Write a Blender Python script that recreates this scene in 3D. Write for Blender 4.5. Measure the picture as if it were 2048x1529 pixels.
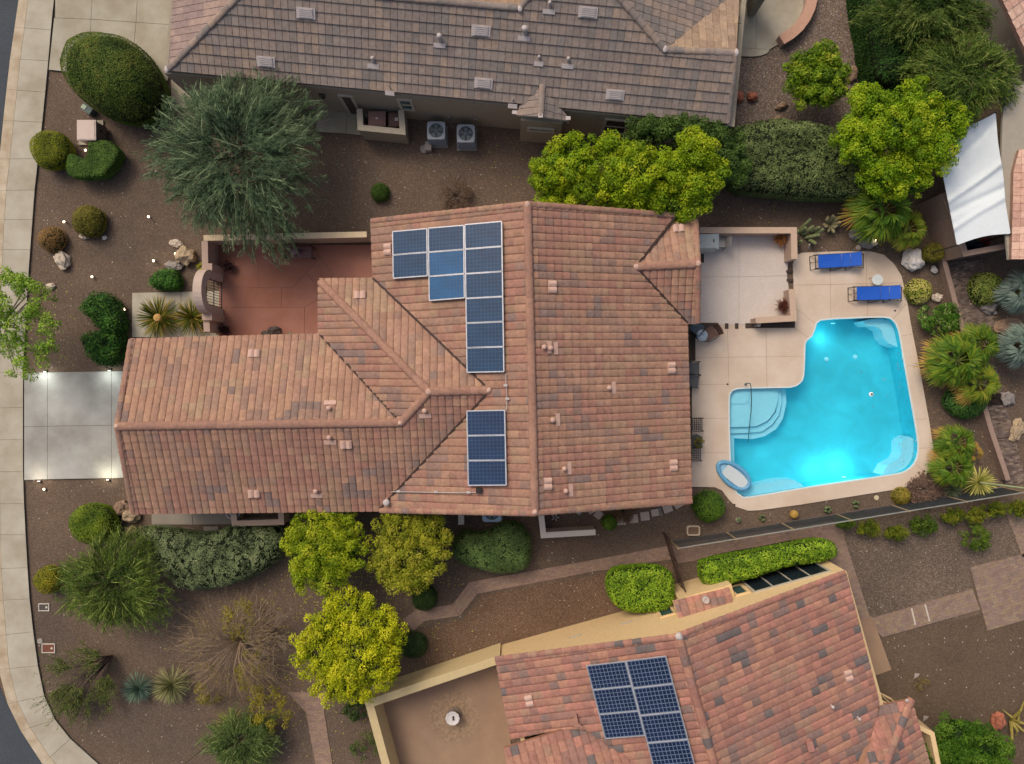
import bpy, math, random
import numpy as np
from mathutils import Vector, Matrix, noise
from mathutils.geometry import tessellate_polygon
R = math.radians
rnd = random.Random(7)
for o in list(bpy.data.objects): bpy.data.objects.remove(o)
scene = bpy.context.scene
col = scene.collection
H = 34.0; S = 0.0235; CX, CY = 1024.0, 764.5
# ---------------- camera
cam = bpy.data.cameras.new('camera'); cam.sensor_width = 36; cam.lens = 36*H/(2048*S); cam.clip_end = 2000
co = bpy.data.objects.new('camera', cam); co.location = (0, 0, H); col.objects.link(co); scene.camera = co
# ---------------- sky, sun, exposure
SUN_EL, SUN_AZ = R(50), R(-38)          # azimuth measured from +Y, clockwise
wd = bpy.data.worlds.new('World'); scene.world = wd; wd.use_nodes = True
nt = wd.node_tree; bg = nt.nodes['Background']
sky = nt.nodes.new('ShaderNodeTexSky'); sky.sky_type = 'NISHITA'; sky.sun_disc = False
sky.sun_elevation = SUN_EL; sky.sun_rotation = SUN_AZ; sky.air_density = 1.0; sky.dust_density = 7.0; sky.ozone_density = 0.4
nt.links.new(sky.outputs[0], bg.inputs[0]); bg.inputs[1].default_value = 0.14
sl = bpy.data.lights.new('sun', 'SUN'); sl.energy = 1.0; sl.angle = R(20); sl.color = (1.0, 0.91, 0.79)
so = bpy.data.objects.new('sun', sl); col.objects.link(so)
sd = Vector((math.sin(SUN_AZ)*math.cos(SUN_EL), math.cos(SUN_AZ)*math.cos(SUN_EL), math.sin(SUN_EL)))
so.rotation_euler = (-sd).to_track_quat('-Z', 'Y').to_euler(); so.location = (0, 0, 60)
scene.view_settings.view_transform = 'Standard'; scene.view_settings.look = 'None'
scene.view_settings.exposure = -0.08; scene.view_settings.gamma = 1
scene.render.engine = 'CYCLES'
scene.render.resolution_x = 1024; scene.render.resolution_y = 764
scene.cycles.max_bounces = 6; scene.cycles.transparent_max_bounces = 8

# ---------------- helpers
def W(x, y, z=0.0):
    k = S*(H-z)/H
    return Vector(((x-CX)*k, (CY-y)*k, z))
def lin(v):
    v /= 255.0
    return v/12.92 if v <= 0.04045 else ((v+0.055)/1.055)**2.4
def rgb(r, g, b, k=1.0): return (lin(r)*k, lin(g)*k, lin(b)*k)

def tag(o, label=None, cat=None, group=None, kind=None):
    if label: o['label'] = label
    if cat: o['category'] = cat
    if group: o['group'] = group
    if kind: o['kind'] = kind
    return o
def thing(name, label, cat, loc=(0, 0, 0), rz=0.0, group=None):
    o = bpy.data.objects.new(name, None); col.objects.link(o); o.empty_display_size = 0.2
    o.location = loc; o.rotation_euler = (0, 0, rz)
    return tag(o, label, cat, group)
def copy_tree(o, parent=None):
    c = o.copy(); col.objects.link(c)
    if parent: c.parent = parent
    for ch in [x for x in list(col.objects) if x.parent == o]: copy_tree(ch, c)
    return c
def relabel(o, label, cat=None, group=None):
    o['label'] = label
    if cat: o['category'] = cat
    if group: o['group'] = group
    return o

MATS = {}
def nodes(name):
    m = bpy.data.materials.new(name); m.use_nodes = True
    n = m.node_tree.nodes; l = m.node_tree.links; b = n['Principled BSDF']
    MATS[name] = m
    return m, n, l, b
def mat(name, c, rough=0.8, metal=0.0, var=0.12, scale=6.0, bump=0.0, bscale=40.0, fine=0.0, coat=0.0):
    """plain surface with mild procedural colour variation and bump"""
    if name in MATS: return MATS[name]
    m, n, l, b = nodes(name)
    b.inputs['Roughness'].default_value = rough; b.inputs['Metallic'].default_value = metal
    tc = n.new('ShaderNodeTexCoord')
    nz = n.new('ShaderNodeTexNoise'); nz.inputs['Scale'].default_value = scale; nz.inputs['Detail'].default_value = 6
    l.new(tc.outputs['Object'], nz.inputs['Vector'])
    rp = n.new('ShaderNodeValToRGB')
    rp.color_ramp.elements[0].position = 0.3; rp.color_ramp.elements[1].position = 0.7
    rp.color_ramp.elements[0].color = (*[x*(1-var) for x in c], 1); rp.color_ramp.elements[1].color = (*[min(1, x*(1+var)) for x in c], 1)
    l.new(nz.outputs['Fac'], rp.inputs[0]); out = rp.outputs[0]
    if fine > 0:
        n2 = n.new('ShaderNodeTexNoise'); n2.inputs['Scale'].default_value = bscale; n2.inputs['Detail'].default_value = 3
        l.new(tc.outputs['Object'], n2.inputs['Vector'])
        mr = n.new('ShaderNodeMapRange'); mr.inputs[1].default_value = 0.3; mr.inputs[2].default_value = 0.7
        mr.inputs[3].default_value = 1-fine; mr.inputs[4].default_value = 1+fine
        l.new(n2.outputs['Fac'], mr.inputs[0])
        mx = n.new('ShaderNodeVectorMath'); mx.operation = 'SCALE'
        l.new(out, mx.inputs[0]); l.new(mr.outputs[0], mx.inputs['Scale']); out = mx.outputs[0]
    l.new(out, b.inputs['Base Color'])
    if bump > 0:
        nb = n.new('ShaderNodeTexNoise'); nb.inputs['Scale'].default_value = bscale; nb.inputs['Detail'].default_value = 4
        l.new(tc.outputs['Object'], nb.inputs['Vector'])
        bp = n.new('ShaderNodeBump'); bp.inputs['Strength'].default_value = bump; bp.inputs['Distance'].default_value = 0.02
        l.new(nb.outputs['Fac'], bp.inputs['Height']); l.new(bp.outputs[0], b.inputs['Normal'])
    return m
def attr_mat(name, rough=0.8, var=0.15, scale=5.0, trans=0.0, bump=0.0):
    """uses the object's own per-tile / per-leaf colours"""
    if name in MATS: return MATS[name]
    m, n, l, b = nodes(name)
    b.inputs['Roughness'].default_value = rough
    b.inputs['Specular IOR Level'].default_value = 0.25
    at = n.new('ShaderNodeAttribute'); at.attribute_name = 'Col'
    tc = n.new('ShaderNodeTexCoord')
    nz = n.new('ShaderNodeTexNoise'); nz.inputs['Scale'].default_value = scale; nz.inputs['Detail'].default_value = 5
    l.new(tc.outputs['Object'], nz.inputs['Vector'])
    mr = n.new('ShaderNodeMapRange'); mr.inputs[1].default_value = 0.3; mr.inputs[2].default_value = 0.7
    mr.inputs[3].default_value = 1-var; mr.inputs[4].default_value = 1+var
    l.new(nz.outputs['Fac'], mr.inputs[0])
    mx = n.new('ShaderNodeVectorMath'); mx.operation = 'SCALE'
    l.new(at.outputs['Color'], mx.inputs[0]); l.new(mr.outputs[0], mx.inputs['Scale'])
    l.new(mx.outputs[0], b.inputs['Base Color'])
    if bump:
        nb = n.new('ShaderNodeTexNoise'); nb.inputs['Scale'].default_value = 60
        l.new(tc.outputs['Object'], nb.inputs['Vector'])
        bp = n.new('ShaderNodeBump'); bp.inputs['Strength'].default_value = bump; bp.inputs['Distance'].default_value = 0.01
        l.new(nb.outputs['Fac'], bp.inputs['Height']); l.new(bp.outputs[0], b.inputs['Normal'])
    if trans:
        tr = n.new('ShaderNodeBsdfTranslucent'); l.new(mx.outputs[0], tr.inputs[0])
        ms = n.new('ShaderNodeMixShader'); ms.inputs[0].default_value = trans
        l.new(b.outputs[0], ms.inputs[1]); l.new(tr.outputs[0], ms.inputs[2]); l.new(ms.outputs[0], n['Material Output'].inputs[0])
    return m
def speckle(name, cols, cell=22.0, patch=(1, 1, 1), patch2=(1, 1, 1), pscale=0.25, bump=0.5, white=0.0, rough=0.95):
    """gravel / exposed aggregate: voronoi pebbles with colours from a ramp, tinted by broad patches"""
    m, n, l, b = nodes(name); b.inputs['Roughness'].default_value = rough; b.inputs['Specular IOR Level'].default_value = 0.2
    tc = n.new('ShaderNodeTexCoord')
    vo = n.new('ShaderNodeTexVoronoi'); vo.inputs['Scale'].default_value = cell
    l.new(tc.outputs['Object'], vo.inputs['Vector'])
    sp = n.new('ShaderNodeSeparateColor'); l.new(vo.outputs['Color'], sp.inputs[0])
    rp = n.new('ShaderNodeValToRGB'); rp.color_ramp.interpolation = 'LINEAR'
    els = rp.color_ramp.elements
    els[0].position = 0; els[0].color = (*cols[0], 1); els[1].position = 1; els[1].color = (*cols[-1], 1)
    for i, c in enumerate(cols[1:-1]):
        e = els.new((i+1)/(len(cols)-1)); e.color = (*c, 1)
    l.new(sp.outputs[0], rp.inputs[0])
    nz = n.new('ShaderNodeTexNoise'); nz.inputs['Scale'].default_value = pscale; nz.inputs['Detail'].default_value = 5; nz.inputs['Roughness'].default_value = 0.65
    l.new(tc.outputs['Object'], nz.inputs['Vector'])
    r2 = n.new('ShaderNodeValToRGB'); r2.color_ramp.elements[0].position = 0.35; r2.color_ramp.elements[1].position = 0.65
    r2.color_ramp.elements[0].color = (*patch, 1); r2.color_ramp.elements[1].color = (*patch2, 1)
    l.new(nz.outputs['Fac'], r2.inputs[0])
    mx = n.new('ShaderNodeVectorMath'); mx.operation = 'MULTIPLY'; l.new(rp.outputs[0], mx.inputs[0]); l.new(r2.outputs[0], mx.inputs[1])
    out = mx.outputs[0]
    if white > 0:
        v2 = n.new('ShaderNodeTexVoronoi'); v2.inputs['Scale'].default_value = cell*0.45; l.new(tc.outputs['Object'], v2.inputs['Vector'])
        s2 = n.new('ShaderNodeSeparateColor'); l.new(v2.outputs['Color'], s2.inputs[0])
        g1 = n.new('ShaderNodeMath'); g1.operation = 'GREATER_THAN'; g1.inputs[1].default_value = 1-white; l.new(s2.outputs[1], g1.inputs[0])
        g2 = n.new('ShaderNodeMath'); g2.operation = 'LESS_THAN'; g2.inputs[1].default_value = 0.33; l.new(v2.outputs['Distance'], g2.inputs[0])
        g3 = n.new('ShaderNodeMath'); g3.operation = 'MULTIPLY'; l.new(g1.outputs[0], g3.inputs[0]); l.new(g2.outputs[0], g3.inputs[1])
        mw = n.new('ShaderNodeMix'); mw.data_type = 'RGBA'; l.new(g3.outputs[0], mw.inputs[0]); l.new(out, mw.inputs[6]); mw.inputs[7].default_value = (0.42, 0.36, 0.30, 1)
        out = mw.outputs[2]
    l.new(out, b.inputs['Base Color'])
    bp = n.new('ShaderNodeBump'); bp.inputs['Strength'].default_value = bump*.7; bp.inputs['Distance'].default_value = 0.02; bp.invert = True
    l.new(vo.outputs['Distance'], bp.inputs['Height']); l.new(bp.outputs[0], b.inputs['Normal'])
    return m
def emis(name, c, s):
    if name in MATS: return MATS[name]
    m, n, l, b = nodes(name)
    b.inputs['Base Color'].default_value = (*c, 1); b.inputs['Emission Color'].default_value = (*c, 1); b.inputs['Emission Strength'].default_value = s
    return m

class MB:
    """collects shapes and links them as ONE mesh object"""
    def __init__(s): s.v = []; s.f = []; s.c = []; s.cur = (0.5, 0.5, 0.5)
    def add(s, vs, fs, c=None):
        k = len(s.v); s.v += [tuple(p) for p in vs]; s.f += [tuple(i+k for i in f) for f in fs]
        s.c += [c or s.cur]*len(fs); return s
    def box(s, cx, cy, cz, sx, sy, sz, rz=0.0, M=None, c=None):
        vs = []
        cr, sr = math.cos(rz), math.sin(rz)
        for dz in (-.5, .5):
            for dx, dy in ((-.5, -.5), (.5, -.5), (.5, .5), (-.5, .5)):
                x, y = dx*sx, dy*sy
                p = Vector((cx+x*cr-y*sr, cy+x*sr+y*cr, cz+dz*sz))
                if M: p = M @ p
                vs.append(p)
        return s.add(vs, [(0, 3, 2, 1), (4, 5, 6, 7), (0, 1, 5, 4), (1, 2, 6, 5), (2, 3, 7, 6), (3, 0, 4, 7)], c)
    def bar(s, a, b, w, h=None, c=None, up=(0, 0, 1)):
        a = Vector(a); b = Vector(b); h = h or w; d = (b-a)
        if d.length < 1e-6: return s
        d.normalize(); u = Vector(up)
        if abs(d.dot(u)) > 0.98: u = Vector((1, 0, 0))
        sd_ = d.cross(u).normalized(); u = sd_.cross(d)
        vs = [p + sd_*i*w/2 + u*j*h/2 for p in (a, b) for i, j in ((-1, -1), (1, -1), (1, 1), (-1, 1))]
        return s.add(vs, [(0, 1, 2, 3), (7, 6, 5, 4), (0, 4, 5, 1), (1, 5, 6, 2), (2, 6, 7, 3), (3, 7, 4, 0)], c)
    def tube(s, pts, r, n=8, c=None, caps=True):
        pts = [Vector(p) for p in pts]; rs = r if isinstance(r, (list, tuple)) else [r]*len(pts)
        vs = []; prev = None
        for i, p in enumerate(pts):
            d = (pts[min(i+1, len(pts)-1)]-pts[max(i-1, 0)])
            if d.length < 1e-9: d = Vector((0, 0, 1))
            d.normalize()
            if prev is None:
                u = d.orthogonal().normalized()
            else:
                u = prev - d*prev.dot(d)
                u = u.normalized() if u.length > 1e-6 else d.orthogonal().normalized()
            prev = u; w = d.cross(u)
            for k in range(n):
                a = 2*math.pi*k/n
                vs.append(p + (u*math.cos(a)+w*math.sin(a))*rs[i])
        fs = []
        for i in range(len(pts)-1):
            for k in range(n):
                fs.append((i*n+k, i*n+(k+1) % n, (i+1)*n+(k+1) % n, (i+1)*n+k))
        if caps:
            fs.append(tuple(reversed(range(n)))); fs.append(tuple(range((len(pts)-1)*n, len(pts)*n)))
        return s.add(vs, fs, c)
    def lathe(s, prof, n=20, x=0, y=0, z=0, c=None):
        vs = []
        for r_, h_ in prof:
            for k in range(n):
                a = 2*math.pi*k/n; vs.append((x+r_*math.cos(a), y+r_*math.sin(a), z+h_))
        fs = []
        for i in range(len(prof)-1):
            for k in range(n): fs.append((i*n+k, i*n+(k+1) % n, (i+1)*n+(k+1) % n, (i+1)*n+k))
        fs.append(tuple(reversed(range(n)))); fs.append(tuple(range((len(prof)-1)*n, len(prof)*n)))
        return s.add(vs, fs, c)
    def prism(s, poly, z0, z1, c=None, holes=(), bottom=True):
        """poly: list of (x, y); z0, z1 numbers"""
        loops = [[Vector((p[0], p[1], 0)) for p in poly]] + [[Vector((p[0], p[1], 0)) for p in h] for h in holes]
        flat = [p for lp in loops for p in lp]; n = len(flat)
        tris = tessellate_polygon(loops)
        vs = [(p.x, p.y, z1) for p in flat] + [(p.x, p.y, z0) for p in flat]
        fs = []
        for t in tris:
            a, b_, c_ = [flat[i] for i in t]
            if (b_-a).cross(c_-a).z < 0: t = (t[0], t[2], t[1])
            fs.append(tuple(t))
            if bottom: fs.append((t[2]+n, t[1]+n, t[0]+n))
        if z0 != z1:
            k = 0
            for li, lp in enumerate(loops):
                m_ = len(lp)
                area = sum(lp[i].x*lp[(i+1) % m_].y-lp[(i+1) % m_].x*lp[i].y for i in range(m_))
                for i in range(m_):
                    a, b_ = k+i, k+(i+1) % m_
                    q = (a+n, b_+n, b_, a)
                    if (area < 0) != (li > 0): q = tuple(reversed(q))
                    fs.append(q)
                k += m_
        return s.add(vs, fs, c)
    def blob(s, cx, cy, cz, rx, ry, rz, seed=0, rough=0.18, sub=3, c=None, flat=None, freq=1.0, rot=0.0):
        import bmesh
        bm = bmesh.new(); bmesh.ops.create_icosphere(bm, subdivisions=sub, radius=1.0)
        vs = []
        cr, sr = math.cos(rot), math.sin(rot)
        for v in bm.verts:
            p = v.co.copy(); k = 1+rough*2*noise.noise(p*1.3*freq+Vector((seed*7.3, seed, 0)))+rough*0.7*noise.noise(p*3.1*freq+Vector((seed, 3, seed*2)))
            q = p*k; z = q.z
            if flat is not None: z = max(z, flat)
            x, y = q.x*rx, q.y*ry
            vs.append((cx+x*cr-y*sr, cy+x*sr+y*cr, cz+z*rz))
        fs = [tuple(v.index for v in f.verts) for f in bm.faces]; bm.free()
        return s.add(vs, fs, c)
    def build(s, name, m, parent=None, loc=None, smooth=False, world=True):
        me = bpy.data.meshes.new(name)
        off = Vector((0, 0, 0))
        if world and parent is not None:
            p = parent
            while p: off = off + Vector(p.location); p = p.parent
        elif loc is not None: off = Vector(loc)
        me.from_pydata([(x-off.x, y-off.y, z-off.z) for x, y, z in s.v], [], s.f)
        me.materials.append(m)
        if any(c != (0.5, 0.5, 0.5) for c in s.c):
            at = me.color_attributes.new('Col', 'FLOAT_COLOR', 'CORNER')
            arr = np.empty((len(me.loops), 4), np.float32); arr[:, 3] = 1
            cs = np.array(s.c, np.float32); cnt = np.array([len(f) for f in s.f])
            arr[:, :3] = np.repeat(cs, cnt, axis=0)
            at.data.foreach_set('color', arr.ravel())
        if smooth: me.polygons.foreach_set('use_smooth', [True]*len(me.polygons))
        o = bpy.data.objects.new(name, me); col.objects.link(o)
        if parent is not None: o.parent = parent
        elif loc is not None: o.location = off
        return o
def PXY(pts, z=0.0): return [(W(x, y, z).x, W(x, y, z).y) for x, y in pts]
def smooth_loop(pts, n=4):
    """Catmull-Rom closed"""
    out = []; m_ = len(pts)
    for i in range(m_):
        p0, p1, p2, p3 = pts[i-1], pts[i], pts[(i+1) % m_], pts[(i+2) % m_]
        for k in range(n):
            t = k/n
            out.append(tuple(0.5*((2*p1[j])+(-p0[j]+p2[j])*t+(2*p0[j]-5*p1[j]+4*p2[j]-p3[j])*t*t+(-p0[j]+3*p1[j]-3*p2[j]+p3[j])*t**3) for j in (0, 1)))
    return out
def inset(poly, d):
    n = len(poly); area = sum(poly[i][0]*poly[(i+1) % n][1]-poly[(i+1) % n][0]*poly[i][1] for i in range(n))
    sg = 1 if area > 0 else -1; out = []
    for i in range(n):
        a, b, c = Vector(poly[i-1]), Vector(poly[i]), Vector(poly[(i+1) % n])
        e1 = (b-a).normalized(); e2 = (c-b).normalized()
        n1 = Vector((-e1.y, e1.x))*sg; n2 = Vector((-e2.y, e2.x))*sg
        m_ = (n1+n2); m_.normalize()
        k = d/max(0.3, m_.dot(n1)); p = b+m_*k; out.append((p.x, p.y))
    return out
def clip(poly, Q):
    """Sutherland-Hodgman, convex CCW Q, points (a, b, h)"""
    for i in range(len(Q)):
        (x0, y0), (x1, y1) = Q[i], Q[(i+1) % len(Q)]; ex, ey = x1-x0, y1-y0
        dd = [ex*(p[1]-y0)-ey*(p[0]-x0) for p in poly]
        if all(v >= 0 for v in dd): continue
        out = []
        for j in range(len(poly)):
            p, q, dp, dq = poly[j-1], poly[j], dd[j-1], dd[j]
            if (dp >= 0) != (dq >= 0):
                t = dp/(dp-dq); out.append(tuple(p[k]+(q[k]-p[k])*t for k in range(3)))
            if dq >= 0: out.append(q)
        poly = out
        if len(poly) < 3: return None
    return poly
# ---------------- foliage helpers (numpy leaf batches -> one mesh per crown)
class LB:
    def __init__(s): s.V = []; s.C = []; s.extra = MB()
    def leaves(s, c, n, L, Wd, colr, t=None, bend=0.0):
        """kite-shaped leaves. c (N,3) centres, n normals, t long axes (or random), L/Wd sizes, colr (N,3)"""
        N = len(c)
        if N == 0: return
        n = n/np.maximum(1e-9, np.linalg.norm(n, axis=1))[:, None]
        if t is None: t = RS.normal(size=(N, 3))
        t = t - n*np.sum(t*n, axis=1)[:, None]; t /= np.maximum(1e-9, np.linalg.norm(t, axis=1))[:, None]
        sd_ = np.cross(n, t)
        L = np.broadcast_to(np.asarray(L, float), (N,))[:, None]; Wd = np.broadcast_to(np.asarray(Wd, float), (N,))[:, None]
        q = np.stack([c-t*L/2, c+sd_*Wd/2, c+t*L/2+n*(-bend)*L, c-sd_*Wd/2], axis=1)
        s.V.append(q); s.C.append(np.broadcast_to(colr, (N, 3)).copy())
    def build(s, name, m, parent=None, loc=None):
        V = np.concatenate(s.V).reshape(-1, 3); C = np.concatenate(s.C)
        nq = len(V)//4
        off = np.zeros(3)
        p = parent
        while p is not None: off += np.array(p.location); p = p.parent
        if parent is None and loc is not None: off = np.array(loc, float)
        xv = np.array(s.extra.v, float).reshape(-1, 3); V = np.concatenate([V, xv])-off
        me = bpy.data.meshes.new(name)
        ef = s.extra.f; el = np.array([i+nq*4 for f in ef for i in f], np.int32); ec = np.array([len(f) for f in ef], np.int32)
        me.vertices.add(len(V)); me.vertices.foreach_set('co', V.astype(np.float32).ravel())
        li = np.concatenate([np.arange(nq*4, dtype=np.int32), el.astype(np.int32)])
        cnt = np.concatenate([np.full(nq, 4, np.int32), ec.astype(np.int32)])
        me.loops.add(len(li)); me.loops.foreach_set('vertex_index', li)
        me.polygons.add(len(cnt)); st = np.concatenate([[0], np.cumsum(cnt)[:-1]]).astype(np.int32)
        me.polygons.foreach_set('loop_start', st); me.polygons.foreach_set('loop_total', cnt)
        me.update(calc_edges=True)
        C = C*np.array([1.42, 1.22, 1.15]); cc = np.concatenate([C, np.array(s.extra.c, float).reshape(-1, 3)])
        arr = np.ones((len(li), 4), np.float32); arr[:, :3] = np.repeat(cc, cnt, axis=0)
        at = me.color_attributes.new('Col', 'FLOAT_COLOR', 'CORNER'); at.data.foreach_set('color', arr.ravel())
        me.materials.append(m)
        o = bpy.data.objects.new(name, me); col.objects.link(o)
        if parent is not None: o.parent = parent
        elif loc is not None: o.location = tuple(off)
        return o
RS = np.random.RandomState(11)
LEAF = attr_mat('leaf', 0.62, 0.18, 1.6, trans=0.22)
LEAFD = attr_mat('leaf_dense', 0.75, 0.2, 1.3)
BARK = mat('bark', rgb(96, 80, 66), 0.9, var=0.3, scale=8, bump=0.6, bscale=25)
DRYBARK = mat('dry_twig', rgb(150, 128, 104), 0.9, var=0.25, scale=8)
DKBARK = mat('dark_bark', rgb(58, 46, 42), 0.9, var=0.25, scale=8, bump=0.5, bscale=25)
def unit(N, zmin=-1.0):
    v = RS.normal(size=(int(N*3/(1-max(-.9, zmin)))+20, 3)); v /= np.linalg.norm(v, axis=1)[:, None]
    v = v[v[:, 2] > zmin]
    while len(v) < N: v = np.concatenate([v, v])
    return v[:N]
def mixc(pal, N, w=None):
    """N colours blended between neighbouring palette entries"""
    p = np.array(pal); t = RS.rand(N) if w is None else np.clip(w, 0, 1)
    t = t*(len(p)-1); i = np.minimum(t.astype(int), len(p)-2); f = (t-i)[:, None]
    return p[i]*(1-f)+p[i+1]*f
def crown(lb, blobs, pal, leaf=(0.10, 0.06), nclump=60, rclump=0.35, per=160, zmin=-0.25, up=0.55, jit=0.25, dens=1.0, spread=0.10, flat=0.8, core=None):
    """uneven crown: leaf clumps scattered over (and a little inside) overlapping ellipsoids"""
    area = np.array([b[3]*b[4] for b in blobs]); share = area/area.sum()
    for b, sh in zip(blobs, share):
        n = max(3, int(nclump*sh)); u = unit(n, zmin)
        k = 1-RS.rand(n)**2*0.45+RS.normal(size=n)*spread*0.5
        cc = np.array(b[:3])+u*np.array(b[3:6])*k[:, None]
        rc = rclump*(0.6+0.8*RS.rand(n))
        hue = RS.rand(n)
        for j in range(n):
            m_ = int(per*dens*(rc[j]/rclump)**2)+4
            v = unit(m_, -0.6); rr = (0.55+0.45*RS.rand(m_))[:, None]
            p = cc[j]+v*rr*rc[j]*np.array([1, 1, flat])
            nn = v*0.8+np.array([0, 0, up])+RS.normal(size=(m_, 3))*0.45
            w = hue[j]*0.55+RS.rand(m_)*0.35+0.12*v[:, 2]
            s_ = 0.7+0.6*RS.rand(m_)
            lb.leaves(p, nn, leaf[0]*s_, leaf[1]*s_, mixc(pal, m_, w), bend=0.1)
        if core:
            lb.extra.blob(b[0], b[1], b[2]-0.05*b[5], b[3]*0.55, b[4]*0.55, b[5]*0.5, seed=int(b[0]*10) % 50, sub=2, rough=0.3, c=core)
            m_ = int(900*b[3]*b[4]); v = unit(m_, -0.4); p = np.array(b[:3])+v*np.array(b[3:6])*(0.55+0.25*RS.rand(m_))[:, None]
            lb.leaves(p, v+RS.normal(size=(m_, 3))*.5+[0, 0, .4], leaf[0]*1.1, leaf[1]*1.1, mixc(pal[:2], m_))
def limbs(mb, base, tips, r0=0.11, r1=0.02, fork=0.4, n=7, wob=0.08, start=0.0):
    base = Vector(base)
    for i, t in enumerate(tips):
        t = Vector(t); f = base.lerp(Vector((base.x+(t.x-base.x)*0.12, base.y+(t.y-base.y)*0.12, base.z+(t.z-base.z)*fork)), 1)
        mid = f.lerp(t, 0.5)+Vector((rnd.uniform(-wob, wob)*2, rnd.uniform(-wob, wob)*2, wob))
        mb.tube([f, mid, t], [r0*0.6, r0*0.35, r1], n=6)
    k = Vector((base.x, base.y, base.z))
    top = base+Vector((0, 0, (max(Vector(t).z for t in tips)-base.z)*fork))
    mb.tube([k-Vector((0, 0, 0.05)), k+Vector((0, 0, 0.12)), k.lerp(top, 0.5), top+Vector((0, 0, 0.1))], [r0*1.5, r0*1.1, r0*0.95, r0*0.7], n=n)

def tree(name, label, base, blobs_px, pal, group=None, leaf=(0.10, 0.06), nclump=60, rclump=0.35, per=150, bark=None, r0=0.1, cat='tree', core=None, **kw):
    """blobs_px: (px, py, z, rpx, rpy, rz) seen at height z; base pixel on the ground"""
    b0 = W(base[0], base[1], 0); t = thing(name, label, cat, b0, group=group)
    blobs = []
    for (x, y, z, rx, ry, rz) in blobs_px:
        p = W(x, y, z); k = S*(H-z)/H; blobs.append((p.x, p.y, z, rx*k, ry*k, rz))
    mb = MB(); limbs(mb, b0, [(b[0]+rnd.uniform(-.3, .3)*b[3], b[1]+rnd.uniform(-.3, .3)*b[4], b[2]+0.3*b[5]) for b in blobs for _ in range(2)], r0=r0)
    mb.build('trunk', bark or BARK, t)
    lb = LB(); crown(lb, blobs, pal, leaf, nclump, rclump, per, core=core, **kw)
    lb.build('crown', LEAF, t)
    return t

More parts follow.
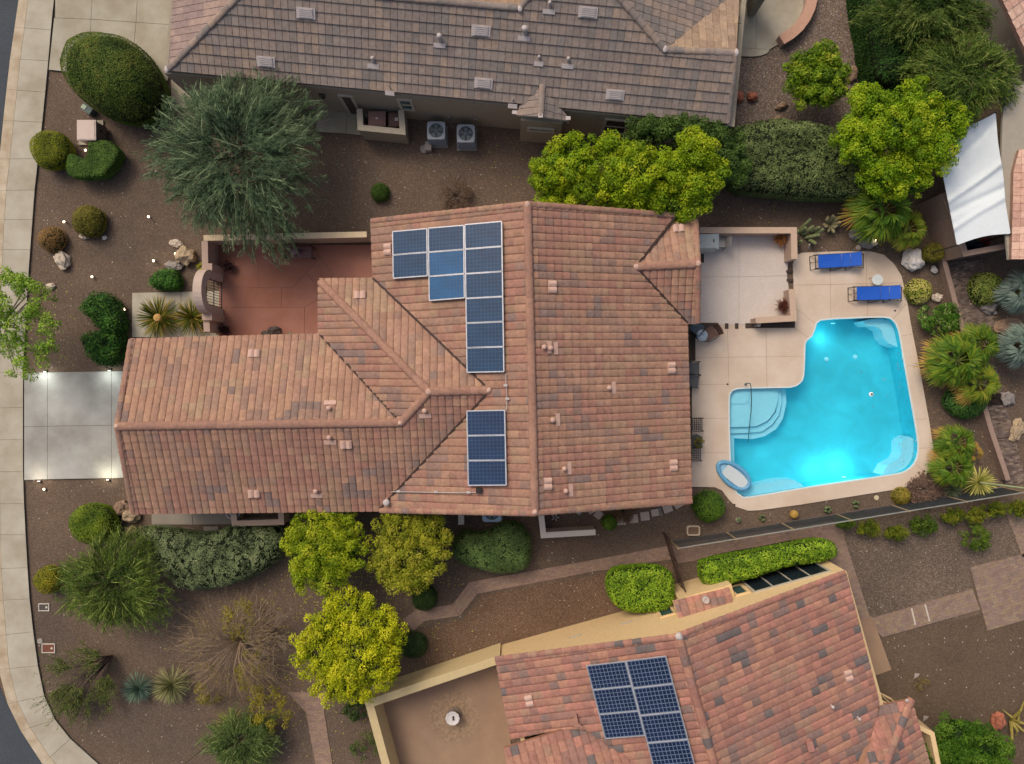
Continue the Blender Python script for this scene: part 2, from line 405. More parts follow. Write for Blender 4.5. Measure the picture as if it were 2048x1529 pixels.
def outline_shrub(name, label, poly_px, h, pal, group=None, cat='shrub', rnd_r=0.35, leaf=(0.05, 0.035), n=None, lump=0.05, lfreq=1.4, zref=None, core=rgb(34, 44, 22), smooth=4, gaps=0.0, gapf=2.2, mat_=None, fuzz=0.02, kind=None, sidepal=None, dens=1.0):
    """clipped shrub or hedge: rounded solid with the traced outline at its widest height, skinned in leaves"""
    zr = h*0.45 if zref is None else zref
    poly = np.array(smooth_loop(PXY(poly_px, zr), smooth)); c = poly.mean(axis=0)
    ext = poly.max(axis=0)-poly.min(axis=0); rr = min(rnd_r, 0.5*min(ext))
    A = poly; B = np.roll(poly, -1, axis=0)
    def sdist(P):
        d = np.full(len(P), 1e9); inside = np.zeros(len(P), bool)
        for a, b in zip(A, B):
            ab = b-a; L2 = max(1e-12, ab@ab); t = np.clip(((P-a)@ab)/L2, 0, 1)
            d = np.minimum(d, np.linalg.norm(P-(a+t[:, None]*ab), axis=1))
            cnd = ((a[1] > P[:, 1]) != (b[1] > P[:, 1]))
            xs = (b[0]-a[0])*(P[:, 1]-a[1])/(b[1]-a[1]+1e-12)+a[0]
            inside ^= cnd & (P[:, 0] < xs)
        return np.where(inside, d, -d)
    seed = (poly_px[0][0]*13+poly_px[0][1]*7) % 97
    def lumpz(P):
        return np.array([noise.noise(Vector((p[0]*lfreq, p[1]*lfreq, seed)))+0.5*noise.noise(Vector((p[0]*lfreq*2.7, p[1]*lfreq*2.7, seed+5))) for p in P])*lump*2
    area = 0.5*abs(np.sum(A[:, 0]*B[:, 1]-B[:, 0]*A[:, 1]))
    la = leaf[0]*leaf[1]*0.5
    N = n or int(dens*2.3*area/la*0.75)
    N = min(N, 60000)
    P = []; tot = 0; mn = poly.min(axis=0); ex = ext
    while tot < N:
        q = mn+RS.rand(N*2, 2)*ex; q = q[sdist(q) > 0]; P.append(q); tot += len(q)
        if len(q) == 0: break
    P = np.concatenate(P)[:N]; d = sdist(P)
    e = np.clip(1-d/rr, 0, 1); prof = np.sqrt(np.clip(1-e**2, 0, 1))
    lz = lumpz(P)
    if gaps > 0:
        g = np.array([noise.noise(Vector((p[0]*gapf, p[1]*gapf, seed+11)))*0.6+0.4*noise.noise(Vector((p[0]*gapf*3, p[1]*gapf*3, seed+3))) for p in P])
        keep = (np.abs(g) > gaps*0.16) | (RS.rand(len(P)) < 0.12)
        P, d, e, prof, lz = P[keep], d[keep], e[keep], prof[keep], lz[keep]
    hb = max(h-rr*1.1, h*0.35); Z = hb+(h-hb)*prof+lz+RS.normal(size=len(P))*fuzz
    # outward normal on the rounded rim
    eps = 0.03; gx = (sdist(P+[eps, 0])-sdist(P-[eps, 0]))/(2*eps); gy = (sdist(P+[0, eps])-sdist(P-[0, eps]))/(2*eps)
    nn = np.stack([-gx*e, -gy*e, prof+0.15], axis=1)+RS.normal(size=(len(P), 3))*0.35
    s_ = 0.7+0.6*RS.rand(len(P)); lb = LB()
    w = 0.5+lz/max(lump*2, 1e-3)*0.5+RS.normal(size=len(P))*0.22
    lb.leaves(np.column_stack([P, Z]), nn, leaf[0]*s_, leaf[1]*s_, mixc(pal, len(P), w))
    # sides
    seg = np.linalg.norm(B-A, axis=1); per_ = seg.sum(); M_ = min(20000, int(dens*2.0*per_*hb/la*0.6))
    idx = RS.choice(len(A), M_, p=seg/per_); t = RS.rand(M_)[:, None]; q = A[idx]*(1-t)+B[idx]*t
    ccw = np.sum(A[:, 0]*B[:, 1]-B[:, 0]*A[:, 1]) > 0
    ed = (B-A)[idx]/seg[idx][:, None]; on = np.stack([ed[:, 1], -ed[:, 0]], axis=1)*(1 if ccw else -1)
    zz = RS.rand(M_)*hb*1.05; taper = -(1-zz/hb)**2*0.22*min(1, h)
    q = q+on*(taper[:, None]+RS.normal(size=(M_, 1))*fuzz)
    s_ = 0.7+0.6*RS.rand(M_)
    lb.leaves(np.column_stack([q, zz]), np.column_stack([on, np.full(M_, 0.25)])+RS.normal(size=(M_, 3))*0.35, leaf[0]*s_, leaf[1]*s_, mixc(sidepal or pal, M_, 0.35+RS.normal(size=M_)*0.2))
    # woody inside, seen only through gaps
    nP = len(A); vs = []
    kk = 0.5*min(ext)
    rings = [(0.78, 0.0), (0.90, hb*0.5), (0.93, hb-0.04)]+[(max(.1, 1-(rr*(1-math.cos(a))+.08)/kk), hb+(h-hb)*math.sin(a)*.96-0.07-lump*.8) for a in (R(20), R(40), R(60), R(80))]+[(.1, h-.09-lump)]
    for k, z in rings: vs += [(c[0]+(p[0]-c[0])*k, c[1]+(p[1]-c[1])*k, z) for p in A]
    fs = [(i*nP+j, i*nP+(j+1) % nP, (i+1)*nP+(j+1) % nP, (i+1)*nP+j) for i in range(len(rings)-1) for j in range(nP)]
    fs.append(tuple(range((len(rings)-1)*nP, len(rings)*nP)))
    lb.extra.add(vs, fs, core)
    b0 = (float(c[0]), float(c[1]), 0)
    o = lb.build(name, mat_ or LEAFD, None, b0)
    return tag(o, label, cat, group, kind)
def ball_shrub(name, label, x, y, r, h, pal, group=None, ry=None, **kw):
    ry = ry or r; n = 12; sd_ = (x*3+y) % 10
    pts = [(x+r*math.cos(2*math.pi*i/n)*(1+0.04*math.sin(i*2.1+sd_)), y+ry*math.sin(2*math.pi*i/n)*(1+0.04*math.cos(i*1.7+sd_))) for i in range(n)]
    kw.setdefault('rnd_r', 0.9*min(r, ry)*S); kw.setdefault('smooth', 2)
    return outline_shrub(name, label, pts, h, pal, group, **kw)
def loose_shrub(name, label, x, y, r, h, pal, group=None, ry=None, leaf=(0.07, 0.045), nclump=30, rclump=0.16, per=60, cat='shrub', stems=True, **kw):
    ry = ry or r; z = h*0.5; p = W(x, y, z); k = S*(H-z)/H
    t = thing(name, label, cat, (p.x, p.y, 0), group=group)
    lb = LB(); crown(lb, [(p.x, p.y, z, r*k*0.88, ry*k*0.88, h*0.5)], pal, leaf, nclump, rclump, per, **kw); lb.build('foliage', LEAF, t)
    mb = MB()
    for i in range(7):
        a = i*0.9+rnd.random(); mb.tube([(p.x, p.y, 0), (p.x+0.35*r*k*math.cos(a), p.y+0.35*r*k*math.sin(a), h*0.35), (p.x+0.7*r*k*math.cos(a), p.y+0.7*r*k*math.sin(a), h*0.65)], [0.02, 0.015, 0.006], n=5)
    mb.build('stem', BARK, t)
    return t
def feathery(name, label, base, x, y, z, rpx, h, pal, group=None, nb=260, nl=90, leaf=(0.16, 0.022), ry=None, droop=0.35, cat='tree', r0=0.12, bias=None, bark=None, twig=0.008, layer=0.5, inner=True, sub=5):
    """fine-leaved desert tree: many arching sprays of narrow leaflets"""
    b0 = W(base[0], base[1]); t = thing(name, label, cat, b0, group=group)
    c = np.array(W(x, y, z)); k = S*(H-z)/H; rx = rpx*k; ry_ = (ry or rpx)*k
    lb = LB(); tw = MB(); strand_a, strand_d, strand_l = [], [], []
    for i in range(nb):
        a = RS.rand()*2*math.pi; f = 0.45+0.55*math.sqrt(RS.rand()); f *= 1+0.16*math.sin(a*3+x)+0.08*math.sin(a*7+y)
        lift = (1-f)*0.9+RS.rand()*0.25
        s0 = c+np.array([RS.normal()*rx*0.16, RS.normal()*ry_*0.16, -h*0.25])
        end = c+np.array([math.cos(a)*rx*f, math.sin(a)*ry_*f, h*(lift-0.35)])
        mid = (s0+end)/2+np.array([0, 0, h*(0.35+0.2*RS.rand())])
        end[2] -= droop*f*RS.rand()
        side = np.array([-math.sin(a), math.cos(a), 0])
        if i < 46: tw.tube([s0, (s0*.25+mid*.5+end*.25), end], [0.03, 0.018, twig*0.5], n=5)
        hue = RS.rand()
        for q in range(sub):
            # each spray forks off the main branch
            st = 0.25+0.7*RS.rand(); p0 = s0*(1-st)**2+mid*2*st*(1-st)+end*st*st
            dir_ = (end-s0)/np.linalg.norm(end-s0)*1.0+side*RS.normal()*0.38+np.array([0, 0, RS.normal()*0.2+0.12])
            dir_ /= np.linalg.norm(dir_); Ls = (0.32+0.38*RS.rand())*rx*0.42*(1.2-0.4*st)
            m_ = nl//sub; u = RS.rand(m_)
            pp = p0+dir_*(u*Ls)[:, None]+RS.normal(size=(m_, 3))*0.028*(1+u[:, None])
            if q == 0 and i % 2 == 0: strand_a.append(p0); strand_d.append(dir_); strand_l.append(Ls*1.15)
            pp[:, 2] -= (u**2)*Ls*0.28
            tt = dir_+RS.normal(size=(m_, 3))*0.26; tt[:, 2] -= u*0.3
            nn = np.array([0, 0, 1.0])+RS.normal(size=(m_, 3))*0.5
            s_ = 0.6+0.8*RS.rand(m_)
            lb.leaves(pp, nn, leaf[0]*s_, leaf[1]*s_, mixc(pal, m_, hue*0.5+0.3*u+RS.rand(m_)*0.25), t=tt)
    strip_blades(lb, np.array(strand_a)+[0, 0, .04], np.array(strand_d), np.array(strand_l), .022, .2, [pal[-1], tuple(min(1, q*1.5) for q in pal[-1])], 3)
    if inner:
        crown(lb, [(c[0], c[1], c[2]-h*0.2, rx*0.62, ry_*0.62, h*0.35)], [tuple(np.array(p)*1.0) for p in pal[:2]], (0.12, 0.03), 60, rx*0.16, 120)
    lb.build('crown', LEAF, t)
    tr = MB(); limbs(tr, b0, [(c[0]+math.cos(q*1.05)*rx*0.4, c[1]+math.sin(q*1.05)*ry_*0.4, c[2]) for q in range(6)], r0=r0, fork=0.35)
    tt_ = tr.build('trunk', bark or BARK, t); tw.build('branch', bark or BARK, tt_)
    return t
def strip_blades(lb, pts0, dirs, L, w, droop, pal, seg=3, hue=None):
    """tapered ribbons from pts0 along dirs with gravity droop"""
    N = len(pts0); d = dirs/np.linalg.norm(dirs, axis=1)[:, None]
    side = np.cross(d, np.array([0, 0, 1.0])); ln = np.linalg.norm(side, axis=1)[:, None]; side = side/np.maximum(ln, 1e-6)
    L = np.broadcast_to(L, (N,)); w = np.broadcast_to(w, (N,)); colr = mixc(pal, N, hue)
    prev = pts0; pw = w*0.7
    for k in range(1, seg+1):
        u = k/seg; p = pts0+d*(L*u)[:, None]; p = p.copy(); p[:, 2] -= droop*L*u*u
        nw = w*(1-u**1.6)*0.95+0.002 if k == seg else w*(1-0.5*(u-0.4)**2)
        q = np.stack([prev-side*pw[:, None]/2, prev+side*pw[:, None]/2, p+side*nw[:, None]/2, p-side*nw[:, None]/2], axis=1)
        lb.V.append(q[:, ::-1]); lb.C.append(colr*(0.92+0.16*u)); prev = p; pw = nw
def rosette(name, label, x, y, rpx, h, pal, n=110, w=0.035, group=None, cat='yucca', elmin=-5, elmax=80, stalk=None, droop=0.08, z0=0.1, tipc=None, dead=0.0, base=None):
    p = W(x, y, h*0.4); k = S*(H-h*0.4)/H; L = rpx*k
    t = thing(name, label, cat, (p.x, p.y, 0), group=group)
    lb = LB(); i = np.arange(n); az = i*2.39996+RS.normal(size=n)*0.12
    el = np.radians(elmin+(elmax-elmin)*((i+0.5)/n)**1.25)
    d = np.stack([np.cos(az)*np.cos(el), np.sin(az)*np.cos(el), np.sin(el)], axis=1)
    st = np.tile(np.array([p.x, p.y, z0+h*0.25]), (n, 1))+d*0.04
    LL = L*(0.85+0.25*RS.rand(n))
    strip_blades(lb, st, d, LL, w, droop, pal, 4, hue=RS.rand(n))
    if dead > 0:
        m_ = int(n*dead); az = RS.rand(m_)*6.28; el = np.radians(RS.uniform(-40, -5, m_))
        d = np.stack([np.cos(az)*np.cos(el), np.sin(az)*np.cos(el), np.sin(el)], axis=1)
        strip_blades(lb, np.tile(np.array([p.x, p.y, z0+h*0.25]), (m_, 1)), d, L*0.8, w, 0.1, [rgb(170, 140, 90), rgb(130, 105, 70)], 3)
    lb.build('leaves', LEAF, t)
    mb = MB(); mb.tube([(p.x, p.y, 0), (p.x, p.y, z0+h*0.25+0.05)], [0.09, 0.06], n=8); mb.build('stem', BARK, t)
    return t
def fan_palm(name, label, x, y, rpx, h, pal, group=None, nf=22, cat='palm', frond=None, old=0.2, lean=(0, 0)):
    """fan palm: trunk, petioles, pleated fans split into drooping strips"""
    p = W(x, y, h); k = S*(H-h)/H; Rr = rpx*k
    t = thing(name, label, cat, (p.x+lean[0], p.y+lean[1], 0), group=group)
    lb = LB(); pet = MB()
    for i in range(nf):
        az = i*2.39996+RS.normal()*0.15; u = (i+0.5)/nf; el = math.radians(-38+108*u)
        d = np.array([math.cos(az)*math.cos(el), math.sin(az)*math.cos(el), math.sin(el)])
        pl = Rr*(0.42+0.1*RS.rand())*(1.0-0.25*max(0, u-0.6)); a0 = np.array([p.x, p.y, h])
        a1 = a0+d*pl; a1[2] -= 0.1*pl
        pet.tube([a0, (a0+a1)/2+np.array([0, 0, 0.04]), a1], [0.018, 0.014, 0.01], n=4)
        ns = 30; fa = np.linspace(-1.6, 1.6, ns)
        side = np.cross(d, [0, 0, 1]); side /= np.linalg.norm(side)+1e-9; upv = np.cross(side, d)
        dd = np.cos(fa)[:, None]*d+np.sin(fa)[:, None]*side+upv*(-0.10*np.abs(fa)[:, None]); dd += RS.normal(size=dd.shape)*0.05
        L = Rr*0.58*(1-0.12*np.abs(fa))*(0.9+0.2*RS.rand(ns))
        hue = np.clip((0.0 if u > old else 0.55)+RS.rand(ns)*0.45+(1-u)*0.2, 0, 1)
        strip_blades(lb, np.tile(a1, (ns, 1)), dd, L, Rr*0.042, 0.55, pal, 4, hue=hue)
    lb.build('fronds', LEAF, t)
    mb = MB(); q = Vector((p.x, p.y, h)); b = Vector((p.x+lean[0], p.y+lean[1], 0))
    mb.tube([b, b.lerp(q, .3), b.lerp(q, .7), q], [0.19, 0.15, 0.14, 0.10], n=10); tr = mb.build('trunk', BARK, t); pet.build('petiole', mat('petiole', rgb(110, 120, 50)), tr)
    return t
def twiggy(name, label, x, y, rpx, h, n=60, m=None, leafpal=None, group=None, cat='shrub', ry=None, seed=1, fork=4, th=0.012, az0=0, az1=6.283, base=None, droop=0.25, nleaf=30, leaf=(0.06, 0.03)):
    """mostly bare shrub: long arching twigs that fork"""
    r_ = random.Random(seed); z = h*0.45; p = W(x, y, z); k = S*(H-z)/H; Rx = rpx*k; Ry = (ry or rpx)*k
    b = W(*base) if base else Vector((p.x, p.y, 0)); t = thing(name, label, cat, (b.x, b.y, 0), group=group); mb = MB(); lb = LB()
    for i in range(n):
        a = r_.uniform(az0, az1); f = r_.uniform(0.55, 1.0)
        e = Vector((p.x+math.cos(a)*Rx*f, p.y+math.sin(a)*Ry*f, h*(1-f*0.6)*r_.uniform(.7, 1.1))); s0 = Vector((b.x, b.y, 0.1))
        m1 = s0.lerp(e, 0.4)+Vector((r_.uniform(-.1, .1), r_.uniform(-.1, .1), h*0.45)); m2 = s0.lerp(e, 0.75)+Vector((r_.uniform(-.12, .12), r_.uniform(-.12, .12), h*0.38))
        e.z -= droop*r_.random()
        mb.tube([s0, m1, m2, e], [th*1.6, th, th*0.7, th*0.35], n=4, caps=False)
        for j in range(fork):
            u = r_.uniform(0.3, 0.9); q = m1.lerp(m2, min(1, u*1.3)) if u < 0.7 else m2.lerp(e, (u-0.7)/0.3)
            dv = (e-s0).normalized()+Vector((r_.uniform(-.8, .8), r_.uniform(-.8, .8), r_.uniform(-.2, .35)))
            e2 = q+dv*r_.uniform(.15, .42)*Rx; mm = q.lerp(e2, .5)+Vector((0, 0, 0.05))
            mb.tube([q, mm, e2], [th*0.6, th*0.45, th*0.2], n=3, caps=False)
            if leafpal:
                c_ = np.array(q)+np.outer(RS.rand(nleaf), np.array(e2-q))+RS.normal(size=(nleaf, 3))*0.05
                s_ = .6+.8*RS.rand(nleaf); lb.leaves(c_, np.array([0, 0, 1])+RS.normal(size=(nleaf, 3))*.5, leaf[0]*s_, leaf[1]*s_, mixc(leafpal, nleaf))
    mb.build('branches', m or DRYBARK, t)
    if leafpal: lb.build('foliage', LEAF, t)
    return t
# ================= THE SETTING: ground, street, paving
def kgrav(k): return [rgb(*v, k) for v in ((108, 93, 81), (115, 100, 87), (121, 105, 92), (128, 112, 98), (144, 128, 114))]
GRAVEL = speckle('gravel', kgrav(0.66), 26, (0.80, 0.79, 0.80), (1.16, 1.09, 1.0), 0.22, 0.3, white=0.012)
GRAVEL_R = speckle('red_gravel', [rgb(*v, 0.6) for v in ((112, 92, 76), (122, 101, 84), (130, 109, 92), (140, 120, 102), (156, 138, 120))], 26, (0.9, 0.82, 0.76), (1.12, 1.02, 0.95), 0.3, 0.5, white=0.02)
GRAVEL_L = speckle('pale_gravel', [rgb(*v, 0.62) for v in ((112, 97, 88), (126, 110, 99), (138, 121, 109), (152, 136, 124), (182, 168, 154))], 24, (0.92, 0.9, 0.9), (1.08, 1.06, 1.05), 0.2, 0.6, white=0.05)
ASPH = speckle('asphalt', [rgb(*v) for v in ((60, 66, 72), (72, 78, 84), (84, 90, 94))], 60, (0.9, 0.9, 0.92), (1.1, 1.1, 1.1), 0.4, 0.3)
def concrete(name, c, stain=0.16, scale=0.7, warm=None):
    m, n, l, b = nodes(name); b.inputs['Roughness'].default_value = 0.88
    tc = n.new('ShaderNodeTexCoord')
    a = n.new('ShaderNodeTexNoise'); a.inputs['Scale'].default_value = scale; a.inputs['Detail'].default_value = 8; a.inputs['Roughness'].default_value = 0.62
    l.new(tc.outputs['Object'], a.inputs['Vector'])
    rp = n.new('ShaderNodeValToRGB'); e = rp.color_ramp.elements; e[0].position = 0.32; e[1].position = 0.68
    w = warm or c
    e[0].color = (*[x*(1-stain) for x in w], 1); e[1].color = (*[x*(1+stain*0.6) for x in c], 1)
    l.new(a.outputs['Fac'], rp.inputs[0])
    f = n.new('ShaderNodeTexNoise'); f.inputs['Scale'].default_value = 45; f.inputs['Detail'].default_value = 3; l.new(tc.outputs['Object'], f.inputs['Vector'])
    mr = n.new('ShaderNodeMapRange'); mr.inputs[1].default_value = 0.3; mr.inputs[2].default_value = 0.7; mr.inputs[3].default_value = 0.93; mr.inputs[4].default_value = 1.07; l.new(f.outputs['Fac'], mr.inputs[0])
    mx = n.new('ShaderNodeVectorMath'); mx.operation = 'SCALE'; l.new(rp.outputs[0], mx.inputs[0]); l.new(mr.outputs[0], mx.inputs['Scale'])
    l.new(mx.outputs[0], b.inputs['Base Color'])
    bp = n.new('ShaderNodeBump'); bp.inputs['Strength'].default_value = 0.15; bp.inputs['Distance'].default_value = 0.01; l.new(f.outputs['Fac'], bp.inputs['Height']); l.new(bp.outputs[0], b.inputs['Normal'])
    return m
CONC = concrete('concrete', rgb(176, 170, 154), 0.15, warm=rgb(168, 158, 138))
CONC2 = concrete('driveway_concrete', rgb(164, 164, 158), 0.22, 0.55, warm=rgb(152, 150, 142))
CONC3 = concrete('neighbour_concrete', rgb(166, 160, 144), 0.15, warm=rgb(158, 148, 126))
TERRA = concrete('terracotta_concrete', rgb(152, 106, 92), 0.14, 0.35, warm=rgb(142, 90, 70))
TAN = concrete('tan_deck', rgb(206, 190, 173), 0.12, 0.45, warm=rgb(204, 181, 158))
AGG = speckle('exposed_aggregate', [rgb(*v) for v in ((196, 184, 174), (200, 189, 180), (203, 193, 184), (206, 197, 189))], 30, (0.94, 0.92, 0.9), (1.04, 1.03, 1.03), 0.3, 0.2)
COURT = concrete('clay_courtyard', rgb(154, 128, 102), 0.18, 0.3, warm=rgb(144, 116, 98))
DIRT = mat('dark_soil', rgb(70, 58, 50), 0.95, var=0.25, scale=12, bump=0.6)
JOINT = mat('joint', rgb(92, 86, 78), 0.95, var=0.1)
WHITEP = mat('white_stucco', rgb(196, 184, 172), 0.85, var=0.06, bump=0.3)
# pool outlines, traced at water level / deck level
POOL = [(1640,640),(1700,636),(1765,634),(1785,640),(1797,660),(1806,710),(1820,790),(1834,870),(1836,905),(1828,928),(1811,943),(1785,950),(1700,963),(1600,978),(1500,995),(1482,993),(1468,980),(1461,950),(1458,880),(1457,800),(1461,785),(1474,777),(1530,775),(1580,774),(1598,766),(1606,750),(1608,700),(1609,688),(1613,680),(1623,671),(1629,655)]
DECK = [(1384,645),(1500,645),(1590,640),(1587,560),(1586,530),(1590,512),(1604,506),(1680,503),(1740,503),(1768,510),(1788,528),(1803,552),(1812,590),(1822,650),(1840,740),(1858,840),(1867,895),(1867,915),(1860,938),(1846,958),(1826,971),(1800,978),(1700,994),(1600,1010),(1520,1021),(1496,1022),(1472,1014),(1457,999),(1445,982),(1430,975),(1384,974)]
poolxy = smooth_loop(PXY(POOL, 0.02), 2)
deckxy = PXY(DECK, 0.06)
# ground sheet with the pool hole
mb = MB(); big = 260
mb.prism([(-big, -big), (big, -big), (big, big), (-big, big)], 0, 0, holes=[poolxy], bottom=False)
tag(mb.build('ground', GRAVEL), kind='structure')
def sheet(name, pts, z, m, z0=None, kind='structure', ref=None):
    b = MB(); b.prism(PXY(pts, ref if ref is not None else z), z if z0 is None else z0, z, bottom=False)
    return tag(b.build(name, m), kind=kind)
def slabs(name, quads, z, m, gap=0.012, z0=-0.02, bed=True):
    """concrete poured in panels with open joints, in one mesh; the joints show the darker bed below"""
    b = MB()
    for q in quads: b.prism(inset(PXY(q, z), gap), z0, z, bottom=False)
    o = tag(b.build(name, m), kind='structure')
    if bed:
        b = MB()
        for q in quads: b.prism(inset(PXY(q, z), gap*.5), z0, z-0.012, bottom=False)
        tag(b.build(name+'_joints', JOINT), kind='structure')
    return o
# street (lower than the kerb by 0.12: the ground sheet stops being seen under it)
KO = [(60,-160),(37,0),(18,130),(0,300),(-12,420),(-18,600),(-19,900),(-17,1150),(-6,1300),(0,1375),(15,1408),(40,1460),(85,1529),(130,1580),(200,1640)]
KI = [(126,-160),(107,0),(95,140),(82,270),(70,370),(56,560),(46,745),(46,960),(50,1050),(56,1150),(60,1210),(72,1310),(85,1385),(110,1440),(150,1490),(197,1529),(250,1565),(320,1610)]
sheet('street', [(-700,-400)]+[(-300,-400),(60,-400)]+KO+[(260,1900),(-700,1900)], 0.012, ASPH)
mbk = MB()
def interp(path, y):
    for (x0, y0), (x1, y1) in zip(path, path[1:]):
        if y0 <= y <= y1: return (x0+(x1-x0)*(y-y0)/max(1e-6, (y1-y0)), y)
    return path[-1]
ys_i = [-100,-35,60,122,185,245,318,380,440,500,562,624,686,745,815,880,944,1008,1070,1136,1198,1264,1332,1392,1440,1478,1529,1575]
ys_o = [-100,-35,55,118,179,241,318,382,440,500,562,624,686,745,817,880,944,1008,1070,1138,1202,1272,1340,1408,1462,1529,1580,1630]
side_q = []; gut_q = []
for a in range(len(ys_i)-1):
    i0, i1 = interp(KI, ys_i[a]), interp(KI, ys_i[a+1]); o0, o1 = interp(KO, ys_o[a]), interp(KO, ys_o[a+1])
    g0 = (o0[0]+(i0[0]-o0[0])*0.27, o0[1]+(i0[1]-o0[1])*0.27); g1 = (o1[0]+(i1[0]-o1[0])*0.27, o1[1]+(i1[1]-o1[1])*0.27)
    side_q.append([g0, i0, i1, g1]); gut_q.append([o0, g0, g1, o1])
slabs('sidewalk', side_q, 0.10, CONC, 0.007, z0=0.0)
slabs('kerb', gut_q, 0.09, concrete('kerb_concrete', rgb(184, 172, 150), 0.2, 1.2, warm=rgb(176, 154, 124)), 0.004, z0=0.0)
# neighbour's driveway, top left
slabs('neighbour_driveway', [[(110,-100),(190,-100),(182,39),(110,36)],[(190,-100),(280,-100),(272,45),(182,39)],[(280,-100),(352,-100),(345,50),(272,45)],
      [(108,36),(182,39),(176,148),(97,140)],[(182,39),(272,45),(262,155),(176,148)],[(272,45),(345,50),(336,162),(262,155)],[(352,-100),(430,-100),(430,60),(345,50)]], 0.10, CONC3, 0.008)
slabs('side_walk_slab', [[(342,158),(378,160),(395,218),(342,216)],[(632,218),(694,224),(692,268),(632,264)],[(694,224),(735,227),(733,272),(692,268)]], 0.08, CONC3, 0.008)
# main driveway
slabs('driveway', [[(48,746),(95,745),(95,853),(48,854)],[(95,745),(223,743),(223,851),(95,853)],[(223,743),(300,742),(300,849),(223,851)],
      [(48,854),(95,853),(95,959),(48,961)],[(95,853),(223,851),(223,957),(95,959)],[(223,851),(300,849),(300,955),(223,957)]], 0.11, CONC2, 0.007)
slabs('front_walk', [[(264,586),(362,584),(362,675),(264,675)],[(362,584),(445,582),(445,675),(362,675)]], 0.08, CONC, 0.008)
# courtyard floor with scored pattern
slabs('courtyard_floor', [[(438,490),(516,490),(516,576),(438,576)],[(516,490),(620,490),(640,515),(585,576),(516,576)],[(620,490),(760,490),(760,560),(675,560),(640,515)],
      [(438,576),(563,576),(563,615),(438,615)],[(563,576),(585,576),(612,546),(650,590),(609,615),(563,615)],[(612,546),(640,515),(675,560),(700,590),(650,590)],[(438,615),(609,615),(609,690),(438,690)],[(609,615),(650,590),(700,590),(700,690),(609,690)]], 0.09, TERRA, 0.005)
# pool deck (tan) + joints
mb = MB(); mb.prism(deckxy, 0.0, 0.06, holes=[poolxy], bottom=False)
tag(mb.build('pool_deck', TAN), kind='structure')
def joints(name, segs, z, w=0.014, m=None):
    b = MB()
    for (x0, y0, x1, y1) in segs:
        a, c = W(x0, y0, z), W(x1, y1, z); b.bar((a.x, a.y, z), (c.x, c.y, z), w, 0.006)
    return tag(b.build(name, m or JOINT), kind='structure')
joints('deck_joints', [(1588,571,1808,566),(1659,504,1662,634),(1732,504,1735,634),(1384,716,1606,713),(1455,658,1458,775),(1532,657,1534,775),(1384,838,1457,837),(1396,906,1457,906),(1454,769,1384,770),
      (1590,616,1630,647),(1590,657,1617,676),(1784,641,1813,607),(1799,673,1825,669),(1812,733,1838,730),(1830,839,1855,838),(1837,897,1864,896),(1833,930,1849,945)], 0.062, 0.012, mat('deck_joint', rgb(150, 122, 100)))
slabs('patio', [[(1384,462),(1478,462),(1478,554),(1384,555)],[(1478,462),(1582,462),(1574,552),(1478,554)],[(1384,555),(1478,554),(1478,650),(1384,650)],[(1478,554),(1574,552),(1588,645),(1478,650)]], 0.075, AGG, 0.005)
# dark planting strips and drain slots in the paving
b = MB()
for q in ([(1400,646),(1436,646),(1436,658),(1400,658)],[(1450,647),(1457,647),(1457,658),(1450,658)],[(1470,647),(1477,647),(1477,658),(1470,658)],[(1491,647),(1590,642),(1590,656),(1491,657)],
          [(1572,541),(1586,541),(1586,546),(1572,546)],[(1573,558),(1587,558),(1587,564),(1573,564)],[(1585,585),(1589,585),(1590,645),(1586,645)],[(1399,508),(1408,508),(1408,526),(1399,526)],[(1384,656),(1391,656),(1391,722),(1384,722)],[(1397,467),(1413,467),(1413,470),(1397,470)]):
    b.prism(PXY(q, 0.08), 0.05, 0.082, bottom=False)
tag(b.build('planting_strip', DIRT), kind='structure')
# paver material: small blocks, colours per block
def pavers(name, quad, z, pal, bl=0.21, bw=0.105, seed=3, rot=None, jit=0.12):
    """quad strips of individual blocks laid in running bond inside a convex polygon"""
    P = PXY(quad, z); r_ = random.Random(seed)
    a = Vector(P[0]); e = (Vector(P[1])-a).normalized()
    if rot is not None: e = Vector((math.cos(rot), math.sin(rot)))
    f = Vector((-e.y, e.x)); us = [(Vector(p)-a).dot(e) for p in P]; vs = [(Vector(p)-a).dot(f) for p in P]
    area = sum(P[i][0]*P[(i+1) % len(P)][1]-P[(i+1) % len(P)][0]*P[i][1] for i in range(len(P)))
    Q = P if area > 0 else P[::-1]
    def ins(p): return all((Q[(i+1) % len(Q)][0]-Q[i][0])*(p.y-Q[i][1])-(Q[(i+1) % len(Q)][1]-Q[i][1])*(p.x-Q[i][0]) > -0.03 for i in range(len(Q)))
    mb_ = MB(); v = min(vs); row = 0
    while v < max(vs):
        u = min(us)-(row % 2)*bl/2
        while u < max(us):
            c = a+e*(u+bl/2)+f*(v+bw/2)
            if True:
                k = r_.choice(pal); j = r_.uniform(1-jit, 1+jit)
                pts = [a+e*(u+0.003)+f*(v+0.003), a+e*(u+bl-0.003)+f*(v+0.003), a+e*(u+bl-0.003)+f*(v+bw-0.003), a+e*(u+0.003)+f*(v+bw-0.003)]
                q = clip([(p.x, p.y, z) for p in pts], Q)
                if q and len(q) > 2:
                    nq = len(q); mb_.add(list(q)+[(p[0], p[1], 0.0) for p in q], [tuple(range(nq))]+[(i, nq+i, nq+(i+1) % nq, (i+1) % nq) for i in range(nq)], tuple(x*j for x in k))
            u += bl
        v += bw; row += 1
    return mb_
PAVE = attr_mat('paver', 0.9, 0.12, 8, bump=0.3)
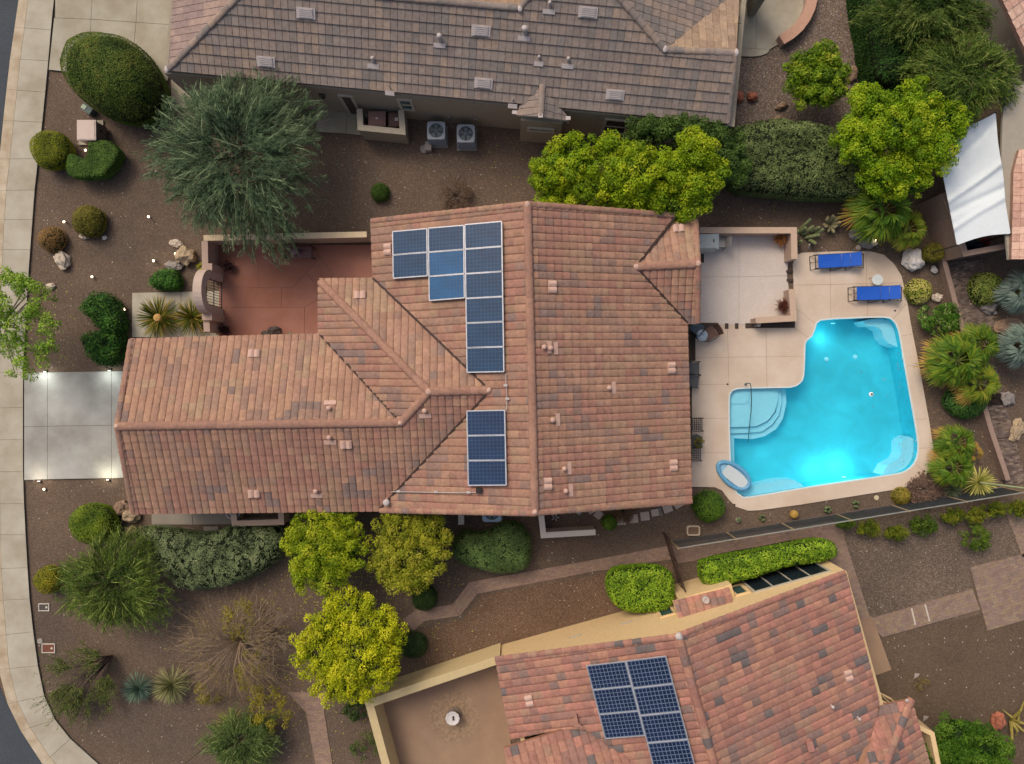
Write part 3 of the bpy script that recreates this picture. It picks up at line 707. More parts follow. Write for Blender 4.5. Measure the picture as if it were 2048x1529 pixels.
pinkp = [rgb(144, 120, 106), rgb(138, 114, 102), rgb(150, 124, 108), rgb(140, 118, 108), rgb(146, 124, 104)]
tot = MB()
for q, sd_ in (([(805,1240),(828,1262),(850,1242),(830,1222)],1),([(828,1220),(905,1210),(918,1232),(846,1243)],2),([(905,1210),(938,1165),(958,1184),(920,1232)],3),([(938,1165),(1200,1118),(1205,1140),(955,1188)],4),
               ([(1198,1118),(1345,1090),(1348,1118),(1203,1142)],5),([(1345,1090),(1680,1040),(1690,1075),(1350,1128)],6)):
    m_ = pavers('x', q, 0.035+.004*sd_, pinkp, seed=sd_, jit=.06); tot.add(m_.v, [], None); k = len(tot.v)-len(m_.v); tot.f += [tuple(i+k for i in f) for f in m_.f]; tot.c += m_.c
tag(tot.build('paver_path', PAVE), kind='structure')
tot = MB()
for q, sd_ in (([(612,1425),(648,1423),(670,1560),(636,1560)],1),([(575,1385),(652,1385),(648,1425),(612,1426)],2)):
    m_ = pavers('x', q, 0.035+.004*sd_, pinkp, seed=sd_, jit=.06); k = len(tot.v); tot.v += m_.v; tot.f += [tuple(i+k for i in f) for f in m_.f]; tot.c += m_.c
tag(tot.build('front_path', PAVE), kind='structure')
tanp = [rgb(140, 118, 102), rgb(136, 115, 103), rgb(145, 124, 103), rgb(132, 112, 102), rgb(139, 119, 108), rgb(144, 126, 107)]
tot = MB()
for q, sd_ in (([(1735,1240),(1945,1178),(1960,1220),(1765,1275)],1),([(1940,1135),(2100,1095),(2120,1220),(1975,1262)],2),([(2010,1020),(2080,1010),(2100,1100),(2045,1115)],6),([(1640,1060),(1680,1050),(1745,1250),(1705,1262)],7)):
    m_ = pavers('x', q, 0.045, tanp, 0.22, 0.14, seed=sd_, jit=.06); k = len(tot.v); tot.v += m_.v; tot.f += [tuple(i+k for i in f) for f in m_.f]; tot.c += m_.c
tag(tot.build('rear_paver_path', PAVE), kind='structure')
sheet('side_slab', [(1715,1240),(1745,1234),(1783,1340),(1750,1352),(1735,1320)], 0.05, COURT, z0=0)
b = MB()
for x0, y0, x1, y1 in ((1823,1217,1831,1250),(1850,1209,1859,1243)):
    a, c = W(x0, y0, .05), W(x1, y1, .05); b.bar((a.x, a.y, 0.05), (c.x, c.y, 0.05), 0.07, 0.02)
tag(b.build('path_strip_drain', WHITEP), kind='structure')
# reddish gravel zones
sheet('gravel_bed', [(838,1262),(925,1240),(962,1192),(1205,1148),(1345,1125),(1352,1180),(1258,1225),(1003,1290),(860,1335),(820,1300)], 0.006, GRAVEL_R)
sheet('side_gravel', [(1480,-60),(1715,-60),(1720,110),(1745,200),(1650,300),(1480,262),(1465,200),(1478,110)], 0.006, GRAVEL_L)
sheet('rear_gravel', [(1660,1060),(2020,1000),(2048,1110),(1940,1140),(1945,1178),(1735,1240),(1690,1140)], 0.006, speckle('brown_gravel', [rgb(*v, 0.6) for v in ((108, 94, 84), (120, 105, 93), (130, 115, 102), (142, 127, 113), (164, 150, 136))], 26, (0.84, 0.82, 0.8), (1.12, 1.08, 1.02), 0.25, 0.3, white=0.02))
sheet('corner_bed', [(1765,1275),(1975,1225),(1978,1262),(2120,1225),(2120,1640),(1700,1640),(1700,1352),(1783,1338)], 0.006, speckle('tan_gravel', [rgb(*v, 0.55) for v in ((112, 98, 84), (121, 106, 90), (130, 114, 97), (144, 128, 110))], 24, (0.9, 0.84, 0.78), (1.1, 1.04, 0.98), 0.3, 0.5, white=0.02))
# curved patio, top
slabs('neighbour_patio', [[(1478,-60),(1514,-60),(1512,98),(1478,95)],[(1514,-60),(1600,-60),(1608,-20),(1607,15),(1599,44),(1583,68),(1563,86),(1540,99),(1512,98)],[(1478,95),(1512,98),(1540,99),(1535,107),(1522,112),(1504,114),(1478,113)]], 0.08, CONC3, 0.007)
# south neighbour's courtyard floor, with a ring of bricks set in it
sheet('clay_courtyard_floor', [(745,1385),(1000,1300),(1030,1560),(800,1560)], 0.05, COURT, z0=0)
cx_, cy_ = W(908, 1434, .05).xy; b = MB(); r_ = random.Random(5)
rr = 0.42
while rr < 1.08:
    n_ = int(2*math.pi*rr/0.11); da = 2*math.pi/n_
    for i in range(n_):
        a0, a1 = i*da+0.03*da, (i+0.94)*da; k = r_.uniform(.85, 1.15); c = tuple(x*k for x in rgb(150, 126, 102))
        b.add([(cx_+q*math.cos(t), cy_+q*math.sin(t), 0.056) for q, t in ((rr, a0), (rr+0.10, a0), (rr+0.10, a1), (rr, a1))], [(0, 1, 2, 3)], c)
    rr += 0.107
tag(b.build('brick_ring', PAVE), kind='structure')
# east neighbour: ribbed block path behind the low wall
tot = MB()
brn = [rgb(112, 96, 86), rgb(96, 82, 74), rgb(128, 112, 98), rgb(104, 92, 86)]
for q, sd_ in (([(1896,525),(1965,520),(2000,690),(1932,700)],1),([(1940,700),(1985,698),(2010,810),(1968,812)],2),([(1970,790),(2004,786),(2030,872),(1988,878)],3),([(1988,880),(2030,876),(2052,965),(2012,972)],4)):
    m_ = pavers('x', q, 0.05, brn, 0.20, 0.08, seed=sd_, rot=0.1, jit=0.3); k = len(tot.v); tot.v += m_.v; tot.f += [tuple(i+k for i in f) for f in m_.f]; tot.c += m_.c
tag(tot.build('block_path', PAVE), kind='structure')
# south side slab below the garage eave
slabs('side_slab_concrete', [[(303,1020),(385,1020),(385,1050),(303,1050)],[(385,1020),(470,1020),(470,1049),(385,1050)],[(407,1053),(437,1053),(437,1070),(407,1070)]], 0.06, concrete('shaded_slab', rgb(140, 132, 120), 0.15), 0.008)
# ================= HOUSES
class Plane:
    def __init__(s, a, b, c):
        s.P = Vector(a); s.n = (Vector(b)-s.P).cross(Vector(c)-s.P).normalized()
        if s.n.z < 0: s.n = -s.n
        g = Vector((0, 0, -1)); s.d = (g-s.n*s.n.dot(g)).normalized(); s.u = s.n.cross(s.d)
    def at(s, x, y, lift=0.0):
        C = Vector((0, 0, H)); w = W(x, y, 0); r = (w-C).normalized(); Q = s.P+s.n*lift
        return C+r*((Q-C).dot(s.n)/r.dot(s.n))
    def z(s, X, Y): return s.P.z-(s.n.x*(X-s.P.x)+s.n.y*(Y-s.P.y))/s.n.z
BARREL = [(0, -.012), (.045, .014), (.18, .028), (.36, .035), (.60, .035), (.82, .027), (.92, .012), (.96, -.002), (1.0, -.012)]
FLAT = [(0, .0), (.035, .0), (.04, .022), (.96, .022), (.965, .0), (1.0, .0)]
def pick(pal, wts, r_):
    c = r_.choices(pal, wts)[0]; g = 0.3*c[0]+0.6*c[1]+0.1*c[2]
    return tuple(x*0.92+g*0.08 for x in c)
def tile_roof(mb, pl, polys, w, l, prof, pal, wts, seed=1, step=0.036, block=0.55, jit=0.08, phase=0.0, stag=0.0):
    """every tile modelled: profile across, lapped butt ends down the slope; polys are pixel outlines (convex)"""
    r_ = random.Random(seed); P2 = []
    for poly in polys:
        q = [((pl.at(x, y)-pl.P).dot(pl.u), (pl.at(x, y)-pl.P).dot(pl.d)) for x, y in poly]
        ar = sum(q[i][0]*q[(i+1) % len(q)][1]-q[(i+1) % len(q)][0]*q[i][1] for i in range(len(q)))
        P2.append(q if ar > 0 else q[::-1])
    amin = min(p[0] for q in P2 for p in q); amax = max(p[0] for q in P2 for p in q)
    bmin = min(p[1] for q in P2 for p in q); bmax = max(p[1] for q in P2 for p in q)
    def inside(Q, a, b, e=0.0): return all((Q[(i+1) % len(Q)][0]-Q[i][0])*(b-Q[i][1])-(Q[(i+1) % len(Q)][1]-Q[i][1])*(a-Q[i][0]) >= e for i in range(len(Q)))
    j = 0; b1 = bmax; prev = {}
    while b1 > bmin:
        b0 = b1-l; i = 0; a = amin-w*(1+phase)-(stag*w if j % 2 else 0); cur = {}
        while a < amax:
            key = i
            if key in prev and r_.random() < block*0.6: cc = prev[key]
            elif (key-1) in cur and r_.random() < block*0.6: cc = cur[key-1]
            else: cc = pick(pal, wts, r_)
            cur[key] = cc; k_ = r_.uniform(1-jit, 1+jit); c = tuple(x*k_ for x in cc)
            for Q in P2:
                cor = [inside(Q, a+w*u, b) for u in (0, .5, 1) for b in (b0, b1)]
                if not any(cor):
                    mid = clip([(a, b0, 0), (a+w, b0, 0), (a+w, b1, 0), (a, b1, 0)], Q)
                    if not mid: continue
                full = all(cor)
                for (u0, h0), (u1, h1) in zip(prof, prof[1:]):
                    q = [(a+w*u0, b0, h0+.004), (a+w*u1, b0, h1+.004), (a+w*u1, b1, h1+step), (a+w*u0, b1, h0+step)]
                    if not full: q = clip(q, Q)
                    if not q or len(q) < 3: continue
                    vs = [pl.P+pl.u*p[0]+pl.d*p[1]+pl.n*p[2] for p in q]
                    # a x b = u x d = -n or +n: orient upward
                    nn = (vs[1]-vs[0]).cross(vs[2]-vs[0])
                    if nn.z < 0: vs = vs[::-1]
                    mb.add(vs, [tuple(range(len(vs)))], c)
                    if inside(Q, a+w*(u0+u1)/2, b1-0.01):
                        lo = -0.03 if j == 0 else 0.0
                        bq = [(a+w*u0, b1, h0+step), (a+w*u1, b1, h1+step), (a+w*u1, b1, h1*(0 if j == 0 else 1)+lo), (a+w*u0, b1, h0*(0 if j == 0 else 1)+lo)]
                        mb.add([pl.P+pl.u*p[0]+pl.d*p[1]+pl.n*p[2] for p in bq], [(0, 1, 2, 3)], tuple(x*0.6 for x in c))  # butt faces coloured darker: contact shadow of each course painted in
            a += w; i += 1
        prev = cur; b1 = b0; j += 1
def caps(mb, a, b, r, pal, wts, seed=1, lift=0.01, seg=0.42, endc=None, flat=.8):
    r = r*.86
    """lapped half-round ridge / hip tiles from a (low end or start) to b"""
    a = Vector(a); b = Vector(b); d = b-a; L = d.length; n = max(1, int(round(L/seg))); d.normalize(); r_ = random.Random(seed)
    s_ = d.cross(Vector((0, 0, 1))).normalized(); u = s_.cross(d)
    for i in range(n):
        p, q = a+d*(L*i/n-0.03), a+d*(L*(i+1)/n+0.01); c = pick(pal, wts, r_) if not (endc and i in (0,)) else endc
        k_ = r_.uniform(.93, 1.07); c = tuple(x*k_ for x in c); vs = []
        for pt, rr_ in ((p, r*1.1), (q, r*0.93)):
            for k in range(9):
                t = math.pi*(k/8); vs.append(pt+s_*math.cos(t)*rr_+u*(math.sin(t)*rr_*flat*0.8-0.02+lift))
        fs = [(k, k+1, 9+k+1, 9+k) for k in range(8)]+[tuple(range(9))[::-1], tuple(range(9, 18))]
        mb.add(vs, fs, c)
def cap_line(parent, a, b, r, pal, wts, seed=1, name='ridge_cap', **kw):
    m_ = MB(); caps(m_, a, b, r, pal, wts, seed, **kw); return m_.build(name, TILE, parent)
def mortar(parent, p, m, r=(.2, .2, .15)):
    m_ = MB(); m_.blob(p.x, p.y, p.z+0.08, r[0]*.8, r[1]*.8, r[2]*.7, seed=int(abs(p.x)*10) % 9, rough=0.1, sub=2); return m_.build('mortar_cap', m, parent)
def deck_under(mb, pl, polys, th=0.16, c=None):
    for poly in polys:
        top = [pl.at(x, y)-pl.n*0.012 for x, y in poly]; bot = [p-Vector((0, 0, th)) for p in top]; n = len(poly)
        ar = sum(top[i].x*top[(i+1) % n].y-top[(i+1) % n].x*top[i].y for i in range(n))
        if ar < 0: top = top[::-1]; bot = bot[::-1]
        mb.add(top+bot, [tuple(range(n)), tuple(reversed(range(n, 2*n)))]+[(i, n+i, n+(i+1) % n, (i+1) % n) for i in range(n)], c)
TILE = attr_mat('roof_tile', 0.88, 0.16, 7.0, bump=0.25)
TP = [rgb(159,120,98), rgb(154,114,97), rgb(163,125,102), rgb(156,113,96), rgb(151,118,100), rgb(141,112,99), rgb(131,109,101), rgb(155,123,99)]
TPn = [rgb(170,132,106), rgb(164,125,102), rgb(160,122,101), rgb(167,128,107), rgb(155,123,104), rgb(147,116,101), rgb(134,112,102), rgb(162,132,106)]  # lighter copy for north slopes, sunlit side put into the tile colour
RCP = [rgb(158,118,99), rgb(154,116,99), rgb(160,121,101)]; RCW = [1, 1, 1]
TW = [5, 4, 4, 3.5, 2.8, 1.7, .7, 2.2]
GP = [rgb(142,126,116), rgb(134,121,113), rgb(148,130,117), rgb(127,118,112), rgb(140,127,118), rgb(154,134,118)]
GW = [4, 4, 2, 3, 4, 1.3]
SPal = [rgb(162,116,98), rgb(154,108,94), rgb(168,122,100), rgb(148,110,98), rgb(172,118,102), rgb(108,98,96), rgb(130,106,98), rgb(158,122,102)]
SW = [4, 4, 3, 3, 2, 1.3, 1.6, 2]
PINK = rgb(214, 160, 142)
TRIM = mat('fascia', rgb(96, 72, 60), 0.8)
STUC = mat('tan_stucco', rgb(176, 156, 138), 0.9, var=0.07, bump=0.35, bscale=60)
STUCG = mat('sage_stucco', rgb(152, 142, 124), 0.9, var=0.08, bump=0.35, bscale=60)
STUCY = mat('cream_stucco', rgb(220, 190, 142), 0.9, var=0.05, bump=0.35, bscale=60)
GLASS = mat('window_glass', rgb(34, 44, 50), 0.08, var=0.2, scale=1)
GLASSG = mat('green_glass', rgb(66, 92, 88), 0.12, var=0.25, scale=1)
FRAME = mat('window_frame', rgb(176, 168, 152), 0.6, var=0.05)
DARKMET = mat('dark_metal', rgb(48, 44, 42), 0.45, metal=0.3)
PALEPINK = mat('vent_paint', rgb(194, 160, 144), 0.7, var=0.06)
PALEGREY = mat('pale_vent_paint', rgb(184, 174, 170), 0.6, var=0.06)

def vent_pair(parent, pl, x, y, w=0.24, l=0.32, n=2, across=True, m=None, name='roof_vent'):
    """two arched vent tiles side by side, lying on the slope"""
    mb = MB(); c = pl.at(x, y, 0.06)
    for i in range(n):
        o = (i-(n-1)/2)*w*1.05
        vs = []
        for b_, hh in ((-l/2, 0.0), (l/2, 0.05)):
            for k in range(7):
                t = k/6; a = o+(t-.5)*w; vs.append(c+pl.u*a+pl.d*b_+pl.n*(0.05*math.sin(math.pi*t)+hh+0.02))
        base = [v-pl.n*(0.09) for v in vs]
        k0 = 14
        mb.add(vs+base, [(k, k+1, 7+k+1, 7+k) for k in range(6)]+[(7+k, 8+k, k0+8+k, k0+7+k) for k in range(6)]+[(0, 7, k0+7, k0), (13, 6, k0+6, k0+13)]+[(k+1, k, k0+k, k0+k+1) for k in range(6)])
    return mb.build(name, m or PALEPINK, parent)
def slab_vent(parent, pl, x, y, w=0.78, l=0.42, m=None):
    mb = MB(); c = pl.at(x, y, 0.05)
    def q(a0, a1, b0, b1, h0, h1):
        vs = [c+pl.u*a+pl.d*b_+pl.n*h_ for h_ in (h0, h1) for a, b_ in ((a0, b0), (a1, b0), (a1, b1), (a0, b1))]
        mb.add(vs, [(0, 3, 2, 1), (4, 5, 6, 7), (0, 1, 5, 4), (1, 2, 6, 5), (2, 3, 7, 6), (3, 0, 4, 7)])
    q(-w/2, w/2, -l/2, l/2, -0.05, 0.05); q(-w/2+.1, w/2-.1, -l/2+.02, l/2-.03, 0.05, 0.09)
    for k in range(5): q(-w/2+.14, w/2-.14, -l/2+.06+k*.07, -l/2+.08+k*.07, 0.09, 0.105)
    return mb.build('roof_vent', m or PALEGREY, parent)
def pipe_vent(parent, pl, x, y, r=0.09, h=0.38, capr=0.13, flash=True, m=None, fw=0.5):
    mb = MB(); c = pl.at(x, y, 0.0)
    mb.lathe([(r*1.3, -0.02), (r, 0.06), (r, h-0.05), (capr, h-0.04), (capr, h), (capr*.6, h+.04), (0.01, h+.05)], 14, c.x, c.y, c.z)
    if flash:
        cc = c+pl.d*0.22+pl.n*0.06
        vs = [cc+pl.u*a+pl.d*b_+pl.n*h_ for h_ in (-.05, .02) for a, b_ in ((-fw/2, -.1), (fw/2, -.1), (fw/2, .08), (-fw/2, .08))]
        mb.add(vs, [(0, 3, 2, 1), (4, 5, 6, 7), (0, 1, 5, 4), (1, 2, 6, 5), (2, 3, 7, 6), (3, 0, 4, 7)])
    return mb.build('vent_pipe', m or PALEPINK, parent)
def wall_loop(mb, pts, z0, top, th=0.2):
    """pts world (x, y) closed; top: function(x, y) or number; walls with real thickness"""
    n = len(pts)
    inn = inset(pts, th)
    for i in range(n):
        a, b, c, d = pts[i], pts[(i+1) % n], inn[(i+1) % n], inn[i]
        m_ = 8 if callable(top) else 1
        for k in range(m_):
            f = lambda p, q, t: (p[0]+(q[0]-p[0])*t, p[1]+(q[1]-p[1])*t)
            A, B, Cc, D = f(a, b, k/m_), f(a, b, (k+1)/m_), f(d, c, (k+1)/m_), f(d, c, k/m_)
            tz = [top(*p) if callable(top) else top for p in (A, B, Cc, D)]
            vs = [(A[0], A[1], z0), (B[0], B[1], z0), (Cc[0], Cc[1], z0), (D[0], D[1], z0), (A[0], A[1], tz[0]), (B[0], B[1], tz[1]), (Cc[0], Cc[1], tz[2]), (D[0], D[1], tz[3])]
            mb.add(vs, [(0, 1, 5, 4), (2, 3, 7, 6), (4, 5, 6, 7)])
def opening(root, p0, p1, t0, t1, z0, z1, kind='window', bars=1, hbars=0, frame=None, glass=None, proud=0.03, fw=0.08, sill=False, out=1):
    """window or door on the wall p0-p1 (world xy); t0,t1 fraction along; `out` picks the side"""
    p0 = Vector((p0[0], p0[1], 0)); p1 = Vector((p1[0], p1[1], 0)); e = (p1-p0).normalized(); L = (p1-p0).length; nrm = Vector((e.y, -e.x, 0))*out
    a = p0+e*L*t0+nrm*proud; b = p0+e*L*t1+nrm*proud; up = Vector((0, 0, 1))
    mb = MB()
    mb.bar(a+up*z0, a+up*z1, fw, 0.07, up=nrm); mb.bar(b+up*z0, b+up*z1, fw, 0.07, up=nrm)
    mb.bar(a-e*fw/2+up*(z1+fw/2), b+e*fw/2+up*(z1+fw/2), 0.07, fw, up=up); 
    if kind == 'window': mb.bar(a-e*fw/2+up*(z0-fw/2), b+e*fw/2+up*(z0-fw/2), 0.09, fw, up=up)
    w = (b-a).length
    for k in range(1, bars+1):
        q = a+e*w*k/(bars+1); mb.bar(q+up*z0, q+up*z1, fw*.6, 0.05, up=nrm)
    for k in range(1, hbars+1):
        zz = z0+(z1-z0)*k/(hbars+1); mb.bar(a+up*zz, b+up*zz, 0.05, fw*.6, up=up)
    fr = mb.build('frame', frame or FRAME, None)
    mp = MB(); q0, q1 = a-nrm*0.012, b-nrm*0.012
    mp.bar(q0+up*(z0+z1)/2, q1+up*(z0+z1)/2, 0.02, z1-z0, up=up)
    pane = mp.build(kind, glass or GLASS, root)
    # frame becomes a sub-part of the window
    off = Vector(root.location); me = fr.data
    for v in me.vertices: v.co -= off
    fr.parent = pane
    return pane

# ---------------------------------------------------------------- main house
EZ = 2.8; RZ = 5.3
ctr = W(820, 720, 0)
main = thing('house', 'central house with terracotta tile roof and two groups of solar panels', 'house', ctr)
r0, r1 = W(1055, 408, RZ), W(1070, 1026, RZ)
PE = Plane(r0, r1, W(1383, 1004, EZ)); PW = Plane(r0, r1, W(742, 443, EZ))
r2 = PW.at(978, 781); ZR2 = r2.z
PS = Plane(W(265, 1028, EZ), W(757, 1020, EZ), r2)
g0, g1 = PS.at(235, 853), PS.at(802, 846)
PN = Plane(g0, g1, W(262, 678, EZ)+Vector((0, 0, 0.03)))
r2a = PS.at(858, 784)
PN2 = Plane(r2, r2a, W(690, 558, EZ))
PW2 = Plane(r2a, W(640, 562, EZ), W(639, 668, EZ))
q0 = PE.at(1272, 534); ZP = q0.z
PPN = Plane(q0, W(1397, 527, ZP), W(1392, 440, EZ+0.05)); PPS = Plane(q0, W(1397, 530, ZP), W(1396, 645, EZ+0.0))
polyE = [[(1057,408),(1350,430),(1272,534),(1059,536)], [(1059,536),(1272,534),(1374,648),(1383,1005),(1071,1027)]]
polyW = [[(1055,408),(742,442),(746,557),(980,780),(1064,780)], [(1064,780),(980,780),(757,1020),(1070,1028)]]
polyS = [[(235,853),(802,846),(757,1022),(266,1028)], [(802,846),(858,784),(978,781),(757,1022)]]
polyN = [[(262,678),(640,668),(802,846),(235,853)]]
polyN2 = [[(638,558),(746,557),(980,781),(858,784)]]
polyW2 = [[(637,560),(858,784),(802,846),(637,668)]]
polyPN = [[(1272,534),(1350,436),(1392,438),(1397,528)]]; polyPS = [[(1272,534),(1397,528),(1396,648),(1375,648)]]
mb = MB()
tw, tl = 0.305, 0.345
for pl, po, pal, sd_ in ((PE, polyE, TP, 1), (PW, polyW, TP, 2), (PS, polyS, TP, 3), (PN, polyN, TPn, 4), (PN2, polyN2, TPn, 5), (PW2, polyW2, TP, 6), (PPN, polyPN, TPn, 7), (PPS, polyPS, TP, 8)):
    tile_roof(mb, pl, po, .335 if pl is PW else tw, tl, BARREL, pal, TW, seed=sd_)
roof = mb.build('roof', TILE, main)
mb = MB()
for pl, po in ((PE, polyE), (PW, polyW), (PS, polyS), (PN, polyN), (PN2, polyN2), (PW2, polyW2), (PPN, polyPN), (PPS, polyPS)): deck_under(mb, pl, po)
mb.build('roof_deck', TRIM, main)
L = lambda v, k=0.03: v+Vector((0, 0, k))
cap_line(roof, L(r0), L(r1), 0.19, RCP, RCW, 21); cap_line(roof, L(r2), L(r2a), 0.2, RCP, RCW, 22); cap_line(roof, L(g0), L(PS.at(802, 846)), 0.2, RCP, RCW, 23)
cap_line(roof, L(W(641, 564, EZ+.03)), L(r2a), 0.19, RCP, RCW, 24); cap_line(roof, L(PS.at(802, 846)), L(r2a), 0.19, RCP, RCW, 25)
cap_line(roof, L(q0), L(W(1397, 528, ZP)), 0.2, RCP, RCW, 26)
# rake tiles along the gable edges
for pl, a, b, s_ in ((PW, (1055,409), (743,443), 30), (PE, (1057,409), (1385,434), 31), (PE, (1070,1026), (1383,1003), 32), (PW, (1069,1027), (760,1021), 33), (PN, (235,852), (263,680), 34), (PS, (235,854), (267,1027), 35), (PPN, (1396,529), (1391,440), 36), (PPS, (1396,530), (1395,646), 37)):
    cap_line(roof, L(pl.at(*a), 0.02), L(pl.at(*b), 0.02), 0.14, TP, TW, s_, name='rake_tile', lift=0.03, seg=0.36)
for p in (r2a, PS.at(802, 846), r2, W(236, 853, g0.z), q0, W(1396, 528, ZP), W(1070, 1024, RZ), W(1055, 410, RZ)):
    mortar(roof, p, PALEPINK, (.15, .15, .12))
# dark valley gutters
for pl, a, b in ((PW, (746,557), (979,780)), (PW, (978,784), (759,1019)), (PN, (640,669), (801,844)), (PE, (1273,536), (1375,647)), (PE, (1273,532), (1350,434))):
    mb = MB(); mb.bar(L(pl.at(*a), 0.05), L(pl.at(*b), 0.05), 0.09, 0.05); mb.build('valley_flashing', mat('valley', rgb(58, 40, 34), 0.8), roof)
for (x, y, pl) in ((720,591,PN2),(508,708,PN),(692,889,PS),(508,987,PS),(1104,574,PE),(1342,736,PE),(1346,931,PE),(1357,458,PPN),(776,499,PW),(1095,968,PE)): vent_pair(roof, pl, x, y)
for (x, y, pl) in ((660,816,PN),(660,875,PS),(850,822,PS),(633,982,PS),(1101,697,PE),(1105,840,PE),(1217,776,PE),(1128,937,PE),(1131,981,PE),(1088,695,PE)): pipe_vent(roof, pl, x, y, 0.07, 0.22, 0.1)
pipe_vent(roof, PW, 775, 1003, 0.1, 0.35, 0.14, flash=False, m=PALEGREY)
for pl, pts in ((PW, [(1012,748),(1012,770),(1014,800),(1013,820)]), (PW, [(782,984),(860,985),(915,986),(955,985)])):
    mb = MB(); mb.tube([pl.at(x, y, 0.13) for x, y in pts], 0.018, n=6); mb.build('conduit', mat('conduit_grey', rgb(178, 170, 164), 0.5), roof)
for x, y in ((1011,771),(1015,798),(797,983),(872,984),(937,985)):
    p = PW.at(x, y, 0.14); mb = MB(); mb.box(p.x, p.y, p.z, 0.16, 0.09, 0.08); mb.build('conduit_support', PALEGREY, roof)
p = PW.at(958, 981, 0.16); mb = MB(); mb.box(p.x, p.y, p.z, 0.24, 0.2, 0.2); mb.box(p.x, p.y, p.z+.11, 0.18, 0.14, 0.03); mb.build('junction_box', DARKMET, roof)
# walls (inset under the eaves)
wp = PXY([(285,698),(655,690),(655,580),(762,580),(762,462),(1365,455),(1368,540),(1372,628),(1352,640),(1358,985),(285,1008)], EZ)
def mtop(x, y):
    v = Vector((x, y, 0)); zz = []
    c = [PE.z(x, y), PW.z(x, y)]; big_ = min(c)
    gz = min(PS.z(x, y), max(PN.z(x, y), 0)); m2 = min(PS.z(x, y), PN2.z(x, y), PW2.z(x, y))
    X1, X2 = W(760, 0, EZ).x, W(1070, 0, EZ).x
    r_ = max(gz if x < W(802, 0, EZ).x else 0, m2 if x < W(860, 0, EZ).x else 0, big_ if x > X1 else 0)
    if x > W(1340, 0, EZ).x: r_ = PE.z(x, y)
    if x > W(1340, 0, EZ).x and y > W(0, 640, EZ).y: r_ = 3.0
    return max(2.5, min(r_-0.2, 5.0))
mb = MB(); wall_loop(mb, wp, 0, mtop); mb.build('wall', STUC, main)
def seg(i): return wp[i], wp[(i+1) % len(wp)]
a, b = seg(10); opening(main, a, b, 0.18, 0.82, 0.0, 2.2, 'garage_door', bars=3, hbars=3, glass=mat('garage_paint', rgb(170, 150, 130), 0.6), out=-1)
for s0, t0, t1, k in ((9, 0.12, 0.16, 'window'), (9, 0.35, 0.41, 'window'), (9, 0.8, 0.84, 'window'), (4, 0.2, 0.28, 'window'), (4, 0.6, 0.68, 'window')):
    a, b = seg(s0); opening(main, a, b, t0, t1, 0.95, 2.05, k, bars=1, out=-1)
a, b = seg(8); opening(main, a, b, 0.05, 0.32, 0.0, 2.1, 'patio_door', bars=2, out=-1); opening(main, a, b, 0.5, 0.7, 0.8, 2.1, 'window', bars=1, out=-1)
a, b = seg(2); opening(main, a, b, 0.3, 0.65, 0.08, 2.1, 'door', bars=0, glass=mat('door_wood', rgb(92, 56, 38), 0.6), out=-1)
# ---------------------------------------------------------------- solar panels
CELLB = mat('blue_cells', rgb(26, 56, 86), 0.25, var=0.25, scale=1.3); CELLN = mat('navy_cells', rgb(18, 32, 62), 0.22, var=0.25, scale=1.0); CELLD = mat('dark_cells', rgb(30, 48, 80), 0.22, var=0.25, scale=1.0)
ALU = mat('aluminium', rgb(196, 196, 200), 0.35, metal=0.4); GRID1 = mat('grid_blue', rgb(52, 84, 114), 0.35); GRID2 = mat('grid_white', rgb(100, 114, 136), 0.35)
def solar(pl, quad, label, group, cm, gm, nx=10, ny=6, lift=0.2, gap=0.010, fw=0.042):
    P = [pl.at(x, y, lift) for x, y in quad]; c = sum(P, Vector())/4
    t = thing('solar_panel', label, 'solar panel', tuple(c-pl.n*0.04), group=group)
    f = MB()
    for i in range(4):
        f.bar(P[i].lerp(P[(i+1) % 4], 0.0), P[(i+1) % 4], fw, 0.045, up=pl.n)
    f.build('frame', ALU, t)
    bk = MB(); m_ = 0.02
    def bl(u, v): return P[0].lerp(P[1], u).lerp(P[3].lerp(P[2], u), v)
    Q = [bl(.015, .02), bl(.985, .02), bl(.985, .98), bl(.015, .98)]
    bk.add([p+pl.n*0.004 for p in Q]+[p-pl.n*0.025 for p in Q], [(0, 3, 2, 1), (4, 5, 6, 7), (0, 1, 5, 4), (1, 2, 6, 5), (2, 3, 7, 6), (3, 0, 4, 7)]); bk.build('backing', gm, t)
    ce = MB()
    for i in range(nx):
        for j in range(ny):
            u0, u1 = .025+.95*i/nx, .025+.95*(i+1)/nx; v0, v1 = .035+.93*j/ny, .035+.93*(j+1)/ny; gu, gv = gap*.5, gap*.8
            vs = [bl(a, b_)+pl.n*0.008 for a, b_ in ((u0+gu, v0+gv), (u1-gu, v0+gv), (u1-gu, v1-gv), (u0+gu, v1-gv))]
            if (vs[1]-vs[0]).cross(vs[2]-vs[0]).z < 0: vs = vs[::-1]
            ce.add(vs, [(0, 1, 2, 3)])
    ce.build('solar_cells', cm, t)
    lg = MB()
    for u in (0.2, 0.8):
        for v in (0.04, 0.96):
            p = bl(u, v); lg.bar(p-pl.n*0.02, p-pl.n*(lift-0.05), 0.04, 0.04, up=pl.u)
    lg.build('bracket', ALU, t)
    return t
def panelcol(pl, TL, TR, BR, BL, n, labels, group, cm, gm, **kw):
    f = lambda a, b, t: (a[0]+(b[0]-a[0])*t, a[1]+(b[1]-a[1])*t)
    for k in range(n):
        e = 0.008; a, b = (k+e)/n, (k+1-e)/n
        solar(pl, [f(TL, BL, a), f(TR, BR, a), f(TR, BR, b), f(TL, BL, b)], labels[k], group, cm[k % len(cm)], gm, **kw)
G1 = 'blue solar panels in the upper stepped array on the central roof'
CELLB2 = mat('bright_blue_cells', rgb(28, 84, 128), 0.25, var=0.2, scale=1.3)
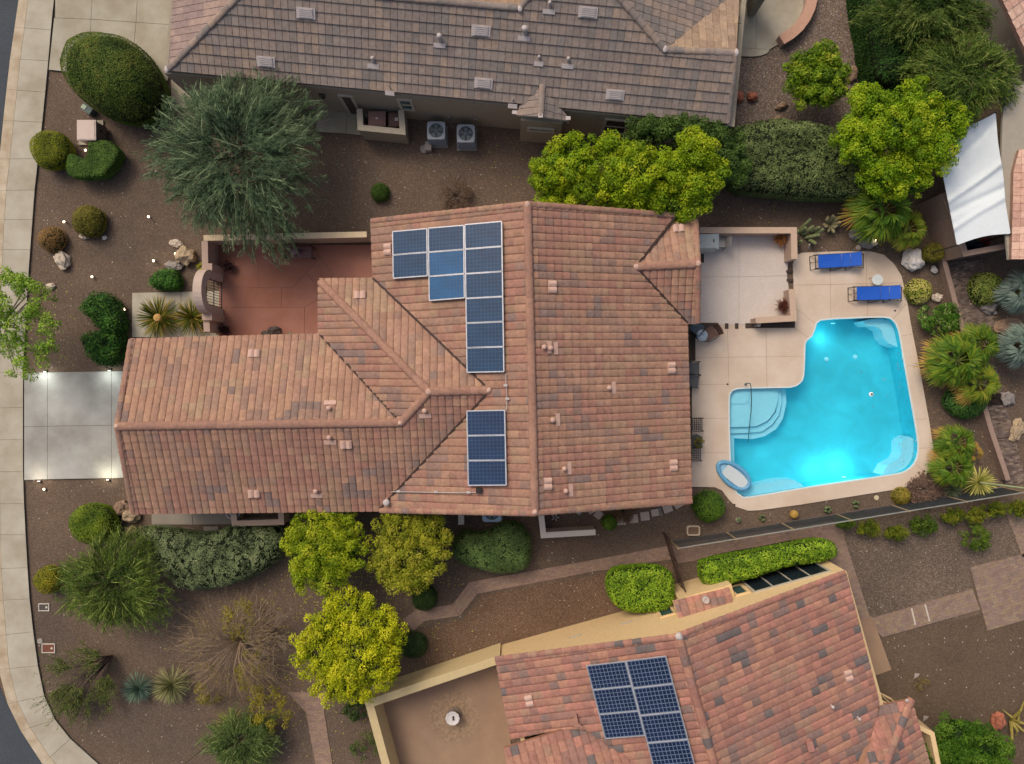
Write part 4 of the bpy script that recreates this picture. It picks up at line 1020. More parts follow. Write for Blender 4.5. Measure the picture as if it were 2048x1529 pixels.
panelcol(PW, (785.5,463.5), (854,457.5), (855,552.5), (787,557.5), 2, ['blue solar panel at the top left corner of the stepped array', 'blue solar panel directly below the top left corner panel'], G1, [CELLB], GRID1)
panelcol(PW, (857,456.5), (927.5,450.8), (929,596.5), (859,602), 3, ['middle blue solar panel in the top row of the stepped array', 'brighter blue solar panel in the centre of the second row of three', 'brightest blue solar panel ending the short middle column'], G1, [CELLB, CELLB2, CELLB2], GRID1)
panelcol(PW, (930,449.5), (1003.5,443), (1008,744), (934.5,745.5), 6, ['blue solar panel at the top right corner beside the main ridge', 'second solar panel down in the long column beside the ridge', 'third solar panel down in the long column beside the ridge', 'fourth solar panel down in the long column, first standing alone', 'fifth solar panel down in the long column beside the ridge', 'lowest solar panel of the long column beside the ridge'], G1, [CELLB], GRID1)
panelcol(PW, (934,822), (1009.5,820.5), (1012.8,971), (937,971.5), 3, ['top panel of the separate three navy solar panels', 'middle panel of the separate three navy solar panels', 'bottom panel of three navy solar panels above the black box'], 'three navy solar panels stacked lower on the central roof', [CELLD], GRID1)

# ---------------------------------------------------------------- north house (grey flat tiles)
north = thing('house', 'long north house with grey flat tile roof and sage stucco wall', 'house', W(900, 100, 0))
NE_ = 3.0
NS = Plane(W(335, 141, NE_), W(1455, 247, NE_), W(1039, 18, 4.75))
nb = PXY([(335, 141)], NE_)[0]
polyNS = [[(335,141),(472,-2),(530,-60),(690,-60),(770,-6),(770,182)], [(770,182),(770,-6),(837,0),(1039,17),(1039,207)], [(1039,207),(1039,17),(1100,-60),(1190,-60),(1243,0),(1243,227)], [(1243,227),(1243,0),(1329,100),(1329,235)], [(1329,235),(1329,102),(1472,108),(1456,247)]]
ov = NS.at(335, 141)
NWp = Plane(NS.at(335, 141), NS.at(472, -2), W(346, 0, NE_))
polyNW = [[(335,141),(472,-2),(530,-62),(352,-120),(346,0)]]
NNp = Plane(NS.at(837, 0), NS.at(1039, 17), NS.at(900, 0)+Vector((0.2, 1.9, -0.75)))
polyNN = [[(760,-6.5),(1039,17),(1062,-6),(1080,-60),(700,-60)]]
h0, h1 = NS.at(1329, 100), NS.at(1243, 0)
# east-facing slope and the small beige gable beside the patio
NEp = Plane(h0, h1, h0+Vector((0.27, 3.0, 0.0)))
pr = W(1472, 107, h0.z)
NPp = Plane(h0, pr, W(1478, -10, NE_)+Vector((0, 0.3, 0)))
polyNE = [[(1243,0),(1329,100),(1453,0),(1516,-51),(1520,-60),(1190,-60)]]
polyNP = [[(1329,100),(1472,107),(1478,0),(1478,-60),(1530,-60),(1453,0)]]
mb = MB()
ft = dict(prof=FLAT, pal=GP, wts=GW, step=0.05)
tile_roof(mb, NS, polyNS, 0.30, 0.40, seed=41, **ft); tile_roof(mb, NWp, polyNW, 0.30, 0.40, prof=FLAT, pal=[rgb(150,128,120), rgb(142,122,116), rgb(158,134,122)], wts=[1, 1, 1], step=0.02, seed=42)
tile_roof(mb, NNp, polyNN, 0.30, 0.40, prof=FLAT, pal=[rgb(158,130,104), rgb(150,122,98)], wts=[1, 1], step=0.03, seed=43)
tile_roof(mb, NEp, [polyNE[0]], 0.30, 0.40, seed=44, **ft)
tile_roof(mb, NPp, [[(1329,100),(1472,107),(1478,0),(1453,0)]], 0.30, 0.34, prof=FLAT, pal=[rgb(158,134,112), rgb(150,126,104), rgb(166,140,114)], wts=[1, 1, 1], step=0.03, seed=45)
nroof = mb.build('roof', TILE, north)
mb = MB(); [deck_under(mb, pl, po) for pl, po in ((NS, polyNS), (NWp, polyNW))]; mb.build('roof_deck', mat('grey_fascia', rgb(108, 98, 90)), north)
cap_line(nroof, L(NS.at(335, 141)), L(NS.at(500, -30)), 0.16, GP, GW, 51); cap_line(nroof, L(NS.at(750, -8)), L(NS.at(1039, 17)), 0.16, GP, GW, 52); cap_line(nroof, L(h0), L(NS.at(1215, -32)), 0.17, GP, GW, 53); cap_line(nroof, L(h0), L(pr), 0.16, GP, GW, 54)
cap_line(nroof, L(NS.at(1039, 17)), L(NS.at(1085, -40)), 0.15, GP, GW, 55); cap_line(nroof, L(NS.at(1472, 108), .02), L(NS.at(1456, 246), .02), 0.12, GP, GW, 56, seg=.4)
for p in (NS.at(335, 141), NS.at(1040, 19), h0, pr): mortar(nroof, p, PALEGREY, (.12, .2, .12))
for x, y in ((612,27),(962,62),(532,124),(967,167),(1230,190),(1176,25)): slab_vent(nroof, NS, x, y)
for x, y, r, h in ((880,80,.17,.55),(1049,66,.19,.6),(1099,12,.12,.4),(747,122,.13,.4),(780,176,.05,.25),(1136,122,.12,.35),(1078,117,.1,.25),(1026,202,.06,.3)): pipe_vent(nroof, NS, x, y, r*.55, h*.7, r*.62, m=PALEGREY, fw=0.5 if r > .1 else .4)
# walls: the base line runs (632,220)-(1024,257) on the ground
nw0, nw1 = W(386, 198, 0), W(1432, 296, 0); nd = (nw1-nw0).normalized(); nn_ = Vector((-nd.y, nd.x, 0))
fp = [nw0, nw1, nw1+nn_*9.0, nw0+nn_*9.0]
mb = MB(); wall_loop(mb, [(p.x, p.y) for p in fp], 0, 2.82); mb.build('wall', STUCG, north)
pa, pb = (nw0.x, nw0.y), (nw1.x, nw1.y); Ln = (nw1-nw0).length
def tn(x, y): return (W(x, y, 0)-nw0).dot(nd)/Ln
opening(north, pa, pb, tn(701, 228), tn(724, 230), 0.05, 2.15, 'door', bars=0, glass=mat('screen_door', rgb(74, 64, 56), 0.7, var=.1), fw=0.14)
opening(north, pa, pb, tn(812, 237), tn(836, 240), 1.35, 2.35, 'window', bars=0, hbars=1, fw=0.12, glass=GLASSG)
opening(north, pa, pb, tn(1199, 274), tn(1243, 278), 0.85, 2.3, 'window', bars=0, hbars=1, fw=0.12)
p = nw0+nd*Ln*tn(668, 224)-nn_*0.05; mb = MB(); mb.tube([Vector((p.x, p.y, 1.9)), Vector((p.x, p.y, 2.2))], [.1, .14], n=10); mb.build('wall_lamp', DARKMET, north)
mb = MB()
for x in (901, 953):
    p = nw0+nd*Ln*tn(x, 250)-nn_*0.06; mb.box(p.x, p.y, 0.9, 0.13, 0.08, 0.2, rz=-.09); mb.tube([(p.x, p.y, .8), (p.x, p.y-.02, .4), (p.x+.1, p.y-.3, .12)], .015, n=6)
for x in (960, 981):
    p = nw0+nd*Ln*tn(x, 252)-nn_*0.03; mb.tube([Vector((p.x, p.y, .35)), Vector((p.x, p.y, .35))-nn_*.05], .06, n=10)
mb.build('utility_box', mat('utility_grey', rgb(128, 126, 124), 0.5), north)
# fireplace pop-out with its own little gable roof
b0, b1 = W(1040, 283, 0), W(1117, 289, 0); e = (b1-b0).normalized(); f = Vector((-e.y, e.x, 0))
mb = MB(); mb.prism([(p.x, p.y) for p in (b0, b1, b1+f*1.2, b0+f*1.2)], 0, 2.72); mb.build('fireplace_wall', STUCG, north)
opening(north, (b0.x, b0.y), (b1.x, b1.y), 0.2, 0.8, 1.72, 1.92, 'window', bars=0, fw=0.12, glass=GLASSG)
gp = NS.at(1085, 172); ge = W(1081, 233, gp.z); DL = Plane(gp, ge, W(1028, 226, 2.78)); DR = Plane(gp, ge, W(1136, 239, 2.78))
pDL = [[(1085,171),(1081,234),(1040,232),(1024,227)]]; pDR = [[(1085,171),(1136,236),(1136,243),(1081,234)]]
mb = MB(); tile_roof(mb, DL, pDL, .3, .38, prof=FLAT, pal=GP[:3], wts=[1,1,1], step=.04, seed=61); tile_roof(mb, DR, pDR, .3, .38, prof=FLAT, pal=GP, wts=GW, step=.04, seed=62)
caps(mb, L(gp), L(ge), .16, GP, GW, 63); mb.build('gable_roof', TILE, north)
mb = MB(); deck_under(mb, DL, pDL, .1); deck_under(mb, DR, pDR, .1)
for p in (gp, ge, W(1029, 226, 2.8), W(1136, 238, 2.8)): mb.box(p.x, p.y, p.z+.05, .2, .16, .08)
mb.build('gable_trim', PALEGREY, north)
# ---------------------------------------------------------------- south-east house (mixed terracotta, cream walls)
south = thing('house', 'south house turned at an angle with mottled terracotta roof and cream walls', 'house', W(1420, 1400, 0))
SE_ = 2.9; SR = 5.35
s0, s1 = W(1357, 1272, SR), W(1428, 1529, SR); s1 = s0+(s1-s0)*1.35
SWp = Plane(s0, s1, W(990, 1318, SE_)); SEp = Plane(s0, s1, W(1690, 1145, SE_))
def onl(a, b, t): return (a[0]+(b[0]-a[0])*t, a[1]+(b[1]-a[1])*t)
polySW = [[(1357,1272),(990,1318),(1022,1478),(1125,1458)], [(1357,1272),(1125,1458),(1170,1458)], [(1357,1272),(1170,1458),(1452,1647)]]
polySE = [[(1357,1270),(1690,1145),(1746,1358),(1757,1402),(1752,1432),(1690,1622),(1452,1622)]]
# lower wing whose slope faces the courtyard wall
vz = SWp.at(1150, 1460)
zv = SWp.at(1132, 1459).z
SLp = Plane(W(1008, 1497, zv), W(1132, 1459, zv), SWp.at(1300, 1545))
polySL = [[(1008,1497),(1125,1460),(1170,1456),(1300,1545),(1310,1622),(1030,1622)]]
# small hipped wing at the east
hz = W(1822, 1399, 2.75)
eP = Plane(W(1822, 1399, 2.75), W(1866, 1570, 2.75), W(1768, 1529, 3.7)); nP = Plane(W(1822, 1399, 2.75), W(1758, 1413, 2.75), W(1768, 1529, 3.7))
polyEP = [[(1822,1399),(1862,1540),(1880,1622),(1729,1622)]]; polyNP2 = [[(1822,1399),(1757,1412),(1752,1432),(1712,1540),(1690,1622),(1729,1622)]]
mb = MB()
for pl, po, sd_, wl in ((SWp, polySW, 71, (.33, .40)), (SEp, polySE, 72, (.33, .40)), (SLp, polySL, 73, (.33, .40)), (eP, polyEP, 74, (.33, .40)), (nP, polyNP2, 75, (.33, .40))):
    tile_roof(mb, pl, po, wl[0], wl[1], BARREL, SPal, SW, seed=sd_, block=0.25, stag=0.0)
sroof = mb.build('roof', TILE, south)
mb = MB(); [deck_under(mb, pl, po, .14) for pl, po in ((SWp, polySW), (SEp, polySE), (SLp, polySL), (eP, polyEP), (nP, polyNP2))]; mb.build('roof_deck', mat('cream_fascia', rgb(150, 108, 84)), south)
cap_line(sroof, L(s0), L(s1), .2, SPal, SW, 81); cap_line(sroof, L(hz), L(W(1755, 1570, 3.95)), .19, SPal, SW, 82)
cap_line(sroof, L(SWp.at(1356, 1273), .02), L(SWp.at(991, 1319), .02), .15, SPal, SW, 83, seg=.38); cap_line(sroof, L(SEp.at(1358, 1271), .02), L(SEp.at(1689, 1146), .02), .15, SPal, SW, 84, seg=.38)
mortar(sroof, s0, PALEGREY); mortar(sroof, W(1812, 1400, 2.9), PALEGREY, (.09, .09, .07))
for x, y, pl in ((1059,1402,SWp),(1696,1352,SEp)): vent_pair(sroof, pl, x, y)
for x, y in ((1661,1410),(1714,1434)): pipe_vent(sroof, SEp, x, y, .05, .25, .07, flash=False, m=PALEGREY)
p = SEp.at(1619, 1491, .15); mb = MB(); mb.box(p.x, p.y, p.z, .26, .42, .28, rz=.25); mb.build('chimney_vent', mat('vent_red', rgb(166, 118, 106)), sroof)
mb = MB(); a = SWp.at(1152, 1426, .2); mb.add([SWp.at(x, y, k) for k in (.14, .2) for x, y in ((1152,1426),(1141,1447),(1150,1455),(1168,1456),(1157,1447))], [(4, 3, 2, 1, 0), (5, 6, 7, 8, 9), (0, 1, 6, 5), (1, 2, 7, 6), (2, 3, 8, 7), (3, 4, 9, 8), (4, 0, 5, 9)]); mb.build('valley_flashing', mat('copper_flash', rgb(158, 116, 100)), sroof)
# north-west gable wall, following the roof slope
sw0, sw1 = W(1003, 1290, 0), W(1640, 1113, 0); sdv = (sw1-sw0).normalized(); sn = Vector((-sdv.y, sdv.x, 0))
back = -sn
fpS = [sw0, sw1, sw1+back*7.6, sw0+back*7.6]
def stop(x, y): return max(2.4, min(SWp.z(x, y), SEp.z(x, y))-0.16)
mb = MB(); wall_loop(mb, [(p.x, p.y) for p in fpS][::-1], 0, stop); mb.build('wall', STUCY, south)
Ls = (sw1-sw0).length; ts = lambda x, y: (W(x, y, 0)-sw0).dot(sdv)/Ls
A_, B_ = (sw0.x, sw0.y), (sw1.x, sw1.y)
# windows seen on the gable wall
opening(south, A_, B_, ts(1305, 1210), ts(1330, 1200), 1.0, 2.1, 'window', bars=0, out=-1, glass=GLASSG, frame=STUCY, fw=.1)
opening(south, A_, B_, ts(1448, 1172), ts(1470, 1164), 0.9, 2.0, 'window', bars=0, out=-1, glass=GLASSG, frame=STUCY, fw=.1)
opening(south, A_, B_, ts(1478, 1160), ts(1618, 1119), 0.25, 2.2, 'patio_window', bars=3, out=-1, frame=FRAME, fw=.1)
mb = MB()
for x, y, z in ((1133,1249,1.6),(1230,1222,1.7)):
    p = sw0+sdv*Ls*ts(x, y); q = p+sn*.04; mb.bar(Vector((q.x, q.y, z)), Vector((q.x, q.y, z))+sdv*.55, .05, .06)
mb.build('wall_vent', FRAME, south)
# pop-out with a little tiled roof
c0, c1 = W(1338, 1172, 0), W(1436, 1144, 0)
mb = MB(); wall_loop(mb, [(p.x, p.y) for p in (c0, c1, c1-sn*1.3, c0-sn*1.3)][::-1], 0, 2.05); mb.build('chimney_wall', STUCY, south)
k0, k1, k2, k3 = W(1346, 1199, 2.15), W(1458, 1178, 2.15), W(1470, 1211, 2.75), W(1358, 1239, 2.75)
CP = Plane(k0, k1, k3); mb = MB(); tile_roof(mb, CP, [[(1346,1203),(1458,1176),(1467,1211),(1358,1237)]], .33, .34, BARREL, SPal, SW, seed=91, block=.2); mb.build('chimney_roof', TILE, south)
mb = MB(); deck_under(mb, CP, [[(1346,1203),(1458,1176),(1467,1211),(1358,1237)]], .12); mb.build('chimney_trim', STUCY, south)
p = CP.at(1411, 1200, .15); mb = MB(); mb.lathe([(.16, -.05), (.16, .12), (.12, .15), (.11, .12), (.01, .1)], 14, p.x, p.y, p.z); mb.build('chimney_cap', PALEGREY, south)
# walls of the lower wing and the east nook
w0, w1 = W(1030, 1500, 0), W(1090, 1484, 0)
mb = MB(); wall_loop(mb, PXY([(1030,1512),(1180,1470),(1230,1600),(1060,1640)], 0.0), 0, 2.5); mb.build('wing_wall', STUCY, south)
mb = MB(); wall_loop(mb, PXY([(1700,1360),(1808,1415),(1845,1600),(1720,1600)], 0.0), 0, 2.45); mb.build('wing_wall', STUCY, south)
a, b = W(1712, 1362, 0), W(1790, 1402, 0); opening(south, (a.x, a.y), (b.x, b.y), .1, .8, .3, 1.9, 'window', bars=1, out=-1, glass=GLASS, frame=STUCY)
G3 = 'dark gridded solar panels on the south roof'
panelcol(SWp, (1173,1331.4), (1250.5,1322.6), (1290,1471.7), (1210.6,1478), 3, ['dark gridded solar panel at the top left of the south roof array', 'dark gridded solar panel in the middle of the left column of three', 'dark gridded solar panel at the foot of the left column of three'], G3, [CELLN], GRID2, nx=10, ny=6, gap=.016, fw=.024)
panelcol(SWp, (1252,1322), (1331.6,1312), (1405.5,1590), (1323,1596), 5, ['dark gridded solar panel at the top right of the south roof array', 'second panel down in the right column of the south roof array', 'third panel down in the right column of the south roof array', 'fourth panel down in the right column, below the left column end', 'fifth panel down in the right column, cut by the lower edge of the photo'], G3, [CELLN], GRID2, nx=10, ny=6, gap=.016, fw=.024)
# ---------------------------------------------------------------- north-east house at the right edge
east = thing('house', 'house at the right edge with pink barrel tile roof and grey eave', 'house', W(2100, 250, 0))
PKP = [rgb(206,166,146), rgb(198,156,136), rgb(214,176,154), rgb(190,148,130)]; PKW = [1]*4
e0, e1 = W(1985, -20, 3.9), W(2075, 165, 2.9); E1 = Plane(e0, e1, e0+Vector((e0.y-e1.y, e1.x-e0.x, 0)))
pE1 = [[(1975,-60),(2078,165),(2200,165),(2200,-60)]]
a0, a1 = W(2026, 345, 2.9), W(2022, 520, 2.9); E2 = Plane(a0, a1, a0+Vector((3.0, 0, 0.9))); pE2 = [[(2038,300),(2026,345),(2022,519),(2200,519),(2200,300)]]
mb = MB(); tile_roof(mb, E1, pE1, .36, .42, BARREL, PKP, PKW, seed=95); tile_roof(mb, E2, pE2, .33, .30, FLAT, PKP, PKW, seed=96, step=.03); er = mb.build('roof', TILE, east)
mb = MB(); deck_under(mb, E1, pE1, .15); deck_under(mb, E2, pE2, .15); mb.build('roof_deck', mat('rose_fascia', rgb(150, 118, 100)), east)
mb = MB(); wall_loop(mb, PXY([(1975,110),(2020,235),(2016,505),(2160,505),(2160,-60),(1900,-60)][::-1], 0.0), 0, 2.6)
mb.build('wall', mat('grey_stucco', rgb(158, 152, 138), .9, var=.06, bump=.3), east)
mb = MB(); mb.prism(PXY([(2014,140),(2050,170),(2056,505),(2016,520),(2000,360),(2004,240)], 2.7), 2.62, 2.74); mb.build('eave', mat('eave_grey', rgb(160, 152, 138), .9, var=.06), east)
# ================= POOL
pc = W(1640, 820, 0)
pool = thing('swimming_pool', 'freeform lit swimming pool with turquoise water and tan deck around it', 'swimming pool', pc)
PLAST = mat('pool_plaster', rgb(76, 194, 214), 0.6, var=0.10, scale=1.0, bump=0.1)
for _n in PLAST.node_tree.nodes:
    if _n.type == 'TEX_NOISE': _n.inputs['Distortion'].default_value = 0.9  # swirled blotches paint cloud and ripple reflections into the plaster colour
PLASTP = mat('pale_plaster', rgb(206, 226, 240), 0.6, var=0.03)
mb = MB(); n = len(poolxy); DP = 1.25
ar = sum(poolxy[i][0]*poolxy[(i+1) % n][1]-poolxy[(i+1) % n][0]*poolxy[i][1] for i in range(n))
cxp = sum(p[0] for p in poolxy)/n; cyp = sum(p[1] for p in poolxy)/n
inn = inset(poolxy, 0.05)
vs = [(x, y, 0.0) for x, y in poolxy]+[(x, y, -DP) for x, y in poolxy]
mb.add(vs, [((i+1) % n, i, n+i, n+(i+1) % n) for i in range(n)]); mb.prism(poolxy, -DP, -DP, bottom=False)
mb.build('basin', PLAST, pool)
# white cantilever coping line at the water's edge
mb = MB(); q = inset(poolxy, 0.045); m2 = inset(poolxy, -0.02); mb.prism(m2, 0.02, 0.066, holes=[q]); mb.build('coping', mat('coping_white', rgb(206, 216, 214), 0.6, var=.05), pool)
def pl(x, y): w = W(x, y, -0.2); return (w.x, w.y)
def shelf(pts, z, name, m=PLASTP, zb=-DP):
    b = MB(); b.prism([pl(*p) for p in smooth_loop(pts, 1)], zb, z); return b.build(name, m, pool)
# tanning shelf and two steps
shelf([(1457,800),(1463,783),(1480,775),(1556,778),(1557,800),(1550,824),(1536,842),(1516,852),(1500,854),(1458,855)], -0.24, 'tanning_shelf')
shelf([(1457,856),(1500,855),(1520,853),(1540,843),(1555,825),(1559,800),(1558,778),(1566,778),(1567,805),(1562,830),(1548,850),(1528,864),(1500,867),(1457,868)], -0.42, 'pool_step')
shelf([(1457,869),(1502,868),(1532,864),(1552,851),(1566,830),(1570,805),(1569,778),(1577,778),(1579,806),(1572,838),(1558,860),(1535,874),(1510,880),(1468,878)], -0.58, 'pool_step')
shelf([(1459,868),(1470,878),(1471,940),(1480,975),(1500,975),(1560,962),(1590,961),(1606,970),(1610,977),(1500,996),(1480,990),(1464,970)], -0.36, 'bench')
shelf([(1728,642),(1740,639),(1765,636),(1784,642),(1795,660),(1799,694),(1782,688),(1772,678),(1766,660),(1752,652),(1736,652)], -0.36, 'bench')
shelf([(1822,874),(1811,880),(1806,888),(1806,908),(1800,920),(1778,932),(1766,953),(1785,950),(1811,943),(1828,928),(1835,905),(1834,880)], -0.36, 'bench')
shelf([(1459,781),(1474,776),(1496,778),(1500,790),(1497,803),(1488,808),(1459,808)], -0.19, 'raised_seat')
mb = MB()
for x, y, r in ((1654,719,.11),(1711,714,.11)): w = W(x, y, -1.2); mb.lathe([(r, 0), (r*.9, .03), (r*.5, .04), (.01, .04)], 18, w.x, w.y, -DP)
mb.build('floor_drain', PLASTP, pool)
EMW = emis('pool_lamp_glass', (0.55, 0.98, 1.0), 0.4)
for x, y, nm in ((1690,961,'south'),(1668,641,'north')):
    w = W(x, y, -0.6); s_ = 1 if nm == 'south' else -1
    b = MB(); b.tube([(w.x, w.y-.12*s_*-1, -.7), (w.x, w.y+.16*s_, -.7)], .1, n=16); o = b.build('pool_light', EMW, pool)
def plamp(x, y, e, z=-0.55, sz=0.25, c=(0.45, 1.0, 0.95)):
    w = W(x, y, z); l_ = bpy.data.lights.new('pool_lamp', 'POINT'); l_.energy = e; l_.color = c; l_.shadow_soft_size = sz
    o = bpy.data.objects.new('pool_lamp', l_); o.location = w; col.objects.link(o); o.parent = pool; o.location = w-pc
plamp(1690, 936, 38); plamp(1640, 943, 26); plamp(1650, 675, 22, z=-.7); plamp(1700, 830, 26, z=-.15, sz=1.2); plamp(1540, 920, 14, z=-.4, sz=.8); plamp(1760, 720, 14, z=-.2, sz=.8)
# water
m, n_, l, b = nodes('water')
for nd_ in (b,): n_.remove(nd_)
tr = n_.new('ShaderNodeBsdfTransparent'); tr.inputs[0].default_value = (0.66, 0.97, 1.0, 1)
gl = n_.new('ShaderNodeBsdfGlossy'); gl.inputs['Roughness'].default_value = 0.05
fr = n_.new('ShaderNodeFresnel'); fr.inputs[0].default_value = 1.33
tc = n_.new('ShaderNodeTexCoord'); nz = n_.new('ShaderNodeTexNoise'); nz.inputs['Scale'].default_value = 2.2; nz.inputs['Detail'].default_value = 4; nz.inputs['Distortion'].default_value = 0.8
l.new(tc.outputs['Object'], nz.inputs['Vector'])
bp = n_.new('ShaderNodeBump'); bp.inputs['Strength'].default_value = 0.25; bp.inputs['Distance'].default_value = 0.05; l.new(nz.outputs['Fac'], bp.inputs['Height'])
l.new(bp.outputs[0], gl.inputs['Normal']); l.new(bp.outputs[0], fr.inputs['Normal'])
ms = n_.new('ShaderNodeMixShader'); l.new(fr.outputs[0], ms.inputs[0]); l.new(tr.outputs[0], ms.inputs[1]); l.new(gl.outputs[0], ms.inputs[2]); l.new(ms.outputs[0], n_['Material Output'].inputs[0])
WATER = m
mb = MB(); mb.prism(inset(poolxy, 0.002), -0.09, -0.09, bottom=False); tag(mb.build('water', WATER), kind='structure')
# handrail rising from the shelf
RAIL = mat('rail_metal', rgb(96, 128, 136), 0.25, metal=0.7)
t = thing('pool_handrail', 'bent metal handrail running down the pool steps', 'handrail', W(1497, 768, 0))
mb = MB(); P = [(1491,769,.06),(1493,767,.7),(1500,767,.86),(1502,775,.88),(1503,800,.6),(1502,825,.35),(1496,884,-.5)]
mb.tube([W(*p) for p in P], 0.024, n=8); mb.build('rail', RAIL, t)
mb = MB(); w = W(1491, 769, .06); mb.lathe([(.06, 0), (.06, .03), (.03, .05)], 12, w.x, w.y, .06); mb.build('flange', RAIL, t)
# round skimmer float
w = W(1743, 789, -.05); t = thing('chlorine_floater', 'small white round floater with dark centre in the pool', 'pool floater', (w.x, w.y, -.1))
mb = MB(); mb.lathe([(.06, -.06), (.1, -.02), (.11, .02), (.06, .05), (.05, .05)], 16, w.x, w.y, -.09); mb.build('float_ring', mat('float_white', rgb(220, 228, 230), .5), t)
mb = MB(); mb.lathe([(.048, 0), (.045, .035), (.01, .035)], 12, w.x+.01, w.y, -.07); mb.build('float_cap', DARKMET, t)
# inflatable raft
t = thing('inflatable_raft', 'oval blue inflatable raft with pale pad at the pool corner', 'pool raft', (*W(1465, 950, 0).xy, 0.0), rz=R(-38))
mb = MB(); pts = [(0.86*math.cos(a)*(1), 0.44*math.sin(a)*(1+.12*math.cos(a)), 0.14) for a in np.linspace(0, 2*math.pi, 40)]
mb.tube(pts, .105, n=10, caps=False); mb.build('air_tube', mat('raft_blue', rgb(98, 160, 196), .4, var=.05), t, smooth=True, world=False)
mb = MB(); oval = [(0.80*math.cos(a), 0.40*math.sin(a)) for a in np.linspace(0, 2*math.pi, 36)[:-1]]; mb.prism(oval, .09, .12); mb.build('floor', mat('raft_pale', rgb(140, 186, 212), .5, var=.05), t, world=False)
mb = MB(); pts = [(0.72*abs(math.cos(a))**.6*math.copysign(1, math.cos(a))+.03, -0.02+0.29*abs(math.sin(a))**.6*math.copysign(1, math.sin(a))) for a in np.linspace(0, 2*math.pi, 40)[:-1]]
pts = [(max(-.5, x), y) for x, y in pts]; mb.prism(pts, .125, .19); mb.build('pad', mat('raft_pad', rgb(196, 206, 208), .7, var=.03, bump=.2), t, world=False)
# loungers
BLUE = mat('blue_sling', rgb(14, 84, 186), .75, var=.06, bump=.2, bscale=120)
def lounger(label, x, y, rz, sag=0.0):
    t = thing('pool_lounger', label, 'sun lounger', (*W(x, y, .3).xy, .06), rz=rz, group='blue loungers by the pool')
    f = MB(); Lh, Wd = 1.12, .31
    # side rails: flat seat then raised back
    for s_ in (-1, 1):
        f.tube([(-Lh-.02, s_*Wd, .30), (-.9, s_*Wd, .33), (.15, s_*Wd, .32)], .022, n=6)
        f.tube([(.15, s_*Wd, .32), (.52, s_*Wd*1.02, .40), (.98, s_*Wd*1.02, .62)], .016, n=6)
    f.build('frame', DARKMET, t, world=False)
    for nm, pts in (('leg', [(-Lh+.2, -.34, .33), (-Lh-.1, -.34, .02), (-Lh-.1, .30, .02), (-Lh+.2, .30, .33)]), ('leg', [(.15, -.34, .32), (-.28, -.42, .02), (-.28, .36, .02), (.15, .30, .32)]), ('leg', [(.9, -.36, .34), (1.26, -.36, .02), (1.30, .3, .02), (.9, .30, .34)]), ('leg', [(.6, -.34, .36), (.42, -.44, .02), (.42, .34, .02), (.6, .3, .36)])):
        g = MB(); g.tube([Vector(p) for p in pts], .022, n=6); g.build(nm, DARKMET, t, world=False)
    g = MB(); g.bar((-Lh+.04, -Wd, .31), (-Lh+.04, Wd, .31), .03); g.bar((-Lh-.1, 0, .03), (-Lh+.2, 0, .3), .02); g.build('brace', DARKMET, t, world=False)
    def cloth(nm, x0, z0, x1, z1, dip):
        c = MB(); vs = []; nx_, ny_ = 8, 6
        for k in range(2):
            for i in range(nx_+1):
                for j in range(ny_+1):
                    u, v = i/nx_, j/ny_-.5
                    vs.append((x0+(x1-x0)*u, v*2*Wd, z0+(z1-z0)*u-dip*(1-4*v*v)*math.sin(math.pi*min(1, u+.05))+.018-.012*k))
        m_ = (nx_+1)*(ny_+1); fs = []
        for i in range(nx_):
            for j in range(ny_):
                a = i*(ny_+1)+j; fs.append((a, a+ny_+1, a+ny_+2, a+1)); fs.append((m_+a+1, m_+a+ny_+2, m_+a+ny_+1, m_+a))
        c.add(vs, fs); return c.build(nm, BLUE, t, world=False)
    cloth('seat_sling', -.96, .33, .12, .33, .03); cloth('back_sling', .14, .33, .5, .41, .015); cloth('headrest_sling', .52, .41, .93, .60, .01)
    return t
lounger('blue sling lounger nearest the patio wall, at the top of the deck', 1676, 522, R(3))
lounger('blue sling lounger closer to the pool, below the round side table', 1753, 587, R(1))
t = thing('side_table', 'small round glass side table between the two blue loungers', 'side table', (*W(1755, 562, .2).xy, .06))
mb = MB(); c = W(1755, 560, .45); mb.lathe([(.25, 0), (.255, .015), (.25, .03), (.235, .03)], 28, c.x, c.y, .44); mb.build('rim', mat('rim_white', rgb(200, 208, 204), .4), t)
mb = MB(); mb.lathe([(.235, .0), (.235, .012), (.01, .012)], 28, c.x, c.y, .447); mb.build('table_top', mat('pale_glass', rgb(150, 186, 182), .1, var=.25, scale=9), t)
for k in range(3):
    a = k*2.09+2.6; mb = MB(); mb.tube([(c.x+.2*math.cos(a), c.y+.2*math.sin(a), .44), (c.x+.24*math.cos(a), c.y+.24*math.sin(a), .07)], .012, n=6); mb.build('leg', RAIL, t)
for i, (x, y, lab) in enumerate(((1455, 769, 'small dark deck drain by the tanning shelf'), (1469, 1010, 'small dark deck drain at the lower left pool corner'), (1848, 943, 'small dark deck drain at the lower right pool corner'), (1790, 622, 'small dark deck drain above the upper right pool corner'))):
    w = W(x, y, .06); mb = MB(); mb.lathe([(.045, 0), (.045, .012), (.02, .014)], 12, w.x, w.y, .06); o = mb.build('deck_drain', DARKMET, None, (w.x, w.y, .06)); tag(o, lab, 'drain', 'deck drains')
